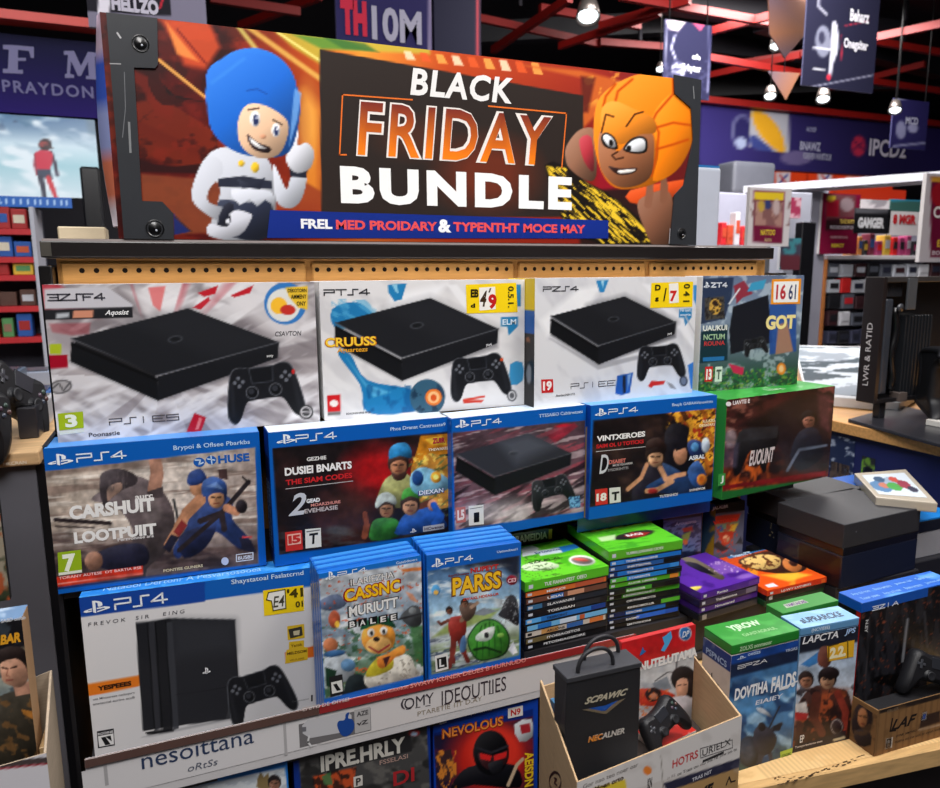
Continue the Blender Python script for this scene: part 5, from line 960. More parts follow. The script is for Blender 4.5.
sticker(t, F, [(518, 250), (622, 226), (618, 290), (522, 308)], d, (232, 178, 40), 'yellow price ticket')
t = thing('game_case', g.base, 'light blue case lying on the kneeling figures box', 'game case'); m = MB(); m.hexa(g.corners(), (96, 150, 196), 'plastic', .0018, 2); m.build('case_shell', t)
m = MB(); F = g.top.crop(690, 580, .264); p = Art(F, 1.3); p.fill((128, 176, 214)); p.noise(60, 12, (156, 198, 228), .5, .2, 4, .7); p.put(m); text(m, F, 'aUPRARCKE', .016, .012, .098, .028, (50, 70, 96), .03, .2, metric=True); m.build('cover_sheet', t)
m = MB(); text(m, g.front, '(NCVIEEE)', .02, .003, .055, .01, (220, 235, 245), .02, metric=True); m.build('spine_label', t)
# green case behind
A = PZ(770, 606, -.54)[:2]; B = PZ(842, 601.5, -.54)[:2]; A = np.array([.868, .8125]); B = np.array([.990, .8125])
b = Bx(A, B, -.54, -.7508, .036)
t = thing('game_case', b.base, 'upright green game box standing behind the light blue case', 'game case'); m = MB(); m.hexa(b.corners(), (40, 128, 46), 'plastic', .002, 2); m.build('case_shell', t)
m = MB(); F = b.top; p = Art(F, 1.4); p.fill((50, 136, 52)); p.put(m); shape(m, F, [(.02, .012), (.07, .014), (.068, .026), (.024, .024)], (170, 190, 160), 1, 'print', True); text(m, F, 'VAMTAIOES', .024, .014, .068, .023, (110, 50, 130), .04, metric=True); m.build('cover_sheet', t)

# purple and orange stacks
def topP(t, q):
    F = q.top.crop(670, 520, .2283); p = Art(F, 1.2); p.shade = .3; p.fill((88, 42, 160)); p.noise(60, 30, (60, 24, 120), .5, .2, 4, .8); p.poly([(190, 120), (400, 90), (445, 108), (230, 148)], (160, 60, 150)); p.poly([(50, 170), (100, 165), (230, 240), (225, 262), (170, 240), (110, 200)], (110, 100, 80), sm=3); p.poly([(60, 185), (120, 190), (200, 240), (130, 225)], (30, 26, 40), sm=2); p.poly([(170, 190), (280, 178), (320, 220), (220, 240)], (130, 90, 180), .8, soft=10); p.noise(10, 8, (196, 170, 214), .62, .08, 9, .8, 0, ((p.x > 170)*(p.x < 300)*(p.y > 180)*(p.y < 235)).astype(float)); p.poly([(88, 294), (140, 290), (120, 308), (96, 308)], (226, 206, 90), sm=2); p.ell(330, 246, 40, 10, (150, 110, 200), -10, .8, 6)
    m = MB(); p.put(m); m.build('cover_sheet', t)
SP = [(.0145, (82, 36, 150), (76, 34, 144), 'Roiao', [(.8, .96, (96, 56, 160))], 'purple game case topping'), (.0145, (40, 28, 60), (60, 50, 78), 'Ytedemmnoe', [(.78, .96, (120, 110, 130))], 'grey-violet game case second from the top of'), (.0145, (58, 30, 110), (72, 36, 130), 'Nmuananed', [], 'violet game case third from the top of'), (.0145, (26, 26, 32), (50, 48, 54), '', [(.05, .12, (150, 146, 140))], 'black game case at the bottom of')]
stack('p', (701, 593.5), (760, 577), .150, -.60, SP, 'stack of purple game cases', topP, ' the purple stack')
def topO(t, q):
    F = q.top.crop(670, 520, .2283); p = Art(F, 1.2); p.shade = .3; p.fill((226, 84, 24)); p.noise(60, 40, (236, 150, 40), .5, .15, 4, .9); p.poly([(210, 130), (430, 90), (470, 118), (260, 170)], (40, 120, 190)); p.poly([(180, 128), (400, 84), (432, 96), (230, 144)], (150, 50, 140)); p.poly([(300, 175), (470, 130), (600, 170), (590, 220), (500, 235), (380, 220)], (60, 30, 24), sm=3); p.poly([(310, 180), (400, 150), (480, 165), (470, 210), (380, 215)], (240, 200, 120), sm=3); p.noise(14, 9, (90, 44, 24), .56, .08, 8, .9, 30, ((p.x < 480)*(p.x > 300)*(p.y > 145)*(p.y < 225)).astype(float)); p.ell(535, 195, 44, 30, (206, 120, 60), 20); p.ell(540, 188, 20, 14, (60, 30, 24), 20); p.poly([(400, 240), (560, 230), (620, 240), (520, 270)], (246, 196, 60), .8, soft=10); p.poly([(415, 285), (450, 275), (475, 290), (430, 296)], (220, 226, 240))
    m = MB(); p.put(m); text(m, F, 'Sam?T', 280, 166, 350, 140, (200, 226, 246), .03); m.build('cover_sheet', t)
SO = [(.0125, (214, 60, 20), (206, 52, 24), 'LE.WY LVOIBISS', [(.9, .97, (230, 100, 40))], 'orange-red case with yellow creature cover topping'), (.0118, (20, 20, 24), (26, 26, 30), 'T OAMNA AYAUS', [(.05, .1, (200, 200, 200))], 'black game case with white spine lettering under'), (.0118, (24, 60, 36), (24, 60, 36), '', [], 'dark green game case at the bottom of')]
stack('o', (767.5, 591), (827, 577), .172, -.6225, SO, 'stack of orange game cases', topO, ' the orange stack')

# black glossy console boxes
for (tl, tr, z, d, lab) in (((845, 525), (921, 508), -.504, .166, 'front one of two black box bundles with smoked lower half'), ((787, 500), (864, 488), -.504, .121, 'rear one of two black box bundles, behind the smoked one')):
    A = PZ(*tl, z)[:2]; B = PZ(*tr, z)[:2]
    if d < .15: A = A+b0.k*.0015; B = B+b0.k*.0015
    b = b0 = Bx(A, B, z, -.643, d)
    t = thing('storage_box', b.base, lab, 'black box', 'black boxes behind the game stacks')
    m = MB(); u = Bx(A, B, z, z-.0516, d); m.hexa(u.corners(.001), (44, 44, 48), 'rough_plastic', .0012, 1); m.build('lid', t)
    m = MB(); u2 = Bx(A+b.e*.002, B-b.e*.002, z-.0518, z-.068, d-.004); m.hexa(u2.corners(), (16, 16, 20), 'plastic', .0008); m.build('lid_band', t)
    m = MB(); u3 = Bx(A+b.e*.001, B-b.e*.001, z-.0682, -.643, d-.002); m.hexa(u3.corners(), (24, 30, 48), 'plastic', .001); m.build('body', t)
    if d > .15:
        m = MB()
        for dz in (.014, .025): shape(m, u.left, [(.131+.0018*math.cos(a*.785), .0516-dz+.0018*math.sin(a*.785)) for a in range(8)], (225, 225, 225), 2, 'print', True)
        shape(m, u.front, [(.035+.002*math.cos(a*.785), .032+.002*math.sin(a*.785)) for a in range(8)], (110, 110, 116), 2, 'print', True)
        m.build('screw', t)
        m = MB(); F = u3.left; shape(m, F, [(.06, .002), (.16, .002), (.16, .066), (.06, .066)], (40, 22, 24), 1, 'print', True); shape(m, F, [(.004, .03), (.055, .03), (.055, .056), (.004, .056)], (30, 26, 52), 1, 'print', True); m.build('side_window', t)
    else:
        m = MB(); F = b.left; rn = random.Random(8)
        for i in range(9): x = rn.uniform(.008, .02)+.07; y = rn.uniform(.03, .07); shape(m, F, [(x, y), (x+.0025, y), (x+.003, y+.003), (x+.0005, y+.0025)], (150, 140, 110), 1, 'print', True)
        m.build('side_print', t)

# upright cases behind the stacks, under the second row
for (tl, tr, z, lab, c) in (((716, 505), (745, 502), -.501, 'dark case with fan of cartoon art in shadow below the green-topped carton', 0), ((664, 505), (703, 500), -.484, 'dark striped case in shadow under the blue shelf edge', 1)):
    A = np.array([PY(*tl, 1.2)[0], 1.2]); B = np.array([PY(*tr, 1.2)[0], 1.2]); b = Bx(A, B, z, -.7328, .04)
    t = thing('game_case', b.base, lab, 'game case'); m = MB(); m.hexa(b.corners(), (24, 26, 34), 'plastic', .0015, 1); m.build('case_shell', t)
    F = b.front.crop(640, 480, .12766); p = Art(F, 1.3); p.shade = .3
    if c == 0:
        p.fill((96, 104, 130)); p.poly([(540, 150), (830, 130), (830, 235), (550, 270)], (20, 20, 24)); p.poly([(560, 290), (790, 260), (700, 500), (650, 520)], (196, 60, 40)); p.poly([(590, 350), (780, 320), (740, 400), (620, 410)], (120, 160, 130)); p.poly([(600, 370), (640, 350), (660, 400), (620, 400)], (60, 110, 180)); p.poly([(710, 350), (770, 340), (740, 400), (700, 400)], (230, 200, 70)); p.ell(675, 460, 26, 30, (236, 190, 150)); p.noise(14, 14, (206, 60, 40), .56, .1, 4, .7, 0, ((p.y > 280)*(p.x > 600)*(p.x < 760)).astype(float))
        p.poly([(610, 480), (700, 540), (640, 560), (560, 520)], (30, 34, 50)); p.poly([(750, 500), (790, 440), (810, 500)], (40, 44, 60))
    else:
        p.fill((30, 34, 60)); p.poly([(180, 320), (480, 280), (480, 560), (180, 560)], (110, 130, 176)); p.noise(40, 16, (40, 50, 90), .5, .1, 5, .8, -20, (p.y-320)/20); p.poly([(330, 380), (410, 360), (415, 400), (340, 410)], (180, 60, 50)); p.poly([(330, 430), (400, 400), (380, 470), (330, 480)], (150, 170, 80)); p.ell(355, 485, 20, 24, (230, 120, 60)); p.poly([(90, 290), (200, 280), (205, 310), (100, 320)], (150, 60, 70)); p.poly([(205, 275), (470, 240), (470, 280), (205, 320)], (40, 30, 50))
    m = MB(); p.put(m)
    if c == 0: text(m, F, 'JALALBR', 566, 242, 690, 206, (190, 190, 200), .03); text(m, F, 'VATORON', 570, 350, 760, 290, (230, 60, 40), .05, 0, 3)
    else: text(m, F, 'Arouzomo', 274, 360, 440, 326, (190, 200, 225), .03); text(m, F, 'STIAR', 384, 268, 462, 240, (150, 170, 210), .03)
    m.build('cover_sheet', t)
    if c == 0:
        m = MB(); Fl = b.left; p = Art(Fl, 1.3); p.fill((60, 90, 120)); p.noise(8, 14, (214, 160, 40), .45, .1, 4, .9, 20); p.put(m); m.build('spine_label', t)
# flat brown case lying behind the left stack
A = PZ(517, 545, -.50)[:2]; B = PZ(567, 539.5, -.50)[:2]; b = Bx(A, B, -.50, -.517, .08)
A = np.array([.560, 1.222]); B = np.array([.672, 1.222]); b = Bx(A, B, -.503, -.5295, .06)
t = thing('game_case', b.base, 'brown case with pale capitals lying behind the left green stack', 'game case'); m = MB(); m.hexa(b.corners(), (70, 46, 26), 'plastic', .0015, 1); m.build('case_shell', t)
m = MB(); text(m, b.front, 'TARAMEIDIA', .008, .005, .1, .02, (222, 206, 180), .04, metric=True); shape(m, b.front, [(.103, .002), (.111, .002), (.111, .023), (.103, .023)], (230, 180, 40), 1, 'print', True); m.build('spine_label', t)
m = MB(); m.box(.53, .70, 1.2215, 1.33, -.7325, -.530, (40, 38, 42), 'paint'); m.build('riser', fx)

# ------------------------------------------- blue lidded box in its shipping tray
A = PZ(862, 604, -.54)[:2]; B = PZ(975, 577, -.54)[:2]; B = A+(B-A)/np.linalg.norm(B-A)*.225
b = Bx(A, B, -.54, -.7508, .045)
t = carton('console_box', b, 'dark console box with bright blue lid standing in brown tray, lower right', 'console box', (20, 20, 24), None, 'plastic')
m = MB(); l = Bx(A-b.e*.001-b.k*.001, B, -.5385, -.556, .046); m.hexa(l.corners(), (18, 84, 180), 'plastic', .001); F = l.top; p = Art(F, 1.4); p.fill((20, 92, 190)); p.noise(30, 8, (110, 170, 226), .6, .1, 4, .7, -10); p.put(m)
for i in range(4):
    for j in range(2): text(m, F, ('Tevar sono', 'Arte cod nom', 'Boso teratra', 'Jemus tol')[(i+j) % 4], .012+.052*i, .008+.018*j, .052+.052*i, .016+.018*j, (150, 196, 240), .0, metric=True)
ps4(m, l.front, 872, 611, 898, 600, (236, 240, 246), .2, s='3ZIA'); m.build('lid', t)
m = MB(); F = b.front.crop(800, 560, .2893); p = Art(F, 1.4); p.fill((18, 18, 22)); p.noise(14, 60, (44, 44, 50), .5, .1, 4, .8); p.line([(372, 205), (355, 350)], 9, (150, 152, 158), .8); p.line([(240, 200), (225, 440)], 4, (70, 66, 70), .8); p.ell(292, 215, 8, 5, (180, 90, 60), 0, .8); p.line([(300, 220), (310, 380)], 14, (40, 38, 44)); p.line([(430, 180), (440, 300)], 10, (60, 60, 66), .8); p.ell(330, 415, 80, 20, (8, 8, 10)); p.noise(8, 8, (120, 60, 40), .72, .05, 14, .8); p.put(m); text(m, F, 'N.EY', 222, 252, 236, 205, (200, 200, 200), .03, 0, 2, rot=90); m.build('front_print', t)
m = MB(); F = b.left; p = Art(F, 1.4); p.fill((16, 14, 18)); p.mix((p.u > .8).astype(float), (170, 24, 24)); p.noise(8, 8, (130, 60, 40), .7, .05, 4, .8); p.put(m); m.build('side_print', t)
# tray
fl = np.array([.9665, .7085]); ed = PZ(940, 736.5, -.75)[:2]-PZ(872, 757, -.75)[:2]; ed /= np.linalg.norm(ed); kk = np.array([-ed[1], ed[0]])
def open_box(name, quad, zb, hs, th, col, label, cat, mat='corrugated'):
    """hs: rim heights above zb of the front, right, back and left walls"""
    q = [np.array(p[:2], float) for p in quad]; c = sum(q)/4; t = thing(name, (*c, zb), label, cat)
    m = MB(); ii = [p+(c-p)/np.linalg.norm(c-p)*th for p in q]
    m.hexa([(*p, zb) for p in q]+[(*p, zb+th) for p in q], col, mat); m.build('bottom', t)
    for i, nm in enumerate(('front_wall', 'right_wall', 'back_wall', 'left_wall')):
        a, b_ = q[i], q[(i+1) % 4]; a2, b2 = ii[i], ii[(i+1) % 4]; h = hs[i]; m = MB()
        m.hexa([(*a, zb+th), (*b_, zb+th), (*b2, zb+th), (*a2, zb+th), (*a, zb+h[0]), (*b_, zb+h[1]), (*b2, zb+h[1]), (*a2, zb+h[0])], col, mat, .0006)
        m.build(nm, t)
    return t
W2 = .225
q = [fl, fl+ed*W2, fl+ed*W2+kk*.127, fl+kk*.127]
t = open_box('shipping_tray', q, -.7508, ((.079, .079), (.079, .079), (.07, .07), (.07, .079)), .003, (128, 96, 62), 'brown corrugated tray with black handwriting at the lower right', 'cardboard tray')
F = Face((*fl, -.7508), (*ed, 0), (0, 0, 1), W2, .079); F.crop(800, 560, .2893); m = MB(); p = Art(F, 1.4, off=.0007); p.fill((136, 100, 64)); p.c = p.c*(1-.12*(np.sin(p.A/.014*6.28) > .6)[:, None]); p.poly([(275, 510), (484, 462), (484, 480), (275, 532)], (36, 28, 26)); p.noise(30, 30, (110, 80, 50), .55, .2, 5, .6)
p.poly([(420, 540), (484, 520), (484, 560), (412, 582)], (50, 34, 30)); p.line([(412, 588), (484, 568)], 3, (220, 210, 200)); p.put(m, 'matte_print')
text(m, F, 'LAF', 312, 590, 402, 545, (30, 24, 24), .03, .4, 3, 'matte_print'); stroke(m, F, [(318, 548), (310, 590), (328, 588)], 5, (30, 24, 24), 3, 'matte_print'); text(m, F, 'OYNR  KMOWO', 330, 612, 400, 596, (40, 30, 26), .02, .2, 3, 'matte_print'); text(m, F, 'oosna oo sw uot ar oyon wuk', 325, 636, 484, 590, (70, 52, 36), .01, 0, 3, 'matte_print'); rect(m, F, 290, 655, 320, 610, (220, 212, 200), 2, 'matte_print'); stroke(m, F, [(298, 646), (300, 620), (312, 618), (310, 642)], 3, (40, 30, 26), 3, 'matte_print')
rect(m, F, 416, 556, 438, 522, (220, 216, 214), 2, 'matte_print'); rect(m, F, 422, 550, 434, 530, (60, 80, 140), 3, 'matte_print'); text(m, F, 'ERUER', 300, 528, 340, 512, (120, 100, 80), .02, 0, 3, 'matte_print'); m.build('front_print', t)
F = Face((*(fl+kk*.127), -.7508), (*-kk, 0), (0, 0, 1), .127, .07).crop(800, 560, .2893); m = MB(); p = Art(F, 1.4, off=.0007); p.fill((120, 90, 60)); p.shade = .3; p.ell(215, 555, 36, 66, (40, 32, 36), 8); p.ell(216, 545, 17, 34, (176, 120, 80)); p.line([(205, 538), (212, 540)], 4, (50, 30, 24)); p.line([(220, 542), (228, 544)], 4, (50, 30, 24)); p.line([(212, 566), (222, 568)], 4, (120, 50, 40)); p.poly([(186, 590), (240, 590), (245, 640), (200, 640)], (44, 36, 40), sm=2); p.noise(20, 20, (90, 66, 44), .6, .1, 4, .6); p.put(m, 'matte_print'); m.build('side_print', t)
c = (q[0]+q[1])/2
controller('game_controller', (1.137, .742, -.668), .105, rotm(math.radians(-14), math.radians(74), .3), 'black game controller standing in brown tray before the blue-lidded box', group=None)
m = MB(); m.hexa([(*(q[0]+(ed+kk)*.006), -.7475), (*(q[1]+(-ed+kk)*.006), -.7475), (*(q[1]-ed*.006+kk*.06), -.7475), (*(q[0]+ed*.006+kk*.06), -.7475), (*(q[0]+(ed+kk)*.006), -.70), (*(q[1]+(-ed+kk)*.006), -.70), (*(q[1]-ed*.006+kk*.06), -.70), (*(q[0]+ed*.006+kk*.06), -.70)], (20, 20, 24), 'rough_plastic', .002)
o = m.build('foam_pad'); tag(o, 'black foam pad filling the front of the brown tray', 'foam pad')

# ------------------------------------------------- white cardboard box with bag
q = [(.405, .669), (.682, .697), (.705, .845), (.455, .86)]
ZB = -.87
t = open_box('cardboard_box', q, ZB, ((.27, .27), (.27, .295), (.295, .275), (.285, .27)), .0035, (196, 166, 128), 'open cardboard box with white printed front holding a black bag and controller', 'cardboard box')
ff = np.array(q[1])-np.array(q[0]); L = np.linalg.norm(ff); ff /= L
F = Face((*q[0], ZB), (*ff, 0), (0, 0, 1), L, .27).crop(530, 620, .2447)
m = MB(); p = Art(F, 1.4, off=.0006); p.fill((206, 200, 196)); p.mix((p.y-(690-.28*(p.x-200))+0)/1e9, 0)
p.poly([(190, 640), (868, 395), (868, 560), (560, 650), (200, 760)], (216, 212, 210)); p.poly([(560, 690), (862, 580), (862, 800), (560, 900)], (176, 140, 92)); p.poly([(545, 668), (862, 562), (862, 600), (560, 700)], (44, 44, 66)); p.noise(60, 60, (190, 184, 180), .55, .2, 4, .4, 0, (640-p.y)/20); p.line([(535, 555), (545, 700)], 2.5, (120, 112, 104)); p.poly([(250, 690), (390, 650), (395, 700), (260, 740)], (226, 200, 60)); p.ell(480, 615, 17, 18, (230, 130, 50)); p.put(m, 'matte_print')
text(m, F, 'HOTRS', 580, 606, 686, 528, (196, 40, 44), .02); stroke(m, F, [(696, 562), (694, 524), (824, 488), (826, 520), (696, 562)], 2.5, (60, 60, 62), 3); text(m, F, 'URIELX', 702, 556, 818, 494, (40, 40, 42), .0, 0, 3); rect(m, F, 704, 572, 790, 545, (50, 48, 50), 2); text(m, F, 'oe Trass ow ntu ont rst yow tus tu', 600, 640, 840, 566, (60, 56, 56), .0, 0, 3); text(m, F, '(r RS', 560, 655, 592, 636, (150, 140, 140), .01)
text(m, F, 'Gor nao teo noer oar', 215, 690, 440, 622, (110, 104, 100), .01); text(m, F, 'KN', 478, 690, 498, 640, (70, 66, 64), .04); text(m, F, 'Moen orto', 262, 700, 380, 664, (70, 50, 30), .03, 0, 3); text(m, F, 'TRAS NIT', 660, 660, 740, 625, (200, 200, 210), .03, 0, 3); text(m, F, '4F', 690, 730, 750, 660, (30, 26, 26), .06, .3, 3); stroke(m, F, [(800, 672), (812, 640), (820, 660), (836, 655)], 5, (30, 26, 26), 3)
m.build('front_print', t)
F = Face((*q[3], ZB), (*(np.array(q[0])-np.array(q[3]))/np.linalg.norm(np.array(q[0])-np.array(q[3])), 0), (0, 0, 1), float(np.linalg.norm(np.array(q[0])-np.array(q[3]))), .275).crop(530, 620, .2447)
m = MB(); ring = [(104+24*math.cos(a*.3927), 660+38*math.sin(a*.3927)) for a in range(17)]; stroke(m, F, ring, 9, (30, 26, 28), 1); stroke(m, F, [(100, 645), (110, 650), (100, 665), (112, 676)], 6, (30, 26, 28), 1); m.build('side_print', t)
m = MB(); iq = [np.array(p)+(np.array([.56, .77])-np.array(p))*.06 for p in q]
m.hexa([(*p, ZB+.004) for p in iq]+[(*p, -.676) for p in iq], (70, 60, 56), 'card'); o = m.build('packing_block'); tag(o, 'flat packing layer inside the white-fronted cardboard box', 'packing')
# booklets in the front of the box
for (x0, x1, y0, y1, yaw, z, c1, lab) in ((.425, .50, .69, .728, 2, -.656, (40, 36, 36), 'dark booklet with small orange pictures lying in front of the black bag'), (.505, .60, .694, .728, 4, -.662, (150, 146, 144), 'grey booklet lying in front of the black controller'), (.592, .668, .755, .83, 10, -.664, (196, 44, 36), 'red and white box lying at the right of the cardboard box')):
    a = math.radians(yaw); A = np.array([x0, y0]); B = A+np.array([math.cos(a), math.sin(a)])*(x1-x0); b = Bx(A, B, z, -.6755, y1-y0)
    t = thing('booklet', b.base, lab, 'booklet'); m = MB(); m.hexa(b.corners(), (210, 204, 198), 'card', .0006); p = Art(b.top, 1.3); p.fill(c1); p.noise(9, 7, (206, 120, 60) if c1[0] < 60 else (226, 222, 218), .56, .08, 7, .9); p.noise(14, 8, (30, 28, 30), .6, .08, 17, .8); p.put(m); m.build('cover', t)
# red poster-like box
A = np.array([PY(620, 640, .805)[0], .80]); B = np.array([PY(697, 624, .80)[0], .803]); zt = float(PY(697, 624, .803)[2]); b = Bx(A, B, zt, -.6755, .009)
t = carton('boxed_game', b, 'red-headed picture box with dark-haired girl standing behind the controller', 'boxed game', (190, 36, 40))
F = b.front.crop(530, 620, .2447); p = Art(F, 1.2); p.shade = .35; p.fill((206, 206, 206)); p.noise(60, 30, (180, 184, 190), .5, .2, 4, .8); p.poly([(340, 80), (700, 0), (700, 100), (440, 160), (350, 170)], (204, 30, 36)); p.poly([(700, 95), (700, 100), (440, 205), (440, 150)], (204, 40, 40))
p.line([(600, 170), (596, 230)], 5, (60, 60, 64)); p.line([(510, 250), (560, 215), (600, 210)], 4, (60, 60, 64)); p.poly([(500, 260), (560, 230), (580, 280), (520, 300)], (120, 130, 140), .8); p.poly([(450, 280), (560, 290), (600, 320), (540, 345), (450, 350)], (206, 60, 40), sm=2); p.poly([(470, 300), (500, 275), (535, 290), (530, 320), (490, 335)], (40, 28, 30), sm=3); p.ell(505, 312, 17, 14, (200, 130, 100)); p.noise(14, 10, (230, 120, 60), .6, .08, 8, .8, 0, ((p.y > 280)*(p.x < 600)).astype(float))
p.ell(628, 240, 52, 52, (28, 24, 26)); p.ell(645, 280, 34, 40, (30, 24, 26)); p.poly([(600, 250), (640, 240), (645, 290), (625, 320), (600, 310)], (214, 160, 130), sm=3); p.line([(605, 268), (618, 266)], 4, (30, 20, 20)); p.line([(628, 264), (640, 264)], 4, (30, 20, 20)); p.poly([(560, 330), (620, 310), (660, 320), (690, 400), (560, 420)], (190, 190, 196), sm=2); p.poly([(440, 430), (690, 400), (690, 560), (440, 560)], (210, 206, 200), .9); p.ell(634, 55, 26, 30, (226, 232, 240)); p.ell(634, 55, 22, 26, (40, 110, 190))
p.grit(.12); m = MB(); p.put(m); text(m, F, 'NUTELUTAMA', 446, 210, 684, 110, (244, 240, 236), .05); text(m, F, 'DP', 620, 72, 650, 40, (230, 236, 244), .03, .2, 3); shape(m, F, [(540, 70), (556, 60), (574, 44), (580, 70), (566, 100), (548, 128), (534, 124), (548, 96)], (80, 170, 226), 2); shape(m, F, [(446, 145), (460, 108), (464, 122), (474, 126), (458, 140)], (40, 110, 180), 2); m.build('front_print', t)
# thin cases between bag and left wall
for i, (x, c) in enumerate(((.452, (190, 40, 40)), (.464, (60, 110, 150)), (.475, (206, 200, 196)))):
    b = Bx((x, .80), (x+.009, .80), -.62+.012*i, -.6755, .045); t = thing('booklet', b.base, ('red', 'blue-grey', 'white')[i]+'-spined booklet upright behind the black bag', 'booklet'); m = MB(); m.hexa(b.corners(), c, 'card', .0006); m.build('cover', t)
# gift bag
A = np.array([.4320, .742]); B = np.array([.5425, .738]); zt = -.5125
t = thing('gift_bag', (.487, .76, -.6755), 'matte black paper bag with silver and blue crest and rope handles', 'paper bag')
m = MB(); b = Bx(A, B, zt, -.6755, .036); cs = b.corners()
cs = [(x-.004*(i in (0,)), y, z) for i, (x, y, z) in enumerate(cs)]; m.hexa(cs, (36, 37, 41), 'soft_black', .0015, 2); m.build('bag_body', t)
m = MB(); m.hexa([(A[0]-.001, A[1]-.0012, zt-.0065), (B[0]+.001, B[1]-.0012, zt-.0065), (B[0]+.001, B[1]+.037, zt-.0065), (A[0]-.001, A[1]+.037, zt-.0065), (A[0]-.001, A[1]-.0012, zt+.001), (B[0]+.001, B[1]-.0012, zt+.001), (B[0]+.001, B[1]+.037, zt+.001), (A[0]-.001, A[1]+.037, zt+.001)], (56, 57, 62), 'soft_black', .0008); m.build('top_band', t)
for yy, dx in ((.006, 0), (.030, .024)):
    pts = []
    for i in range(17):
        a = math.pi*i/16; pts.append((.478+dx-.027*math.cos(a), A[1]+yy, zt-.004+.033*math.sin(a)**.7))
    m = MB(); m.tube(pts, .0028, (40, 40, 44), 'soft_black', 8); m.build('handle', t)
F = Face((*A, -.6755), b.E, (0, 0, 1), b.w, .165).crop(530, 620, .2447); m = MB()
text(m, F, 'SCPAWIC', 222, 345, 400, 282, (190, 182, 160), .04, .5); shape(m, F, [(212, 366), (300, 352), (390, 318), (312, 382), (296, 382)], (180, 172, 150), 1, 'metal'); shape(m, F, [(240, 360), (306, 348), (360, 326), (306, 370), (290, 370)], (30, 84, 170), 2)
text(m, F, 'NECALNER', 236, 500, 386, 438, (200, 196, 190), .03, .2); text(m, F, 'NEC', 236, 500, 296, 462, (226, 140, 50), .035, .2, 3); m.build('bag_print', t)
# the controller leaning on the red box
controller('game_controller', (.598, .757, -.629), .082, rotm(math.radians(8), math.radians(58), -.35), 'glossy black game controller leaning in the white-fronted cardboard box')
# =================================================================== banner
xa, xb = float(PY(113, 120, 1.30)[0])-.006, float(PY(696, 160, 1.30)[0]); z0, z1 = .0615, .400
t = thing('promotion_banner_box', ((xa+xb)/2, 1.33, z0), 'long black friday bundle banner box with orange fiery print on top of the gondola', 'banner box')
m = MB(); m.box(xa, xb, 1.301, 1.36, z0, z1, (206, 200, 204), 'card', .0015); m.build('carton', t)
Fb = Face((xa, 1.301, z0), (1, 0, 0), (0, 0, 1), xb-xa, z1-z0); p = Art(Fb, 1.5); m = MB()
# fiery ground
p.hgrad([(0, (96, 18, 12)), (.14, (116, 18, 12)), (.27, (196, 76, 20)), (.36, (238, 150, 50)), (.5, (190, 70, 24)), (.8, (150, 40, 30)), (.9, (120, 30, 40)), (1, (90, 40, 40))])
p.mix((p.y-(.1*p.x+20))/60, (104, 14, 12), .45); p.rays(345, 215, 60, (226, 96, 30), 21, .5, .56, 60, np.clip((330-p.x)/120, 0, 1)*.8); p.noise(60, 34, (46, 8, 8), .46, .16, 4, .9, -20, (310-p.x)/60); p.noise(16, 12, (190, 50, 26), .58, .14, 31, .5, 0, (300-p.x)/60); p.noise(12, 9, (36, 6, 8), .6, .12, 33, .6, 0, (280-p.x)/60); p.noise(40, 24, (170, 44, 20), .6, .1, 14, .7, 30, (300-p.x)/60)
p.mix((340-p.x)/150, (44, 6, 6), .42)
p.crop(90, 0, .3617)
p.poly([(190, 50), (330, 60), (360, 130), (320, 190), (260, 180), (230, 110)], (226, 84, 40), .8, soft=16); p.poly([(210, 60), (250, 110), (300, 170), (240, 150)], (250, 150, 70), .8, soft=8); p.line([(190, 165), (320, 270)], 8, (246, 180, 90), .9); p.line([(240, 80), (320, 175)], 5, (110, 20, 14), .8); p.line([(400, 60), (470, 150)], 12, (220, 210, 110), .8, soft=8); p.line([(430, 70), (640, 220)], 14, (236, 190, 90), .8, soft=8)
p.poly([(480, 60), (620, 75), (760, 100), (940, 130), (940, 150), (640, 135), (640, 180), (560, 130)], (196, 180, 60), .85, soft=10); p.poly([(560, 95), (700, 110), (780, 140), (640, 135)], (90, 140, 50), .9, soft=8); p.poly([(640, 100), (760, 120), (800, 145), (700, 135)], (60, 110, 50), .8, soft=6); p.line([(520, 90), (640, 170)], 6, (246, 230, 130), .9)
p.poly([(180, 190), (210, 250), (270, 275), (200, 290), (160, 230)], (50, 10, 10), .9, sm=3); p.poly([(200, 230), (215, 260), (330, 285), (240, 270)], (20, 8, 10), .9); p.poly([(135, 440), (180, 455), (240, 460), (330, 450), (380, 470), (380, 520), (300, 480), (140, 475)], (40, 10, 12), .9, soft=4); p.poly([(140, 480), (380, 500), (480, 640), (150, 650)], (132, 66, 40), .85, soft=8); p.poly([(230, 590), (280, 640), (230, 650)], (30, 40, 100)); p.line([(235, 600), (280, 640)], 4, (70, 40, 30)); p.poly([(590, 250), (640, 300), (640, 560), (560, 560), (600, 430)], (246, 160, 50), .7, soft=40); p.ell(600, 340, 30, 100, (250, 190, 90), 0, .5, 30); p.poly([(590, 500), (640, 530), (640, 585), (500, 580), (560, 540)], (150, 60, 30), .9, soft=8)
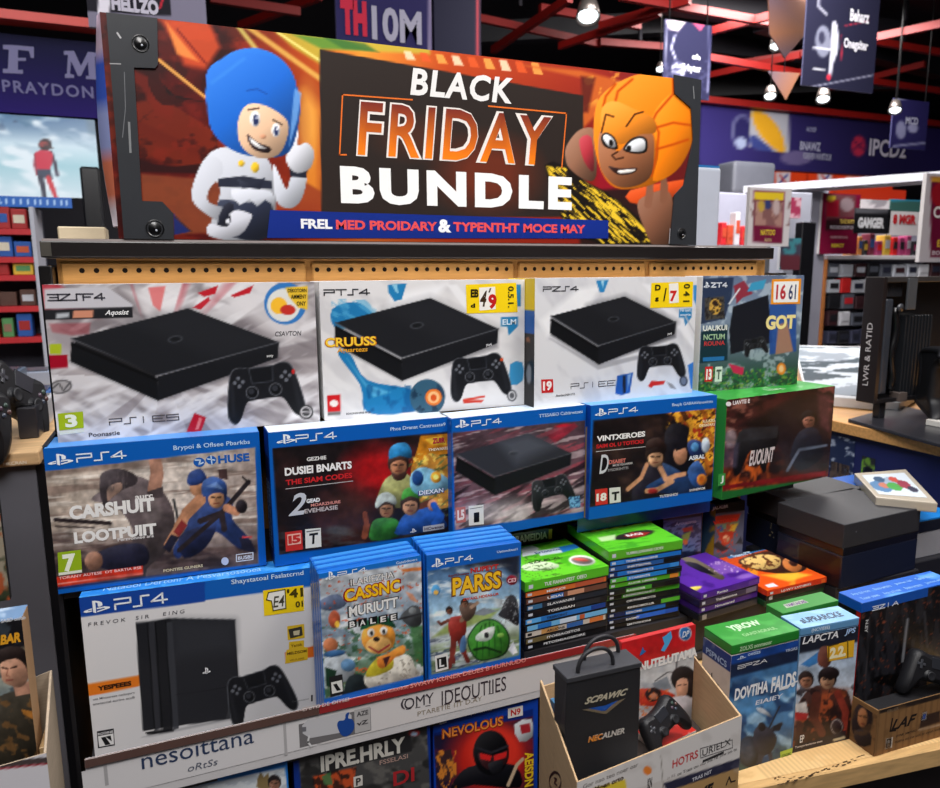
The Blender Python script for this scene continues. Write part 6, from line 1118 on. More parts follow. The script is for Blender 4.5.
# right part
p.crop(400, 40, .3617)
for i in range(9): x = 10+i*44; p.poly([(x, 30+i*4), (x+20, 32+i*4), (x+34, 56+i*5), (x+8, 54+i*5)], ((250, 226, 190), (226, 90, 40), (246, 170, 80))[i % 3], .85)
p.poly([(340, 70), (500, 84), (600, 110), (560, 190), (500, 250), (505, 105)], (206, 100, 40), .9, soft=10); p.noise(20, 30, (240, 160, 60), .54, .1, 6, .8, 50, np.clip((p.x-470)/20, 0, 1)*np.clip((620-p.x)/20, 0, 1)*(190-p.y)/20); p.poly([(500, 100), (540, 105), (520, 200), (505, 200)], (60, 10, 20), .7, soft=10); p.poly([(540, 240), (640, 150), (760, 110), (760, 300), (720, 420), (540, 420)], (150, 20, 40), .8, soft=20)
p.poly([(480, 420), (760, 400), (760, 580), (500, 580)], (36, 24, 24), .9, soft=12)
# dark title panel
p.crop(90, 0, .3617); p.poly([(634, 136), (1364, 264), (1364, 600), (640, 600)], (43, 35, 32)); p.ell(1100, 480, 120, 90, (150, 50, 24), 0, .55, 90); p.ell(900, 380, 90, 50, (96, 46, 30), 0, .5, 60)
# yellow streaked cloth
p.crop(400, 40, .3617)
q = [(400, 345), (460, 350), (520, 395), (600, 440), (720, 560), (560, 568), (450, 500)]; p.poly(q, (26, 20, 18), sm=2); p.noise(34, 4.2, (236, 196, 50), .5, .08, 8, 1, 40, p.sd(q)/6)
# plain figure in a blue hood
p.crop(180, 40, .2664); p.shade = .35; G = (206, 210, 220)
p.poly([(100, 440), (150, 405), (230, 405), (320, 440), (350, 500), (360, 610), (330, 740), (120, 740), (140, 620), (150, 560), (120, 500)], G, sm=4)
p.poly([(150, 600), (260, 610), (340, 600), (336, 740), (200, 740), (150, 660)], (40, 46, 66), sm=3); p.poly([(145, 520), (240, 510), (345, 530), (348, 560), (240, 552), (142, 552)], (40, 44, 60)); p.poly([(215, 520), (265, 540), (320, 515), (300, 560), (310, 600), (270, 570), (240, 595), (235, 560)], (34, 38, 54), sm=2); p.poly([(190, 560), (340, 566), (352, 620), (320, 600), (290, 625), (260, 596), (225, 620)], G, sm=2)
p.poly([(98, 440), (150, 450), (160, 500), (110, 560), (110, 610), (190, 640), (170, 690), (80, 640), (44, 590), (56, 520)], G, sm=4); p.poly([(165, 620), (200, 616), (190, 700), (140, 695)], (30, 32, 46), sm=2); p.poly([(110, 690), (180, 700), (200, 640), (260, 650), (268, 670), (220, 735), (110, 735)], (214, 216, 226), sm=3); p.ell(180, 680, 7, 10, (230, 232, 240)); p.ell(192, 655, 6, 8, (230, 232, 240))
p.poly([(350, 470), (370, 500), (400, 560), (420, 510), (474, 510), (455, 600), (410, 632), (360, 600)], G, sm=4); p.poly([(410, 480), (478, 490), (474, 518), (412, 512)], (30, 34, 48)); p.poly([(400, 430), (425, 390), (432, 340), (445, 340), (442, 395), (475, 385), (503, 420), (490, 480), (440, 500), (405, 470)], (226, 228, 236), sm=3)
p.ell(268, 200, 172, 170, (28, 110, 214), 8); p.poly([(100, 200), (106, 110), (180, 62), (270, 50), (370, 80), (440, 180), (450, 280), (410, 420), (300, 440), (190, 410), (115, 330)], (26, 106, 212), sm=4); p.poly([(430, 180), (456, 200), (440, 300), (410, 400), (420, 280)], (130, 180, 240), .7, soft=6); p.line([(250, 190), (290, 184), (325, 202)], 5, (18, 76, 170)); p.line([(120, 160), (240, 70)], 10, (70, 150, 236), .5, soft=14)
p.poly([(225, 280), (260, 240), (330, 250), (400, 300), (404, 360), (370, 430), (300, 444), (240, 410), (216, 350)], (238, 196, 160), sm=4)
p.ell(282, 296, 19, 30, (246, 246, 248)); p.ell(360, 338, 16, 26, (246, 246, 248)); p.ell(284, 300, 11, 20, (30, 44, 90)); p.ell(361, 342, 9, 17, (30, 44, 90)); p.ell(288, 292, 4, 6, (240, 240, 250)); p.ell(364, 334, 3, 5, (240, 240, 250)); p.line([(258, 262), (296, 256)], 6, (60, 40, 30)); p.line([(350, 300), (384, 318)], 6, (60, 40, 30)); p.ell(312, 362, 12, 9, (222, 160, 124))
p.poly([(252, 352), (290, 384), (340, 404), (330, 424), (280, 412), (256, 380)], (40, 20, 24), sm=3); p.poly([(262, 366), (300, 394), (328, 408), (300, 408), (270, 388)], (236, 236, 236), sm=2)
p.ell(230, 463, 12, 12, (240, 196, 40)); p.ell(282, 478, 15, 20, (240, 196, 40))
# orange hooded face
p.crop(560, 60, .2412); p.shade = .4; O = (244, 130, 20)
p.poly([(30, 350), (80, 290), (140, 285), (150, 350), (150, 480), (110, 500), (40, 450), (22, 400)], (150, 104, 80), sm=4); p.poly([(80, 330), (130, 320), (140, 460), (100, 420)], (190, 40, 60), .8, sm=3)
p.poly([(290, 540), (480, 500), (520, 500), (510, 540), (400, 600), (290, 590)], (220, 80, 30), sm=2); p.poly([(320, 600), (360, 560), (440, 540), (470, 600), (460, 760), (400, 790), (350, 700)], (132, 86, 64), sm=3); limb(p, [(365, 600), (372, 550), (374, 490)], 34, 26, (140, 92, 70)); limb(p, [(430, 580), (432, 520), (424, 460)], 34, 26, (132, 86, 64))
p.poly([(150, 190), (200, 120), (290, 70), (360, 56), (460, 62), (500, 140), (550, 220), (550, 330), (500, 440), (420, 500), (330, 530), (230, 530), (170, 460), (140, 330)], O, sm=4)
p.poly([(380, 240), (480, 130), (546, 230), (548, 340), (480, 460), (385, 500), (410, 380)], (248, 132, 16), sm=4)
for P in ([(470, 70), (470, 140), (400, 220), (385, 250)], [(385, 250), (410, 300), (400, 400), (380, 480)], [(400, 280), (470, 260), (540, 270)], [(400, 370), (470, 350), (530, 330)], [(300, 80), (240, 130), (225, 190)], [(230, 100), (190, 150), (180, 190)]): p.line(P, 10, (190, 70, 6), .9, soft=8)
p.poly([(165, 300), (210, 320), (240, 380), (300, 320), (380, 300), (390, 400), (370, 490), (290, 528), (220, 515), (165, 440)], (160, 100, 66), sm=4); p.poly([(175, 200), (225, 170), (300, 200), (385, 240), (395, 300), (330, 310), (250, 350), (175, 300)], (246, 144, 40), sm=4)
p.poly([(170, 320), (190, 300), (225, 320), (240, 368), (200, 366), (178, 350)], (20, 14, 14), sm=3); p.poly([(178, 322), (192, 308), (220, 326), (232, 360), (202, 358)], (226, 228, 232), sm=3); p.poly([(262, 372), (290, 330), (330, 316), (360, 330), (358, 380), (310, 388)], (20, 14, 14), sm=3); p.poly([(272, 368), (295, 338), (330, 324), (352, 336), (350, 374), (310, 380)], (226, 228, 232), sm=3); p.ell(212, 344, 9, 14, (20, 18, 18)); p.ell(286, 366, 10, 12, (20, 18, 18)); p.line([(172, 300), (190, 225), (222, 235)], 7, (60, 30, 10)); p.line([(275, 275), (310, 225), (345, 215)], 7, (60, 30, 10)); p.line([(240, 380), (215, 395), (230, 412), (262, 405)], 7, (60, 30, 16)); p.poly([(200, 440), (250, 450), (318, 448), (300, 470), (240, 475)], (40, 20, 18), sm=3); p.poly([(240, 458), (312, 452), (296, 466), (250, 470)], (236, 230, 224), sm=2)
p.c = np.clip(p.c, 0, 255)
# plastic frame pieces printed at both ends
p.crop(90, 0, .3617)
p.put(m)
Fb.crop(90, 0, .3617)
text(m, Fb, 'BLACK', 885, 263, 1168, 216, (226, 224, 222), .03, .15, 3, sp=1.12)
# orange outline
stroke(m, Fb, [(708, 428), (690, 428), (698, 262), (890, 276)], 3.5, (226, 110, 40), 2); Fb.crop(400, 40, .3617); stroke(m, Fb, [(245, 183), (460, 203), (447, 352)], 3.5, (226, 110, 40), 2)
Fb.crop(0, 0, 1)
x0, y0, x1, y1 = 356, 156, 553, 116
text(m, Fb, 'FRIDAY', x0, y0, x1, y1, (230, 222, 216), .05, .12, 3, sp=1.15); text(m, Fb, 'FRIDAY', x0+1.5, y0-1.3, x1-1.5, y1+1.3, None, .018, .12, 4, sp=1.17, grad=((250, 130, 20), (120, 44, 34)))
text(m, Fb, 'BUNDLE', 341, 203.5, 572, 177.5, (242, 241, 240), .05, 0, 3, sp=1.22, fit=False)
rectpts = [(267, 238), (608, 238.5), (608, 220.5), (270, 210)]; shape(m, Fb, rectpts, (20, 44, 130), 4)
text(m, Fb, 'FREL', 301, 228.5, 332, 219.5, (236, 236, 240), .04, 0, 6); text(m, Fb, 'MED PROIDARY', 336, 229.5, 437, 222, (226, 80, 84), .04, 0, 6); text(m, Fb, '&', 438, 232.5, 451, 219.5, (240, 240, 244), .05, 0, 6); text(m, Fb, 'TYPENTHT', 453, 231.5, 519, 223.5, (226, 80, 84), .04, 0, 6); text(m, Fb, 'MOCE MAY', 523, 232.5, 585, 225, (226, 80, 84), .04, 0, 6)
m.build('front_print', t)
def speaker(m, F, cx, cy, r):
    a, b = F.P(cx, cy); c = F.W(a, b, .0032); m.lathe(c, F.n, [(r*1.12, 0), (r*1.1, .0018), (r*.98, .001), (r*.8, -.001), (r*.5, -.0022), (0, -.0026)], (10, 10, 12), 'plastic', 20); m.lathe(c+F.n*.0012, F.n, [(r*.8, -.0002), (r*.5, .0012), (0, .002)], (6, 6, 8), 'plastic', 16); m.lathe(c+F.n*.003+np.array([r*.15, 0, -r*.25]), F.n, [(r*.14, 0), (0, .0005)], (170, 175, 185), 'plastic', 8)  # last small pale disc is a highlight put in as colour
def corner_frame(F, crop, pts, spk, bits, name='corner_frame'):
    F.crop(*crop); q = [F.P(*a) for a in pts]; N = len(q); mm = MB(); tr = tessellate_polygon([[Vector((a, b, 0)) for a, b in q]])
    V = [F.W(a, b, .0012) for a, b in q]+[F.W(a, b, .0036) for a, b in q]; mm.add(V, [tuple(i+N for i in (f if np.cross(np.array(q[f[1]])-np.array(q[f[0]]), np.array(q[f[2]])-np.array(q[f[1]])) > 0 else f[::-1])) for f in tr]+[(i, (i+1) % N, N+(i+1) % N, N+i) for i in range(N)], (48, 50, 54), 'plastic')
    for s in spk: speaker(mm, F, *s)
    for b in bits:
        F2 = Face(F.W(0, 0, .0034), F.ex, F.ey, F.w, F.h).crop(*crop); stroke(mm, F2, b[0], b[1], b[2], 1)
    mm.build(name, t)
corner_frame(Fb, (90, 0, .3617), [(45, 36), (186, 52), (188, 180), (180, 190), (122, 188), (144, 556), (200, 558), (230, 590), (232, 662), (94, 660)], [(140, 122, .0115), (180, 632, .0125)],
             [([(56, 176), (84, 177)], 2.5, (150, 150, 152)), ([(108, 340), (112, 420)], 5, (120, 122, 124)), ([(95, 200), (98, 300), (90, 380)], 1.5, (110, 112, 116)), ([(76, 92), (84, 104)], 4, (170, 170, 172))])
corner_frame(Fb, (560, 60, .2412), [(468, 62), (582, 84), (560, 768), (452, 764), (470, 560), (508, 520), (548, 330), (540, 200), (472, 140)], [(500, 720, .010)], [([(552, 110), (556, 160)], 3, (130, 132, 134)), ([(456, 700), (452, 760)], 3, (160, 160, 164))])
m = MB(); q = [(xa, 1.3005), (xa+.0005, 1.36), (xa-.03, 1.345), (xa-.026, 1.318)]
V = []; F_ = []
zs = np.linspace(z0+.02, z1, 14); 
for i, z in enumerate(zs):
    bl = .011*math.sin(math.pi*(i/13)*.95+.15)
    V += [(xa-.0002, 1.302, z), (xa-.006-bl, 1.322, z), (xa-.008-bl, 1.345, z), (xa-.0002, 1.358, z)]
for i in range(13):
    for k in range(3): a = i*4+k; F_.append((a, a+1, a+5, a+4))
V += []; F_ += [(0, 1, 2, 3), (52, 53, 54, 55)]
cl = np.array([[(206, 180, 200), (60, 90, 190), (150, 160, 210), (214, 120, 90), (226, 214, 222)][min(4, (13-i)//3)] for i in range(14) for k in range(4)], float)
m.add(V, F_, cl, 'print', True); m.build('side_flap', t)
# pale boxes by the banner
m = MB(); m.box(-.170, -.10, 1.345, 1.40, .061, .082, (206, 190, 160), 'card', .002); tag(m.build('cardboard_carton'), 'small flat beige carton on the gondola left of the banner', 'box lid')
a = PY(694, 235, 1.75); b_ = PY(722, 168, 1.75); t = thing('display_bin', ((a[0]+b_[0])/2, 1.8, a[2]), 'pale grey display box with blue top right of the banner', 'display box'); m = MB(); m.box(a[0], b_[0], 1.75, 1.85, -1.5, b_[2], (176, 182, 196), 'paint', .01, 3); m.build('body', t); m = MB(); m.box(a[0]+.004, b_[0]-.004, 1.756, 1.844, b_[2]+.0002, b_[2]+.006, (40, 110, 170), 'plastic'); m.build('top', t)

# ===================================================== right counter and its goods
ZC = -.42; A = PZ(831, 420, ZC)[:2]; B = PZ(940, 444, ZC)[:2]; e = (B-A)/np.linalg.norm(B-A); n = np.array([-e[1], e[0]]); 
A0 = A-e*1.1; B0 = B+e*.5; C1 = B0+n*1.4; D1 = A0+n*1.4
t = thing('display_counter', (*(A+n*.3), -1.5), 'wood-topped navy display counter at the right edge', 'counter')
m = MB(); m.hexa([(*p, ZC-.032) for p in (A0, B0, C1, D1)]+[(*p, ZC) for p in (A0, B0, C1, D1)], (206, 152, 92), 'wood', .002); m.build('worktop', t)
m = MB(); i0 = [A0+n*.02+e*.02, B0+n*.02-e*.02, C1-n*.02, D1-n*.02]; m.hexa([(*p, -1.5) for p in i0]+[(*p, ZC-.033) for p in i0], (26, 34, 88), 'paint'); m.build('cabinet', t)
F = Face((*i0[0], -1.5), (*e, 0), (0, 0, 1), 2.4, 1.1)
for (x0, y0, x1, y1, c, nz, lab) in ((829, 470, 856, 440, (34, 46, 80), (190, 200, 220), 'navy game poster'), (829, 486, 850, 466, (90, 76, 70), (40, 36, 40), 'brown game poster'), (861, 474, 876, 459, (40, 44, 50), (120, 170, 60), 'dark green game poster'), (862, 486, 905, 478, (30, 34, 60), (70, 80, 120), 'navy strip poster')):
    F.crop(0, 0, 1); a0, b0_ = F.P(x0, y0); a1, b1 = F.P(x1, y1); p = Art(F, 1.3, rect=(a0, b0_, a1, b1), off=.0015); p.fill(c); p.noise(7, 5, nz, .56, .1, 5, .8); m = MB(); p.put(m); tag(m.build('poster', t), lab)
# white printed board lying on the counter
q = [PZ(798, 346, ZC+.03)[:2], PZ(832, 397, ZC+.03)[:2], PZ(905, 408, ZC+.03)[:2], PZ(960, 346, ZC+.03)[:2]]
q = [PZ(806, 394, ZC+.034)[:2], PZ(900, 402, ZC+.034)[:2], PZ(985, 350, ZC+.034)[:2], PZ(792, 345, ZC+.034)[:2]]
t = thing('display_board', (*(sum(q)/4), ZC), 'thick white printed board with dark streaks lying on the counter', 'display board'); m = MB(); m.hexa([(*p_, ZC+.0005) for p_ in q]+[(*p_, ZC+.034) for p_ in q], (206, 206, 208), 'card', .003); m.build('slab', t)
m = MB(); V = []; NX, NY = 70, 50; W = []
for j in range(NY+1):
    for i in range(NX+1):
        u, v = .02+.96*i/NX, .02+.96*j/NY; W.append([*((q[0]*(1-u)+q[1]*u)*(1-v)+(q[3]*(1-u)+q[2]*u)*v), ZC+.0346])
W = np.array(W); X, Y = W[:, 0], W[:, 1]; nz = fbm(X*3.+Y*1.2+9, Y*7+3, 5); c = np.where((nz > .56)[:, None], np.array([60, 76, 84.]), np.array([196, 204, 212.])); nz2 = fbm(X*6+2, Y*14, 15); c = np.where((nz2 > .63)[:, None], np.array([140, 150, 160.]), c)
m.add(W, [(j*(NX+1)+i, j*(NX+1)+i+1, (j+1)*(NX+1)+i+1, (j+1)*(NX+1)+i) for j in range(NY) for i in range(NX)], c, 'print'); m.build('printed_sheet', t)
# black framed display box on a foot
YC = 1.404; a = PY(884.5, 277, YC); b_ = PY(975, 403, YC); c0 = PY(884.5, 403, YC)
t = thing('display_case', (a[0]+.15, YC+.03, ZC), 'black framed console display case on a flat foot, right edge on counter', 'display case')
X0, X1, Z0, Z1 = a[0], b_[0], c0[2], a[2]; dy = .058; BKP = (34, 28, 28)
m = MB(); m.box(X0, X0+.0145, YC, YC+dy, Z0, Z1, BKP, 'plastic', .001); m.build('side_panel', t)
m = MB(); m.box(X0+.0145, X1, YC, YC+dy, Z1-.0145, Z1, (52, 50, 50), 'plastic', .001); m.build('top_panel', t)
m = MB(); m.box(X0+.0145, X1, YC, YC+dy, Z0, Z0+.012, (30, 28, 30), 'plastic', .001); m.build('bottom_panel', t)
m = MB(); m.box(X0+.0145, X1, YC+dy-.007, YC+dy, Z0, Z1, (20, 20, 23), 'plastic'); m.build('back_panel', t)
m = MB()
for k in range(9): m.box(X0+.108+.013*k, X0+.115+.013*k, YC+.007, YC+.04, Z0+.012, Z1-.108, (30, 32, 36), 'plastic', .001)
for k in range(11): m.box(X0+.024+.007*k, X0+.028+.007*k, YC+.018, YC+.036, Z1-.054, Z1-.017, (44, 44, 48), 'plastic')
m.build('cooling_fins', t)
m = MB(); m.box(X0+.022, X0+.050, YC+.003, YC+.036, Z0+.024, Z1-.06, (50, 54, 62), 'plastic', .007, 3); m.build('glass_tube', t)
m = MB(); m.box(X0+.09, X0+.125, YC-.006, YC+.0006, Z1-.09, Z1-.005, (70, 72, 76), 'plastic', .001); m.build('hanging_tab', t)
m = MB(); pts = [(X0+.07+.006*math.sin(i*.9), YC+.01, Z0+.036+i*(Z1-Z0-.12)/12) for i in range(13)]; m.tube(pts, .010, (12, 12, 15), 'plastic', 8); m.lathe((X0+.067, YC-.002, Z1-.084), (0, -1, 0), [(.011, 0), (.011, .005), (0, .006)], (60, 62, 68), 'plastic', 12); m.build('cable_bundle', t)
m = MB(); m.box(X0+.09, X0+.125, YC-.006, YC+.024, Z0, Z0+.026, (90, 80, 76), 'plastic', .001); m.build('clamp', t)
m = MB(); m.box(X0+.042, X0+.066, YC+.012, YC+.036, ZC+.01, Z0, (30, 30, 34), 'plastic', .002); m.build('post', t)
fq = [PZ(848, 419, ZC+.01)[:2], PZ(948, 446, ZC+.01)[:2], PZ(970, 420, ZC+.01)[:2], PZ(899, 405, ZC+.01)[:2]]
m = MB(); m.hexa([(*p_, ZC+.0008) for p_ in fq]+[(*p_, ZC+.01) for p_ in fq], (44, 44, 50), 'plastic', .0015); m.build('foot', t)
Fs = Face((X0, YC+dy, Z0), (0, -1, 0), (0, 0, 1), dy, Z1-Z0); m = MB(); V, G = glyphs('LWR & RATID', .0, 0)
m.add([Fs.W(dy*.32+.017*(1-y), (Z1-Z0)*(.14+.5*x)) + Fs.n*.001 for x, y in V], [f_ for f_ in G], (206, 200, 200), 'print'); m.build('side_lettering', t)
controller('game_controller', (X0+.154, YC-.062, ZC+.122), .20, rotm(math.radians(60), math.radians(88), 1.45), 'black game controller propped upright at the right picture edge')
m = MB(); c = PZ(938, 431, ZC); m.box(c[0]-.002, c[0]+.06, c[1]-.01, c[1]+.035, ZC+.0105, ZC+.026, (206, 202, 196), 'card', .001); tag(m.build('small_box'), 'tiny white box on the foot of the display case', 'box')

# blue cases and clear card box at the right edge
q4 = [PZ(875, 495, -.40)[:2], PZ(926, 512, -.40)[:2], PZ(943, 498, -.40)[:2], PZ(904, 468, -.40)[:2], PZ(853, 472, -.40)[:2]]
q = [PZ(876, 497, -.4865)[:2], PZ(938, 503, -.4865)[:2], PZ(906, 469, -.4865)[:2], PZ(854, 473, -.4865)[:2]]
t = thing('collector_case', (*(sum(q)/4), -.43), 'clear-edged grey case with cartoon card under its lid, behind the black boxes', 'case'); m = MB(); m.hexa([(*p_, -.509) for p_ in q]+[(*p_, -.4865) for p_ in q], (186, 176, 160), 'plastic', .003, 2); m.build('case_shell', t)
NX, NY = 36, 30; W = []
for j in range(NY+1):
    for i in range(NX+1): u, v = .1+.8*i/NX, .12+.76*j/NY; W.append([*((q[0]*(1-u)+q[1]*u)*(1-v)+(q[3]*(1-u)+q[2]*u)*v), -.486])
W = np.array(W); U = np.tile(np.linspace(0, 1, NX+1), NY+1); Vv = np.repeat(np.linspace(0, 1, NY+1), NX+1); c = np.tile(np.array([206, 216, 226.]), (len(W), 1))
def blob(cx, cy, r, col): global c; mk = ((U-cx)**2+((Vv-cy)*.8)**2 < r*r)[:, None]; c = np.where(mk, np.array(col, float), c)
for a_ in ((.2, .4, .22, (90, 130, 170)), (.3, .45, .12, (190, 120, 100)), (.55, .6, .2, (150, 170, 190)), (.5, .4, .15, (80, 160, 80)), (.75, .5, .14, (150, 60, 80)), (.62, .72, .1, (190, 80, 70)), (.3, .75, .12, (60, 90, 120)), (.85, .3, .1, (60, 60, 80))): blob(*a_)
m = MB(); m.add(W, [(j*(NX+1)+i, j*(NX+1)+i+1, (j+1)*(NX+1)+i+1, (j+1)*(NX+1)+i) for j in range(NY) for i in range(NX)], c, 'print'); m.build('picture_card', t)
xr = 1.493
for i, (x, y, z, w, d, h, c, lab) in enumerate(((xr, 1.16, -.510, .135, .12, .0147, BLUE, 'bright blue case directly under the clear-edged case'), (xr+.005, 1.155, -.5257, .135, .12, .0147, (20, 70, 170), 'deep blue case second under the clear-edged case'), (xr, 1.16, -.5414, .14, .12, .0147, BLUE, 'blue case third under the clear-edged case'), (xr+.002, 1.155, -.557, .14, .12, .0147, (30, 110, 200), 'lowest blue case of the pile under the clear-edged case'))):
    t = thing('game_case', (x+w/2, y+d/2, z-h), lab, 'game case', 'blue cases at the right edge'); m = MB(); m.box(x, x+w, y, y+d, z-h+.0004, z, c, 'plastic', .0015, 1); m.build('case_shell', t)
m = MB(); m.box(xr-.005, xr+.145, 1.14, 1.29, -1.5, -.5722, (30, 32, 40), 'paint', .002); tag(m.build('display_riser'), 'dark block under the blue case pile at the right edge', 'riser')
m = MB(); m.box(1.478, 1.68, 1.04, 1.135, -1.5, -.6433, (30, 30, 36), 'paint', .002); tag(m.build('display_riser'), 'dark riser at the right picture edge', 'riser')
t = thing('console_box', (1.55, 1.08, -.643), 'grey box with bright blue top and black header at the right edge', 'console box'); m = MB(); m.box(1.479, 1.64, 1.055, 1.13, -.643, -.583, (150, 150, 156), 'card', .001); m.build('carton', t); m = MB(); m.box(1.478, 1.641, 1.054, 1.131, -.5825, -.557, (26, 28, 34), 'plastic', .001); m.build('header', t); m = MB(); m.box(1.478, 1.641, 1.054, 1.131, -.5565, -.551, (30, 130, 214), 'plastic', .001); m.build('top', t)
t = thing('game_case', (1.6, 1.3, -.5), 'bright blue case leaning at the far right behind the clear-edged case', 'game case'); m = MB(); a = PY(914, 489, 1.32); b_ = PY(940, 474, 1.32); m.box(a[0], b_[0], 1.32, 1.337, -1.5, b_[2]+.012, (24, 100, 200), 'plastic', .002); m.build('case_shell', t); m = MB(); Fq = Face((a[0], 1.3195, a[2]), (1, 0, 0), (0, 0, 1), .1, .03); pslogo(m, Fq, 926, 494, 936, 484, (230, 240, 250)); m.build('cover_sheet', t)
# ====================================================== the store around it
m = MB(); m.box(-6, 14, -4, 13, -1.56, -1.5, (70, 66, 68), 'floor_tile'); struct('floor', m)
m = MB(); m.box(-6, 14, -4, 13, 2.9, 2.96, (20, 17, 22), 'paint'); struct('ceiling', m)
m = MB(); m.box(-6, 14, 13, 13.1, -1.5, 2.9, (34, 28, 44), 'paint'); struct('wall_back', m)
m = MB(); m.box(-6.1, -6, -4, 13, -1.5, 2.9, (60, 56, 70), 'paint'); struct('wall_left', m)
m = MB(); m.box(14, 14.1, -4, 13, -1.5, 2.9, (60, 56, 70), 'paint'); struct('wall_right', m)
m = MB(); m.box(-6, 14, -4.1, -4, -1.5, 2.9, (150, 150, 156), 'paint'); struct('wall_front', m)
RED = (130, 14, 9)
def beam(p0, p1, z=2.25, w=.09, col=RED, label='red steel ceiling beam in the dark roof space'):
    A, B = PZ(*p0, z), PZ(*p1, z); m = MB(); m.bar(A, B, w, w*1.3, col, 'paint'); o = m.build('ceiling_beam'); tag(o, kind='structure')
for k, (p0, p1) in enumerate((((620, -4), (811, 30)), ((873, 41), (960, 56)), ((873, 38), (960, 20)), ((700, 34), (800, 8)), ((600, 42), (706, 50)), ((706, 57), (830, 78)), ((706, 76), (800, 55)), ((830, 88), (925, 64)), ((850, 78), (960, 94)), ((600, 26), (690, 0)),
                   ((478, 18), (600, 44)), ((493, 50), (570, -2)), ((560, 46), (660, 12)), ((540, 8), (640, 26)), ((210, -2), (300, 12)), ((240, 26), (320, -4)), ((735, 64), (850, 46)))):
    beam(p0, p1, (2.25, 2.35, 2.15)[k % 3], .05)
for k, (p0, p1) in enumerate((((600, 30), (830, 60)), ((650, -2), (900, 34)), ((480, 34), (700, 22)), ((700, 90), (940, 80)), ((760, 20), (940, 70)))):
    beam(p0, p1, 2.6, .16, (24, 22, 28))
for x, y in ((728, 30), (560, 10), (848, 60), (905, 20), (640, 40), (690, 66), (520, 6)):
    p = PZ(x, y, 2.4); m = MB(); m.bar(p, p+np.array([0, 0, .5]), .03, .03, (60, 58, 64), 'metal'); o = m.build('ceiling_beam'); tag(o, kind='structure')
# round spotlights
for i, (x, y, r, Z, lab) in enumerate(((588, 18, 9.5, 1.95, 'large round spotlight above the banner box'), (776, 47, 5, 2.1, 'spotlight beside the dark gold pennants'), (770, 97, 4.8, 1.5, 'spotlight just above the long blue sign'), (823, 100, 5.2, 1.5, 'spotlight under the large hanging navy flag'), (895, 111, 4.5, 1.45, 'small spotlight left of the small hanging flag'), (660, 70, 3.5, 1.8, 'dim spotlight behind the narrow navy flag'))):
    c = PZ(x, y, Z); D = np.linalg.norm(c); R = r*D/FOC; ax = -c/np.linalg.norm(c)*.55+np.array([0, 0, -1.]); ax /= np.linalg.norm(ax)
    t = thing('ceiling_spotlight', c, lab, 'spotlight', 'ceiling spotlights'); m = MB(); m.lathe(c, ax, [(R*.2, -R*2.2), (R*.7, -R*2), (R*.95, -R*1.1), (R*1.15, 0), (R*1.05, 0), (R*.9, -R*.3)], (120, 112, 108), 'metal', 18); m.build('lamp_shade', t)
    m = MB(); m.lathe(c, ax, [(R*.86, -R*.32), (R*.8, -R*.12), (R*.4, -.02*R), (0, 0)], (220, 235, 240), 'lamp_glow', 16); m.build('bulb', t)
    m = MB(); m.tube([c-ax*R*2.1, (c-ax*R*2.1)*np.array([1, 1, 0])+np.array([0, 0, 2.8])], R*.12, (10, 10, 12), 'paint', 6); m.build('stem', t)

def panel(name, x0, y0, x1, y1, Y, label, cat, draw, th=.03, edge=(200, 200, 205), mat='matte_print', step=1.8, yaw=0., group=None, hang=False):
    """flat upright sign: measured top left and bottom right, at distance Y"""
    a = PY(x0, y0, Y); b = PY(x1, y1, Y); zt = a[2]; zb = PY(x0, y1, Y)[2]; c, s = math.cos(yaw), math.sin(yaw); w = b[0]-a[0]
    t = thing(name, ((a[0]+b[0])/2, Y, zb), label, cat, group); ex = np.array([c, s, 0]); n = np.array([-s, c, 0])
    O = np.array([a[0], Y, zb]); h = zt-zb; m = MB(); C = [O, O+ex*w, O+ex*w+n*th, O+n*th]; m.hexa(C+[q+np.array([0, 0, h]) for q in C], edge, 'paint'); m.build('board', t)
    F = Face(O, ex, (0, 0, 1), w, h); F.crop(0, 0, 1); p = Art(F, step, off=.002); m = MB(); draw(p, m, F); 
    p.put(m, mat); m.build('printed_face', t)
    if hang:
        m = MB()
        for f in (.1, .9): q = O+ex*w*f+n*th/2+np.array([0, 0, h]); m.tube([q, [q[0], q[1], 2.88]], .006, (12, 12, 14), 'paint', 5)
        m.build('hanging_wire', t)
    return t
def T(m, F, s, x0, y0, x1, y1, c, b=.03, mat='matte_print', **k):
    k.setdefault('fit', False); text(m, F, s, x0, y0, x1, y1, c, b, 0, 25, mat, **k)
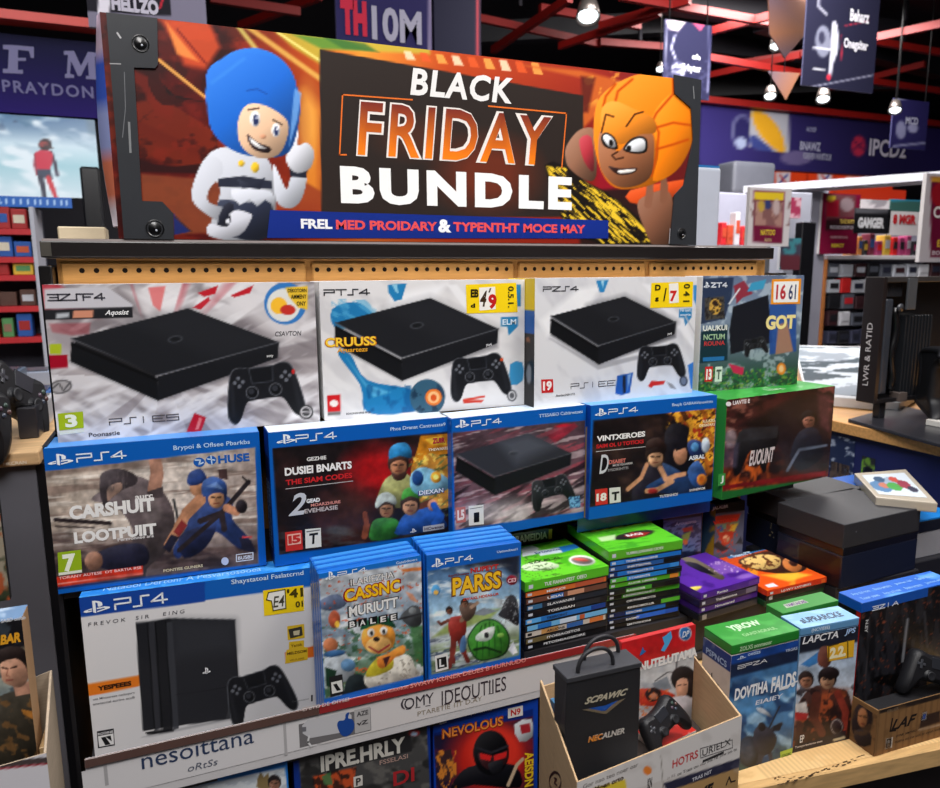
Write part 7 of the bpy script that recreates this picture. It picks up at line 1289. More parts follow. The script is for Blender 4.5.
# long blue fascia on the right
def d(p, m, F):
    p.crop(640, 0, .319); p.fill((40, 34, 92)); p.hgrad([(0, (44, 36, 96)), (.5, (30, 24, 66)), (1, (48, 34, 110))]); p.ell(320, 410, 34, 52, (90, 90, 130)); p.ell(322, 412, 26, 44, (34, 30, 80)); p.ell(316, 448, 18, 18, (150, 160, 190)); p.poly([(345, 345), (468, 355), (466, 480), (345, 462)], (160, 160, 170)); p.poly([(352, 350), (400, 360), (445, 420), (452, 480), (400, 450), (362, 400)], (206, 150, 30), sm=3); p.poly([(350, 420), (380, 440), (420, 475), (350, 462)], (50, 60, 120), sm=2); p.ell(490, 495, 50, 22, (90, 80, 120)); p.ell(685, 458, 22, 32, (176, 40, 70)); p.line([(668, 440), (702, 470)], 5, (60, 20, 60)); p.line([(668, 470), (700, 445)], 4, (60, 20, 60))
    T(m, F, 'IPCD2', 716, 488, 836, 444, (196, 190, 206), .02); T(m, F, 'BNAWZ', 500, 470, 566, 448, (150, 150, 170)); T(m, F, 'FOREVEN WAVETOUR', 510, 498, 600, 484, (140, 140, 160)); T(m, F, 'ACNEF', 520, 412, 552, 400, (130, 130, 160)); p.crop(0, 0, 1); p.poly([(690, 100), (700, 100), (700, 165), (690, 165)], (20, 16, 40))
panel('store_fascia_sign', 700, 101, 1040, 165, 7.0, 'long blue-violet wall sign with ipcd2 lettering on the right', 'store sign', d, .12, (30, 24, 60), step=2.5)
m = MB(); a = PY(697, 96, 6.95); b_ = PY(1040, 100, 6.95); m.box(a[0], b_[0], 6.9, 7.0, a[2]-.07, a[2], RED, 'paint'); tag(m.build('trim_1'), 'red trim rail over the blue sign', kind='structure')
def d(p, m, F):
    p.fill((226, 60, 24)); p.hgrad([(0, (214, 50, 24)), (.5, (236, 70, 28)), (1, (214, 54, 26))])
    for x in (735, 807, 835, 900): p.line([(x, 150), (x, 200)], 1.6, (170, 40, 20))
    for x in (783, 825): p.poly([(x-7, 172), (x+7, 172), (x+7, 187), (x-7, 187)], (226, 214, 220)); p.line([(x-4, 184), (x+4, 175)], 2, (60, 60, 140)); p.line([(x-3, 175), (x+3, 184)], 2, (200, 50, 40))
    p.ell(850, 181, 6, 5, (246, 200, 190)); p.ell(851, 181, 4, 3, (226, 60, 24)); p.line([(858, 184), (880, 178)], 2.5, (246, 190, 180))
panel('lightbox_sign', 696, 163, 892, 193, 7.4, 'glowing orange light box band below the blue sign', 'light box', d, .1, (180, 50, 24), 'lightbox')
def d(p, m, F): p.fill((214, 56, 30))
panel('lightbox_sign', 820, 186, 905, 203, 8.6, 'lower orange strip behind the signs reading gamger', 'light box', d, .1, (180, 50, 24), 'lightbox')
m = MB(); a = PY(735, 160, 6.4); b_ = PY(775, 196, 6.4); m.box(a[0], b_[0], 6.4, 6.7, b_[2], a[2], (96, 98, 108), 'paint', .05, 3); tag(m.build('air_vent_box'), 'grey rounded panel hanging below the left of the blue sign', 'panel')
# left wall sign and screen
def d(p, m, F):
    p.vgrad([(0, (8, 8, 40)), (1, (34, 18, 92))]); c = (112, 108, 140)
    for P in ([(10, 45), (34, 47), (34, 58), (31, 58), (29, 51), (18, 50), (18, 58), (26, 58), (26, 61), (18, 61), (18, 70), (23, 70), (23, 74), (3, 73), (3, 69), (8, 69), (9, 50), (3, 49), (3, 45)],
              [(64, 51), (74, 51), (81, 66), (88, 52), (98, 53), (98, 57), (95, 57), (96, 76), (99, 77), (99, 80), (86, 79), (86, 76), (89, 76), (88, 62), (81, 76), (78, 76), (71, 61), (70, 74), (74, 75), (74, 78), (65, 78), (65, 74), (67, 74), (68, 55), (64, 55)]): shape(m, F, P, c, 12, 'matte_print')
    T(m, F, 'PRAYDON', 3, 92, 93, 87, (104, 100, 136), .02, sp=1.2, rise=0, fit=True)
panel('store_fascia_sign', -60, 27, 104, 108, 4.6, 'dark blue wall sign with large f m letters at the upper left', 'store sign', d, .12, (20, 18, 50))
m = MB(); a = PY(-60, 4, 4.5); b_ = PY(104, 27, 4.5); m.box(a[0], b_[0], 4.5, 4.62, PY(60, 24, 4.5)[2], PY(60, 15, 4.5)[2], (190, 50, 34), 'paint'); tag(m.build('trim_2'), 'red trim rail over the dark blue sign', kind='structure')
def d(p, m, F):
    p.crop(0, 0, .2538); p.vgrad([(0, (70, 110, 150)), (.15, (110, 140, 170)), (.35, (200, 220, 232)), (.6, (160, 200, 212)), (1, (206, 222, 232))]); p.noise(150, 60, (226, 236, 244), .5, .15, 3, .9, 10); p.noise(110, 40, (70, 110, 140), .56, .14, 13, .6, 14, (620-p.y)/100); p.noise(60, 30, (60, 80, 110), .6, .1, 23, .7, 0, (540-p.y)/60)
    p.ell(178, 570, 26, 24, (50, 30, 36)); p.ell(172, 568, 18, 10, (150, 60, 60)); limb(p, [(140, 610), (140, 650), (146, 685)], 16, 12, (150, 50, 70)); limb(p, [(200, 600), (218, 650), (226, 690)], 16, 12, (60, 50, 70)); p.poly([(140, 600), (180, 594), (208, 605), (196, 670), (150, 672)], (196, 44, 70), sm=2); p.poly([(146, 668), (200, 668), (208, 705), (150, 700)], (60, 70, 90)); limb(p, [(160, 700), (170, 740), (176, 785)], 24, 14, (60, 60, 76)); limb(p, [(190, 700), (208, 745), (222, 785)], 22, 14, (200, 60, 70)); p.ell(190, 578, 20, 6, (60, 40, 46), 20)
    p.ell(370, 470, 30, 60, (90, 110, 120), 0, .5, 20)
t = panel('video_wall_screen', -60, 110, 101, 194, 4.6, 'bright store screen showing a figure in red against clouds', 'screen', d, .08, (20, 20, 24), 'screen_glow')
def d(p, m, F): p.fill((30, 90, 170)); p.mix((np.sin(p.x*1.3)*np.sin(p.x*.37) > .3)*(abs(p.v-.5) < .3), (170, 200, 236))
panel('screen_ticker', -60, 194, 72, 205, 4.56, 'thin blue glowing strip under the store screen', 'light strip', d, .06, (20, 30, 60), 'screen_glow')
m = MB(); a = PY(79, 166, 4.2); b_ = PY(104, 222, 4.2); m.box(a[0], b_[0], 4.2, 4.3, -1.5, a[2], (22, 22, 26), 'plastic', .01); tag(m.build('speaker_tower'), 'black speaker tower right of the store screen', 'speaker')
# red shelved rack at the left
a = PY(-40, 205, 4.5); b_ = PY(47, 345, 4.5); t = thing('store_rack', (a[0]+.4, 4.6, -1.5), 'red-edged rack of blurred goods below the store screen', 'store rack')
m = MB(); m.box(a[0], b_[0], 4.75, 4.8, -1.5, a[2], (70, 70, 84), 'paint'); m.build('back_panel', t)
m = MB(); m.box(b_[0]-.02, b_[0], 4.5, 4.75, -1.5, a[2], (190, 190, 200), 'paint'); m.build('side_panel', t)
lv = [229, 257, 275, 306, 337]; rn = random.Random(5); PAL = [((206, 90, 50), 'orange'), ((226, 214, 190), 'cream'), ((40, 90, 170), 'blue'), ((170, 40, 40), 'red'), ((230, 190, 60), 'yellow'), ((90, 60, 50), 'brown'), ((90, 150, 90), 'green'), ((200, 200, 206), 'white'), ((50, 44, 54), 'dark grey'), ((150, 110, 90), 'tan')]
for y in lv:
    z = PY(30, y, 4.5)[2]; m = MB(); m.box(a[0], b_[0]-.021, 4.5, 4.75, z-.03, z, (200, 44, 50), 'paint'); m.build('shelf', t)
names = ['topmost', 'second', 'third', 'fourth', 'lowest']
for li, y in enumerate(lv):
    z = PY(30, y, 4.5)[2]; x = a[0]+.05; hh = (z-PY(30, (lv+[0])[li-1] if li else 207, 4.5)[2])
    top = abs(PY(30, lv[li-1], 4.5)[2]-z) if li else .15; i = 0
    while x < b_[0]-.10:
        w = rn.uniform(.05, .10); c, n_ = rn.choice(PAL); h = min(rn.uniform(.07, .16), top*.75); m = MB(); m.box(x, x+w, 4.52, 4.6, z+.0005, z+h, c, 'card', .004); m.box(x+w*.15, x+w*.85, 4.518, 4.5195, z+h*.3, z+h*.7, rn.choice(PAL)[0], 'card')
        o = m.build('packaged_item'); tag(o, f'small {n_} package on the {names[li]} red shelf of the left rack', 'package', 'packages on the red rack'); x += w+rn.uniform(.004, .02)
# hanging signs and flags
def d(p, m, F):
    p.crop(90, 0, .3617); p.fill((110, 106, 124)); p.poly([(-60, -10), (220, -10), (226, 44), (-40, 30)], (20, 18, 28)); p.crop(0, 0, 1)
    T(m, F, 'HELLZO', 112, 10.5, 158, 1, (170, 166, 180), .06); p.poly([(98, -2), (110, -2), (109, 30), (98, 30)], (200, 196, 206)); p.line([(163, -2), (160, 8)], 2, (190, 30, 50))
panel('hanging_sign', 84, -30, 207, 26, 2.9, 'grey hanging sign with black block lettering above the banner left end', 'hanging sign', d, .02, (120, 116, 132), hang=True)
def d(p, m, F):
    p.fill((34, 30, 76)); p.poly([(428, -20), (432, -20), (432, 60), (428, 60)], (120, 110, 140)); T(m, F, 'TH', 341, 34, 366, 2, (176, 36, 60), .07); T(m, F, '10M', 372, 40, 421, 12, (150, 148, 166), .03)
panel('hanging_sign', 334, -40, 432, 60, 3.6, 'navy hanging sign with red th and pale 10m above the banner', 'hanging sign', d, .02, (60, 56, 84), hang=True)
def d(p, m, F): p.fill((10, 10, 34)); p.poly([(476, -60), (479, -60), (479, 70), (476, 70)], (150, 50, 60))
panel('hanging_sign', 433, -60, 481, 66, 4.4, 'plain dark navy hanging panel behind the 10m sign', 'hanging sign', d, .02, (30, 30, 60), hang=True)
def d(p, m, F):
    p.crop(640, 0, .319); p.fill((26, 26, 54)); p.poly([(80, 62), (150, 60), (120, 100), (90, 90)], (150, 140, 150)); p.poly([(160, 66), (216, 58), (190, 98)], (150, 60, 90)); p.line([(110, 110), (98, 150), (112, 185)], 5, (150, 150, 170)); p.ell(120, 220, 22, 26, (150, 150, 166)); p.noise(12, 8, (50, 50, 80), .5, .1, 3, .8, 0, (p.y > 190).astype(float)); T(m, F, 'ofe', 162, 186, 188, 172, (190, 190, 200)); T(m, F, 'Srhyter', 130, 228, 190, 206, (190, 190, 200)); p.line([(82, 60), (82, 290)], 3, (120, 120, 140)); p.line([(218, 55), (212, 290)], 3, (110, 110, 140))
panel('hanging_flag', 665, 19, 709, 96, 4.6, 'narrow navy hanging flag with pale scribble right of the banner', 'flag', d, .01, (60, 60, 90), group='hanging store flags', hang=True)
def d(p, m, F):
    p.crop(640, 0, .319); p.fill((26, 26, 46)); p.line([(562, -10), (560, 20), (585, 45)], 6, (150, 150, 165)); p.ell(574, 130, 24, 50, (110, 112, 130)); p.ell(570, 118, 10, 20, (44, 44, 64)); p.line([(545, 150), (600, 155)], 6, (180, 180, 190)); p.poly([(604, 70), (618, 80), (622, 150), (606, 200), (598, 240), (590, 235), (598, 160)], (176, 176, 190), sm=3); p.ell(592, 242, 6, 10, (190, 40, 60)); p.line([(544, 216), (580, 218)], 5, (170, 170, 180)); T(m, F, 'Beharz', 656, 66, 718, 38, (200, 198, 206)); p.line([(645, 80), (716, 66)], 3, (170, 40, 60)); T(m, F, 'Onegsiter', 636, 158, 714, 130, (200, 198, 206)); p.line([(632, 110), (632, 190)], 2, (190, 40, 60)); p.line([(538, 272), (730, 236)], 4, (130, 130, 150))
t = panel('hanging_flag', 811, -60, 873, 86, 4.0, 'large navy hanging flag with white and red figure art at upper right', 'flag', d, .01, (60, 60, 84), group='hanging store flags', hang=True)
def d(p, m, F): p.fill((26, 22, 66)); p.ell(901, 130, 5, 9, (110, 110, 140)); p.ell(913, 128, 5, 5, (120, 120, 150)); T(m, F, 'MCD', 905, 124, 918, 118, (150, 150, 170)); p.line([(895, 99), (925, 97)], 2, (120, 120, 150)); p.line([(894, 146), (925, 143)], 2, (110, 110, 140))
panel('hanging_flag', 894, 98, 925, 148, 5.2, 'small violet hanging flag near the right edge', 'flag', d, .01, (60, 60, 100), group='hanging store flags', hang=True)
for (pts, Y, lab) in (([(769, -6), (810, -6), (809, 30), (785, 58), (770, 34)], 4.4, 'dark gold pennant hanging at the top edge'), ([(768, 71), (800, 73), (786, 100)], 5.6, 'small dark pennant below the gold one')):
    m = MB(); P = [PY(x, y, Y) for x, y in pts]; N = len(P); V = [*P, *[q+np.array([0, .012, 0]) for q in P]]; tr = tessellate_polygon([[Vector((q[0], q[2], 0)) for q in P]])
    m.add(V, [tuple(f) for f in tr]+[tuple(i+N for i in f)[::-1] for f in tr]+[(i, (i+1) % N, N+(i+1) % N, N+i) for i in range(N)], [(96, 62, 44) if k % 3 else (60, 50, 60) for k in range(2*N)], 'matte_print'); q = (P[0]+P[1])/2; m.tube([q, [q[0], q[1], 2.88]], .005, (60, 60, 66), 'metal', 5)
    tag(m.build('pennant'), lab, 'pennant')
# posters on stands, right
def stand(x0, y0, x1, y1, Y, lab, draw, post=True):
    t = panel('poster_stand', x0, y0, x1, y1, Y, lab, 'poster', lambda p, m, F: draw(p, m, F), .02, (200, 196, 196)); a = PY((x0+x1)/2, y1, Y)
    if not post: return
    m = MB(); m.box(a[0]-.015, a[0]+.015, Y+.004, Y+.016, -1.5, a[2], (170, 170, 176), 'metal'); m.build('post', t)
    m = MB(); m.box(a[0]-.15, a[0]+.15, Y-.12, Y+.14, -1.5, -1.485, (120, 120, 126), 'metal'); m.build('foot', t)
def d(p, m, F):
    p.crop(690, 150, .266); p.fill((206, 202, 204)); p.poly([(240, 152), (356, 158), (346, 352), (236, 346)], (110, 20, 56)); p.poly([(242, 156), (354, 160), (352, 190), (244, 186)], (226, 196, 40)); p.poly([(248, 190), (352, 196), (348, 290), (244, 282)], (170, 130, 120)); p.noise(20, 30, (120, 80, 80), .52, .1, 4, .8, 0, ((p.y > 188)*(p.y < 286)).astype(float)); p.ell(292, 205, 14, 18, (50, 60, 110)); p.ell(268, 210, 12, 22, (190, 160, 60)); p.ell(325, 215, 14, 30, (190, 170, 170))
    T(m, F, 'NATTOO', 262, 320, 318, 300, (220, 190, 60)); T(m, F, 'BOON', 278, 344, 304, 332, (190, 160, 120))
stand(750, 187, 788, 246, 3.0, 'poster stand with yellow-topped purple poster right of the banner', d)
def d(p, m, F):
    p.crop(690, 150, .266); p.fill((120, 14, 52)); p.poly([(510, 166), (622, 170), (622, 250), (510, 262)], (110, 60, 66)); p.poly([(512, 190), (560, 190), (560, 250), (512, 250)], (160, 20, 44)); p.ell(590, 205, 26, 26, (150, 130, 136)); p.ell(532, 182, 16, 10, (226, 200, 50)); p.poly([(510, 262), (622, 256), (622, 300), (510, 302)], (50, 24, 30)); T(m, F, 'TEAZ ROTY', 560, 276, 618, 262, (220, 190, 90)); T(m, F, 'BESIDESTO', 524, 296, 612, 286, (190, 180, 190)); T(m, F, 'PLEMORROOO', 526, 332, 590, 324, (200, 150, 160)); T(m, F, 'KEMOY', 530, 366, 578, 352, (226, 196, 60))
stand(823, 193, 856, 254, 3.955, 'purple poster with yellow disc on the shelving left of the gamger sign', d, False)
def d(p, m, F):
    p.fill((190, 184, 190)); p.poly([(931, 177), (1000, 177), (1000, 258), (930, 257)], (104, 14, 50)); p.poly([(931, 177), (1000, 177), (1000, 182), (931, 182)], (206, 150, 50)); p.ell(945, 195, 14, 14, (150, 20, 34)); T(m, F, 'CO!', 932, 218, 952, 207, (230, 226, 226)); T(m, F, 'EVR', 936, 247, 950, 240, (220, 180, 60)); T(m, F, 'BORS BEST', 931, 255, 960, 251, (200, 180, 190))
stand(927, 173, 975, 262, 2.6, 'large purple and red poster stand at the right edge', d)
# white shelving on the right
Y = 4.0; X = lambda px: PY(px, 262, Y)[0]; Zp = lambda py: PY(870, py, Y)[2]
t = thing('store_rack', (X(880), Y+.2, -1.5), 'white shelving unit with wood end on the right behind the posters', 'store rack')
m = MB(); m.box(X(806), X(822), Y-.02, Y+.45, -1.5, Zp(191), (150, 150, 164), 'paint', .005); m.build('end_panel', t)
m = MB(); m.box(X(822.2), X(824.5), Y-.03, Y+.45, -1.5, Zp(260), (176, 110, 60), 'wood'); m.build('wood_edge', t)
m = MB(); m.box(X(824.5), X(1000), Y+.42, Y+.45, -1.5, Zp(205), (130, 130, 146), 'paint'); m.build('back_panel', t)
for py_ in (257, 347, 400): m = MB(); m.box(X(824.6), X(1000), Y-.02, Y+.418, Zp(py_+2.5), Zp(py_-1.5), (206, 200, 204), 'paint', .003); m.build('shelf', t)
a, b_ = PZ(748, 191, .60), PZ(960, 176, .60); m = MB(); m.bar(a, b_, .25, .05, (186, 186, 196), 'paint'); tag(m.build('canopy_board'), 'long white canopy board running above the right shelving', 'canopy')
def d(p, m, F): p.fill((20, 20, 24)); p.poly([(855, 207), (888, 207), (888, 213), (855, 213)], (90, 90, 96)); T(m, F, 'GAMGER', 857, 228, 884, 218, (206, 206, 210), .06)
panel('brand_sign', 855, 208, 889, 233, 3.95, 'black sign reading gamger on the white shelving', 'sign', d, .02, (60, 60, 64))
def d(p, m, F): p.fill((212, 206, 208)); T(m, F, '8 MGR', 892, 224, 916, 215, (190, 30, 40), .06)
panel('brand_sign', 889, 211, 921, 235, 3.95, 'white sign with red letters mgr on the shelving', 'sign', d, .02, (190, 190, 194))
def d(p, m, F): p.fill((50, 90, 84)); p.poly([(890, 196), (930, 196), (930, 201), (890, 201)], (40, 140, 180))
panel('brand_sign', 891, 199, 929, 212, 4.2, 'dark teal header board above the mgr sign', 'sign', d, .02, (60, 100, 96))
def d(p, m, F): p.fill((214, 212, 216)); p.noise(10, 5, (140, 136, 144), .5, .1, 4, .8)
panel('brand_sign', 858, 199, 889, 208, 4.2, 'pale header board above the gamger sign', 'sign', d, .02, (190, 190, 194))
rn = random.Random(11); CC = [((210, 170, 60), 'yellow'), ((170, 60, 110), 'pink'), ((60, 90, 150), 'blue'), ((220, 30, 34), 'red'), ((40, 40, 46), 'black'), ((200, 200, 206), 'white'), ((120, 40, 60), 'maroon'), ((220, 140, 70), 'orange')]
def items(x0, x1, yb, hmin, hmax, wmin, wmax, cols, where, group, Yp=Y):
    x = x0
    while x < x1-wmin*.5:
        w = rn.uniform(wmin, wmax); c, nm = rn.choice(cols); h = rn.uniform(hmin, hmax); c2 = rn.choice(cols)[0]; a = PY(x, yb, Yp); b2 = PY(x+w*.93, yb-h, Yp); m = MB(); m.box(a[0], b2[0], Yp+.01, Yp+.09, a[2], a[2]+(PY(x, yb-h, Yp)[2]-a[2]), c, 'card', .004)
        hh = PY(x, yb-h, Yp)[2]-a[2]; m.box(a[0]+(b2[0]-a[0])*.15, a[0]+(b2[0]-a[0])*.85, Yp+.006, Yp+.0095, a[2]+hh*.35, a[2]+hh*.75, c2, 'card'); tag(m.build('packaged_item'), f'small {nm} package {where}', 'package', group); x += w
items(852, 922, 255.2, 14, 22, 5, 9, CC, 'on the upper white shelf under the signs', 'packages on the upper white shelf')
DK = [((190, 194, 204), 'white'), ((26, 26, 32), 'black'), ((90, 94, 106), 'grey'), ((40, 42, 60), 'navy'), ((206, 206, 212), 'pale'), ((60, 30, 36), 'dark red')]
items(829, 940, 277, 12, 15, 11, 15, DK, 'hanging in the top row of the lower white rack', 'hanging packages on the white rack')
items(829, 940, 293, 12, 15, 11, 15, DK+[((214, 40, 40), 'red')], 'hanging in the second row of the white rack', 'hanging packages on the white rack')
items(829, 940, 309, 12, 15, 11, 15, DK+[((200, 40, 50), 'red')], 'hanging in the third row of the white rack', 'hanging packages on the white rack')
items(829, 940, 326, 12, 15, 11, 15, DK, 'hanging in the fourth row of the white rack', 'hanging packages on the white rack')
items(829, 940, 344, 12, 16, 10, 14, [((40, 42, 56), 'navy'), ((26, 26, 32), 'black'), ((60, 62, 84), 'slate')], 'standing on the lower board of the white rack', 'packages on the lower white shelf')
# column and picture boards between
m = MB(); a = PY(788, 192, 3.7); b_ = PY(806, 290, 3.7); m.box(a[0], b_[0], 3.7, 3.9, -1.5, a[2], (170, 172, 186), 'paint', .004); tag(m.build('display_column'), 'pale square column between the two purple posters', 'column')
m = MB(); a = PY(803, 222, 3.5); b_ = PY(812, 290, 3.5); m.box(a[0], b_[0], 3.5, 3.56, -1.5, a[2], (18, 18, 22), 'plastic', .004); tag(m.build('display_post'), 'slim black upright beside the pale column', 'post')
def d(p, m, F): p.fill((60, 60, 76)); p.noise(6, 6, (60, 130, 140), .5, .1, 4, .9); p.poly([(780, 255), (802, 255), (802, 275), (780, 275)], (90, 40, 50))
panel('picture_board', 781, 238, 799, 270, 3.45, 'small teal and red picture board under the pale column', 'picture', d, .02)
def d(p, m, F): p.fill((150, 50, 80)); p.noise(6, 6, (206, 170, 180), .5, .1, 7, .9)
panel('picture_board', 784, 197, 800, 218, 3.6, 'small pink picture board on the pale column', 'picture', d, .02)
# bright stall behind the display bin
m = MB(); a = PY(724, 192, 5.2); b_ = PY(752, 300, 5.2); m.box(a[0]-.3, b_[0]+.5, 5.2, 5.5, -1.5, PY(724, 246, 5.2)[2], (160, 158, 168), 'paint', .01); tag(m.build('sales_stall'), 'white sales stall behind the pale display bin', 'stall')
m = MB(); a = PY(716, 192, 5.7); b_ = PY(806, 262, 5.7); m.box(a[0], b_[0], 5.7, 5.75, -1.5, a[2], (150, 150, 166), 'paint', .01); tag(m.build('sales_stall'), 'tall white stall panel right of the pale display bin', 'stall')
items(722, 750, 245, 14, 34, 5, 9, [((190, 70, 40), 'orange'), ((206, 200, 206), 'white'), ((60, 70, 160), 'blue'), ((200, 30, 40), 'red')], 'on the white stall right of the banner', 'packages on the white stall', 5.2)
m = MB(); a = PY(780, 297, 4.6); b_ = PY(812, 297, 4.6); m.box(a[0]-.1, b_[0], 4.6, 4.8, -1.5, a[2]-.001, (150, 150, 160), 'paint', .005); tag(m.build('sales_stall'), 'low pale stall behind the small bundle carton', 'stall')
items(786, 806, 297, 10, 20, 6, 9, [((60, 130, 140), 'teal'), ((200, 190, 196), 'white'), ((180, 60, 60), 'red')], 'low behind the small bundle carton', 'packages behind the bundle carton', 4.6)
m = MB(); a = PY(690, 300, 6.2); b_ = PY(960, 300, 6.2); m.box(a[0]-.3, b_[0], 6.2, 6.5, -1.5, PY(800, 220, 6.2)[2], (150, 146, 160), 'paint', .01); tag(m.build('sales_stall'), 'long pale stall far behind the right shelving', 'stall')
items(690, 850, 220, 8, 18, 6, 12, CC, 'on the long pale stall in the background', 'packages on the far stall', 6.2)

# ------------------------------------------------------ left hand table
ZT = -.35; A = PZ(-60, 458, ZT)[:2]; B = PZ(39, 451, ZT)[:2]; C = PZ(44, 378, ZT)[:2]; D = PZ(-60, 378, ZT)[:2]
B = np.array([B[0], B[1]]); C = np.array([B[0]-.02, 2.9]); D = np.array([A[0]-.5, 2.9])
t = thing('display_table', (-.45, 2.0, -1.5), 'wood-topped demo table with grey side at the left edge', 'table')
m = MB(); m.hexa([(*p_, ZT-.03) for p_ in (A, B, C, D)]+[(*p_, ZT) for p_ in (A, B, C, D)], (214, 176, 130), 'wood', .006, 3); m.build('table_top', t)
m = MB(); F = Face((*A, ZT-.03), (*((B-A)/np.linalg.norm(B-A)), 0), (0, 0, 1), float(np.linalg.norm(B-A)), .03).crop(0, 0, 1); T(m, F, 'MKCRAN', 4, 465, 27, 460, (236, 220, 200), .02, fit=True); m.build('edge_lettering', t)
i4 = [A+np.array([0, .02]), B+np.array([-.012, .02]), C+np.array([-.02, -.02]), D]
m = MB(); m.hexa([(*p_, -1.5) for p_ in i4]+[(*p_, ZT-.031) for p_ in i4], (104, 104, 112), 'paint', .002); m.build('cabinet', t)
m = MB(); m.box(B[0]-.012, B[0]+.004, B[1]+.02, B[1]+.06, -1.5, ZT-.031, (18, 18, 22), 'plastic'); m.build('corner_post', t)
def d(p, m, F): p.fill((20, 20, 22)); p.poly([(-20, 490), (6, 486), (10, 596), (-20, 604)], (170, 160, 140)); p.noise(14, 14, (50, 60, 40), .5, .1, 4, .9); p.noise(10, 12, (190, 90, 50), .58, .1, 14, .9)
panel('picture_board', -20, 478, 11, 604, 1.5, 'black framed picture collage on the grey side of the demo table', 'picture', d, .012, (14, 14, 16))
controller('game_controller', PY(12, 400, 1.83), .22, rotm(math.radians(70), math.radians(80), .5), 'black game controller standing at the front of the wooden demo table')
controller('game_controller', PY(-34, 414, 1.62), .20, rotm(math.radians(60), math.radians(80), .5), 'black game controller cut by the left picture edge on the demo table')
for i, (x0, y0, x1, y1, Yd, c, lab) in enumerate(((17, 372, 46, 350, 2.3, (60, 100, 160), 'blue-grey demo unit far back on the wooden table'), (14, 345, 46, 333, 2.7, (140, 150, 170), 'grey demo panel at the back of the wooden table'), (22, 400, 45, 386, 1.95, (196, 196, 200), 'white demo unit in the middle of the wooden table'), (16, 412, 40, 405, 1.8, (40, 40, 46), 'flat black demo unit on the wooden table'), (-10, 374, 14, 342, 2.4, (96, 110, 130), 'slate demo screen at the left edge of the wooden table'))):
    a = PY(x0, y0, Yd); b_ = PY(x1, y1, Yd); m = MB(); b_[2] = ZT+.035+.012*i; m.box(a[0], min(b_[0], B[0]-.02), Yd, Yd+.14, ZT+.0006, b_[2], c, 'plastic', .004, 2); m.box(a[0]+.01, min(b_[0], B[0]-.02)-.01, Yd+.01, Yd+.12, b_[2], b_[2]+.003, tuple(v*.5 for v in c), 'plastic'); tag(m.build('demo_unit'), lab, 'demo unit')
# left floor-level tray with tall picture box
q = [np.array([-.44, 1.015]), np.array([-.2075, 1.045]), np.array([-.2125, 1.17]), np.array([-.44, 1.15])]
ZB2 = -.86
t = open_box('cardboard_tray', q, ZB2, ((.218, .218), (.218, .275), (.275, .22), (.22, .218)), .004, (190, 172, 150), 'pale open cardboard tray with tan inside at the lower left', 'cardboard tray')
m = MB(); ff = (q[1]-q[0]); L = np.linalg.norm(ff); ff = ff/L; F = Face((*q[0], ZB2), (*ff, 0), (0, 0, 1), L, .218).crop(0, 580, .2639); p = Art(F, 1.6, off=.0006); p.fill((206, 204, 210)); p.poly([(-300, 720), (205, 668), (205, 690), (-300, 745)], (70, 60, 60)); p.poly([(-300, 745), (205, 690), (205, 696), (-300, 752)], (150, 40, 50)); p.put(m, 'matte_print'); m.build('front_print', t)
A = np.array([-.42, 1.085]); B2 = np.array([-.2265, 1.085]); zt = float(PY(30, 617, 1.085)[2]); b = Bx(A, B2, zt, ZB2+.0045, .045)
t = carton('boxed_game', b, 'tall picture box with dark-haired young man standing in the lower left tray', 'boxed game', (190, 150, 110))
F = b.front.crop(0, 580, .2639); p = Art(F, 1.2); p.shade = .4
p.fill((176, 150, 120)); p.poly([(-400, 150), (120, 150), (120, 172), (-400, 172)], (24, 22, 26)); p.poly([(-400, 60), (120, 60), (120, 165), (-400, 170)], (24, 22, 26)); p.vgrad([(0, (24, 22, 26)), (.1, (24, 22, 26)), (.12, (206, 190, 150)), (.3, (130, 150, 160)), (.5, (100, 120, 130)), (.7, (60, 50, 40)), (1, (80, 60, 50))]); p.noise(60, 30, (60, 70, 80), .55, .1, 4, .7)
p.poly([(-60, 500), (0, 440), (70, 420), (130, 440), (150, 560), (160, 680), (-60, 700)], (60, 54, 44), sm=4); p.noise(30, 24, (130, 90, 50), .55, .1, 9, .7, 20, (p.y-430)/30); p.poly([(80, 490), (140, 500), (130, 530), (90, 510)], (206, 130, 50), .8); p.poly([(50, 400), (120, 380), (120, 430), (60, 440)], (190, 140, 116))
p.poly([(0, 320), (20, 290), (70, 285), (105, 310), (108, 370), (80, 405), (40, 400), (10, 380)], (206, 152, 124), sm=4); p.poly([(-20, 300), (0, 265), (50, 250), (95, 265), (110, 310), (108, 350), (92, 320), (60, 298), (10, 310), (-10, 330)], (34, 24, 22), sm=4); p.line([(8, 332), (28, 336)], 6, (40, 26, 22)); p.line([(42, 334), (62, 328)], 6, (40, 26, 22)); p.line([(30, 340), (24, 362), (36, 366)], 4, (160, 100, 80)); p.line([(24, 380), (48, 378)], 5, (150, 70, 64)); p.grit(.15)
m = MB(); p.put(m); text(m, F, 'BAR', 2, 246, 76, 196, (226, 160, 40), .05, .2); text(m, F, 'SABD onfob', 4, 162, 96, 134, (220, 220, 224), .02, .2); m.build('front_print', t)
m = MB(); F = b.top; p = Art(F, 1.4); p.fill((110, 140, 176)); p.noise(20, 8, (190, 206, 224), .5, .1, 4, .8); p.put(m); m.build('top_print', t)
for i, x in enumerate((-.2225, -.2175)):
    pass
b = Bx((-.2245, 1.09), (-.2175, 1.09), -.66, ZB2+.0045, .05); t = thing('booklet', b.base, 'tan booklet slotted beside the tall picture box in the left tray', 'booklet'); m = MB(); m.hexa(b.corners(), (190, 156, 110), 'card', .0008); m.build('cover', t)
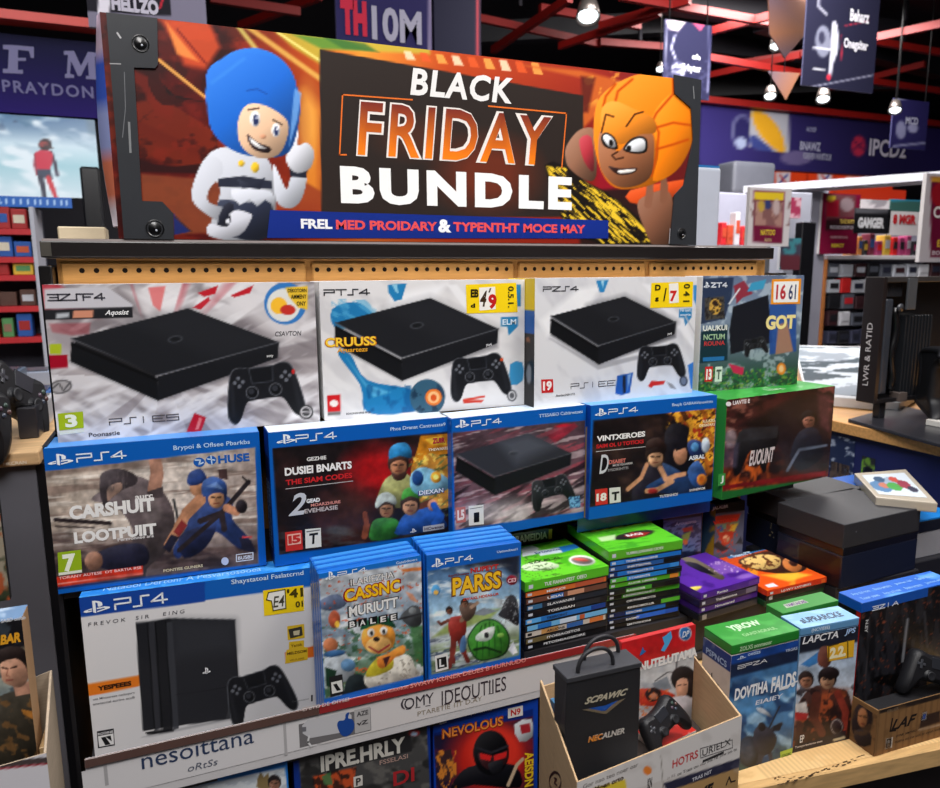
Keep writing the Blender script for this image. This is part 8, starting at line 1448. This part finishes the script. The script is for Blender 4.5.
# supports that stand on the floor under the low trays
m = MB(); m.box(-.46, -.2075, 1.0, 1.19, -1.5, -.8605, (46, 44, 50), 'paint', .003); tag(m.build('display_plinth'), 'dark plinth under the lower left cardboard tray', 'plinth')
m = MB(); m.box(.37, .70, .60, .90, -1.5, -.8705, (40, 38, 42), 'paint', .003); tag(m.build('display_plinth'), 'dark plinth under the open white-fronted cardboard box', 'plinth')
# ------------------------------------------------------------ light, camera
def area(name, loc, target, size, power, col, sy=None):
    l = bpy.data.lights.new(name, 'AREA'); l.energy = power; l.color = col; l.size = size
    if sy: l.shape = 'RECTANGLE'; l.size_y = sy
    o = bpy.data.objects.new(name, l); COL.objects.link(o); o.location = (loc[0], loc[1], loc[2]+EYE)
    d = Vector(target)-Vector(loc); o.rotation_euler = d.to_track_quat('-Z', 'Y').to_euler(); return o
area('added_overhead_light', (-.3, -.5, 2.0), (.4, 1.2, -.4), 1.2, 72, (1, .97, .95))  # area lights added overhead without fixtures, replacing light the closed room shuts out
area('added_overhead_light', (1.5, .2, 2.0), (.9, 1.2, -.4), .9, 52, (1, .96, .93))
area('added_overhead_light', (.6, 1.15, 2.1), (.5, 1.3, -.5), 1.2, 34, (.96, .97, 1))
area('added_overhead_light', (-1.2, 2.6, 2.3), (-1.2, 5, -1.2), 1.2, 42, (.9, .95, 1))
area('added_overhead_light', (3.2, 3.4, 2.3), (3.6, 4.3, -1), 1.6, 230, (1, .97, .95))
area('added_overhead_light', (5.2, 5.0, 2.3), (5.4, 6, -.5), 1.6, 190, (1, .97, .95))
w = bpy.data.worlds.new('store_air'); sc.world = w; w.use_nodes = True
w.node_tree.nodes['Background'].inputs[0].default_value = (.55, .58, .72, 1); w.node_tree.nodes['Background'].inputs[1].default_value = .22
cam = bpy.data.cameras.new('camera'); co = bpy.data.objects.new('camera', cam); COL.objects.link(co)
from mathutils import Matrix
co.matrix_world = Matrix(((_R[0], _U[0], -_f[0], 0), (_R[1], _U[1], -_f[1], 0), (_R[2], _U[2], -_f[2], EYE), (0, 0, 0, 1)))
cam.sensor_width = 36; cam.lens = FOC/940*36; cam.clip_start = .05
cam.dof.use_dof = True; cam.dof.focus_distance = 1.2; cam.dof.aperture_fstop = 6.3
sc.camera = co
sc.cycles.use_denoising = True
sc.cycles.max_bounces = 5; sc.cycles.diffuse_bounces = 3
sc.view_settings.view_transform = 'Standard'; sc.view_settings.look = 'None'; sc.view_settings.gamma = 1; sc.view_settings.exposure = 0
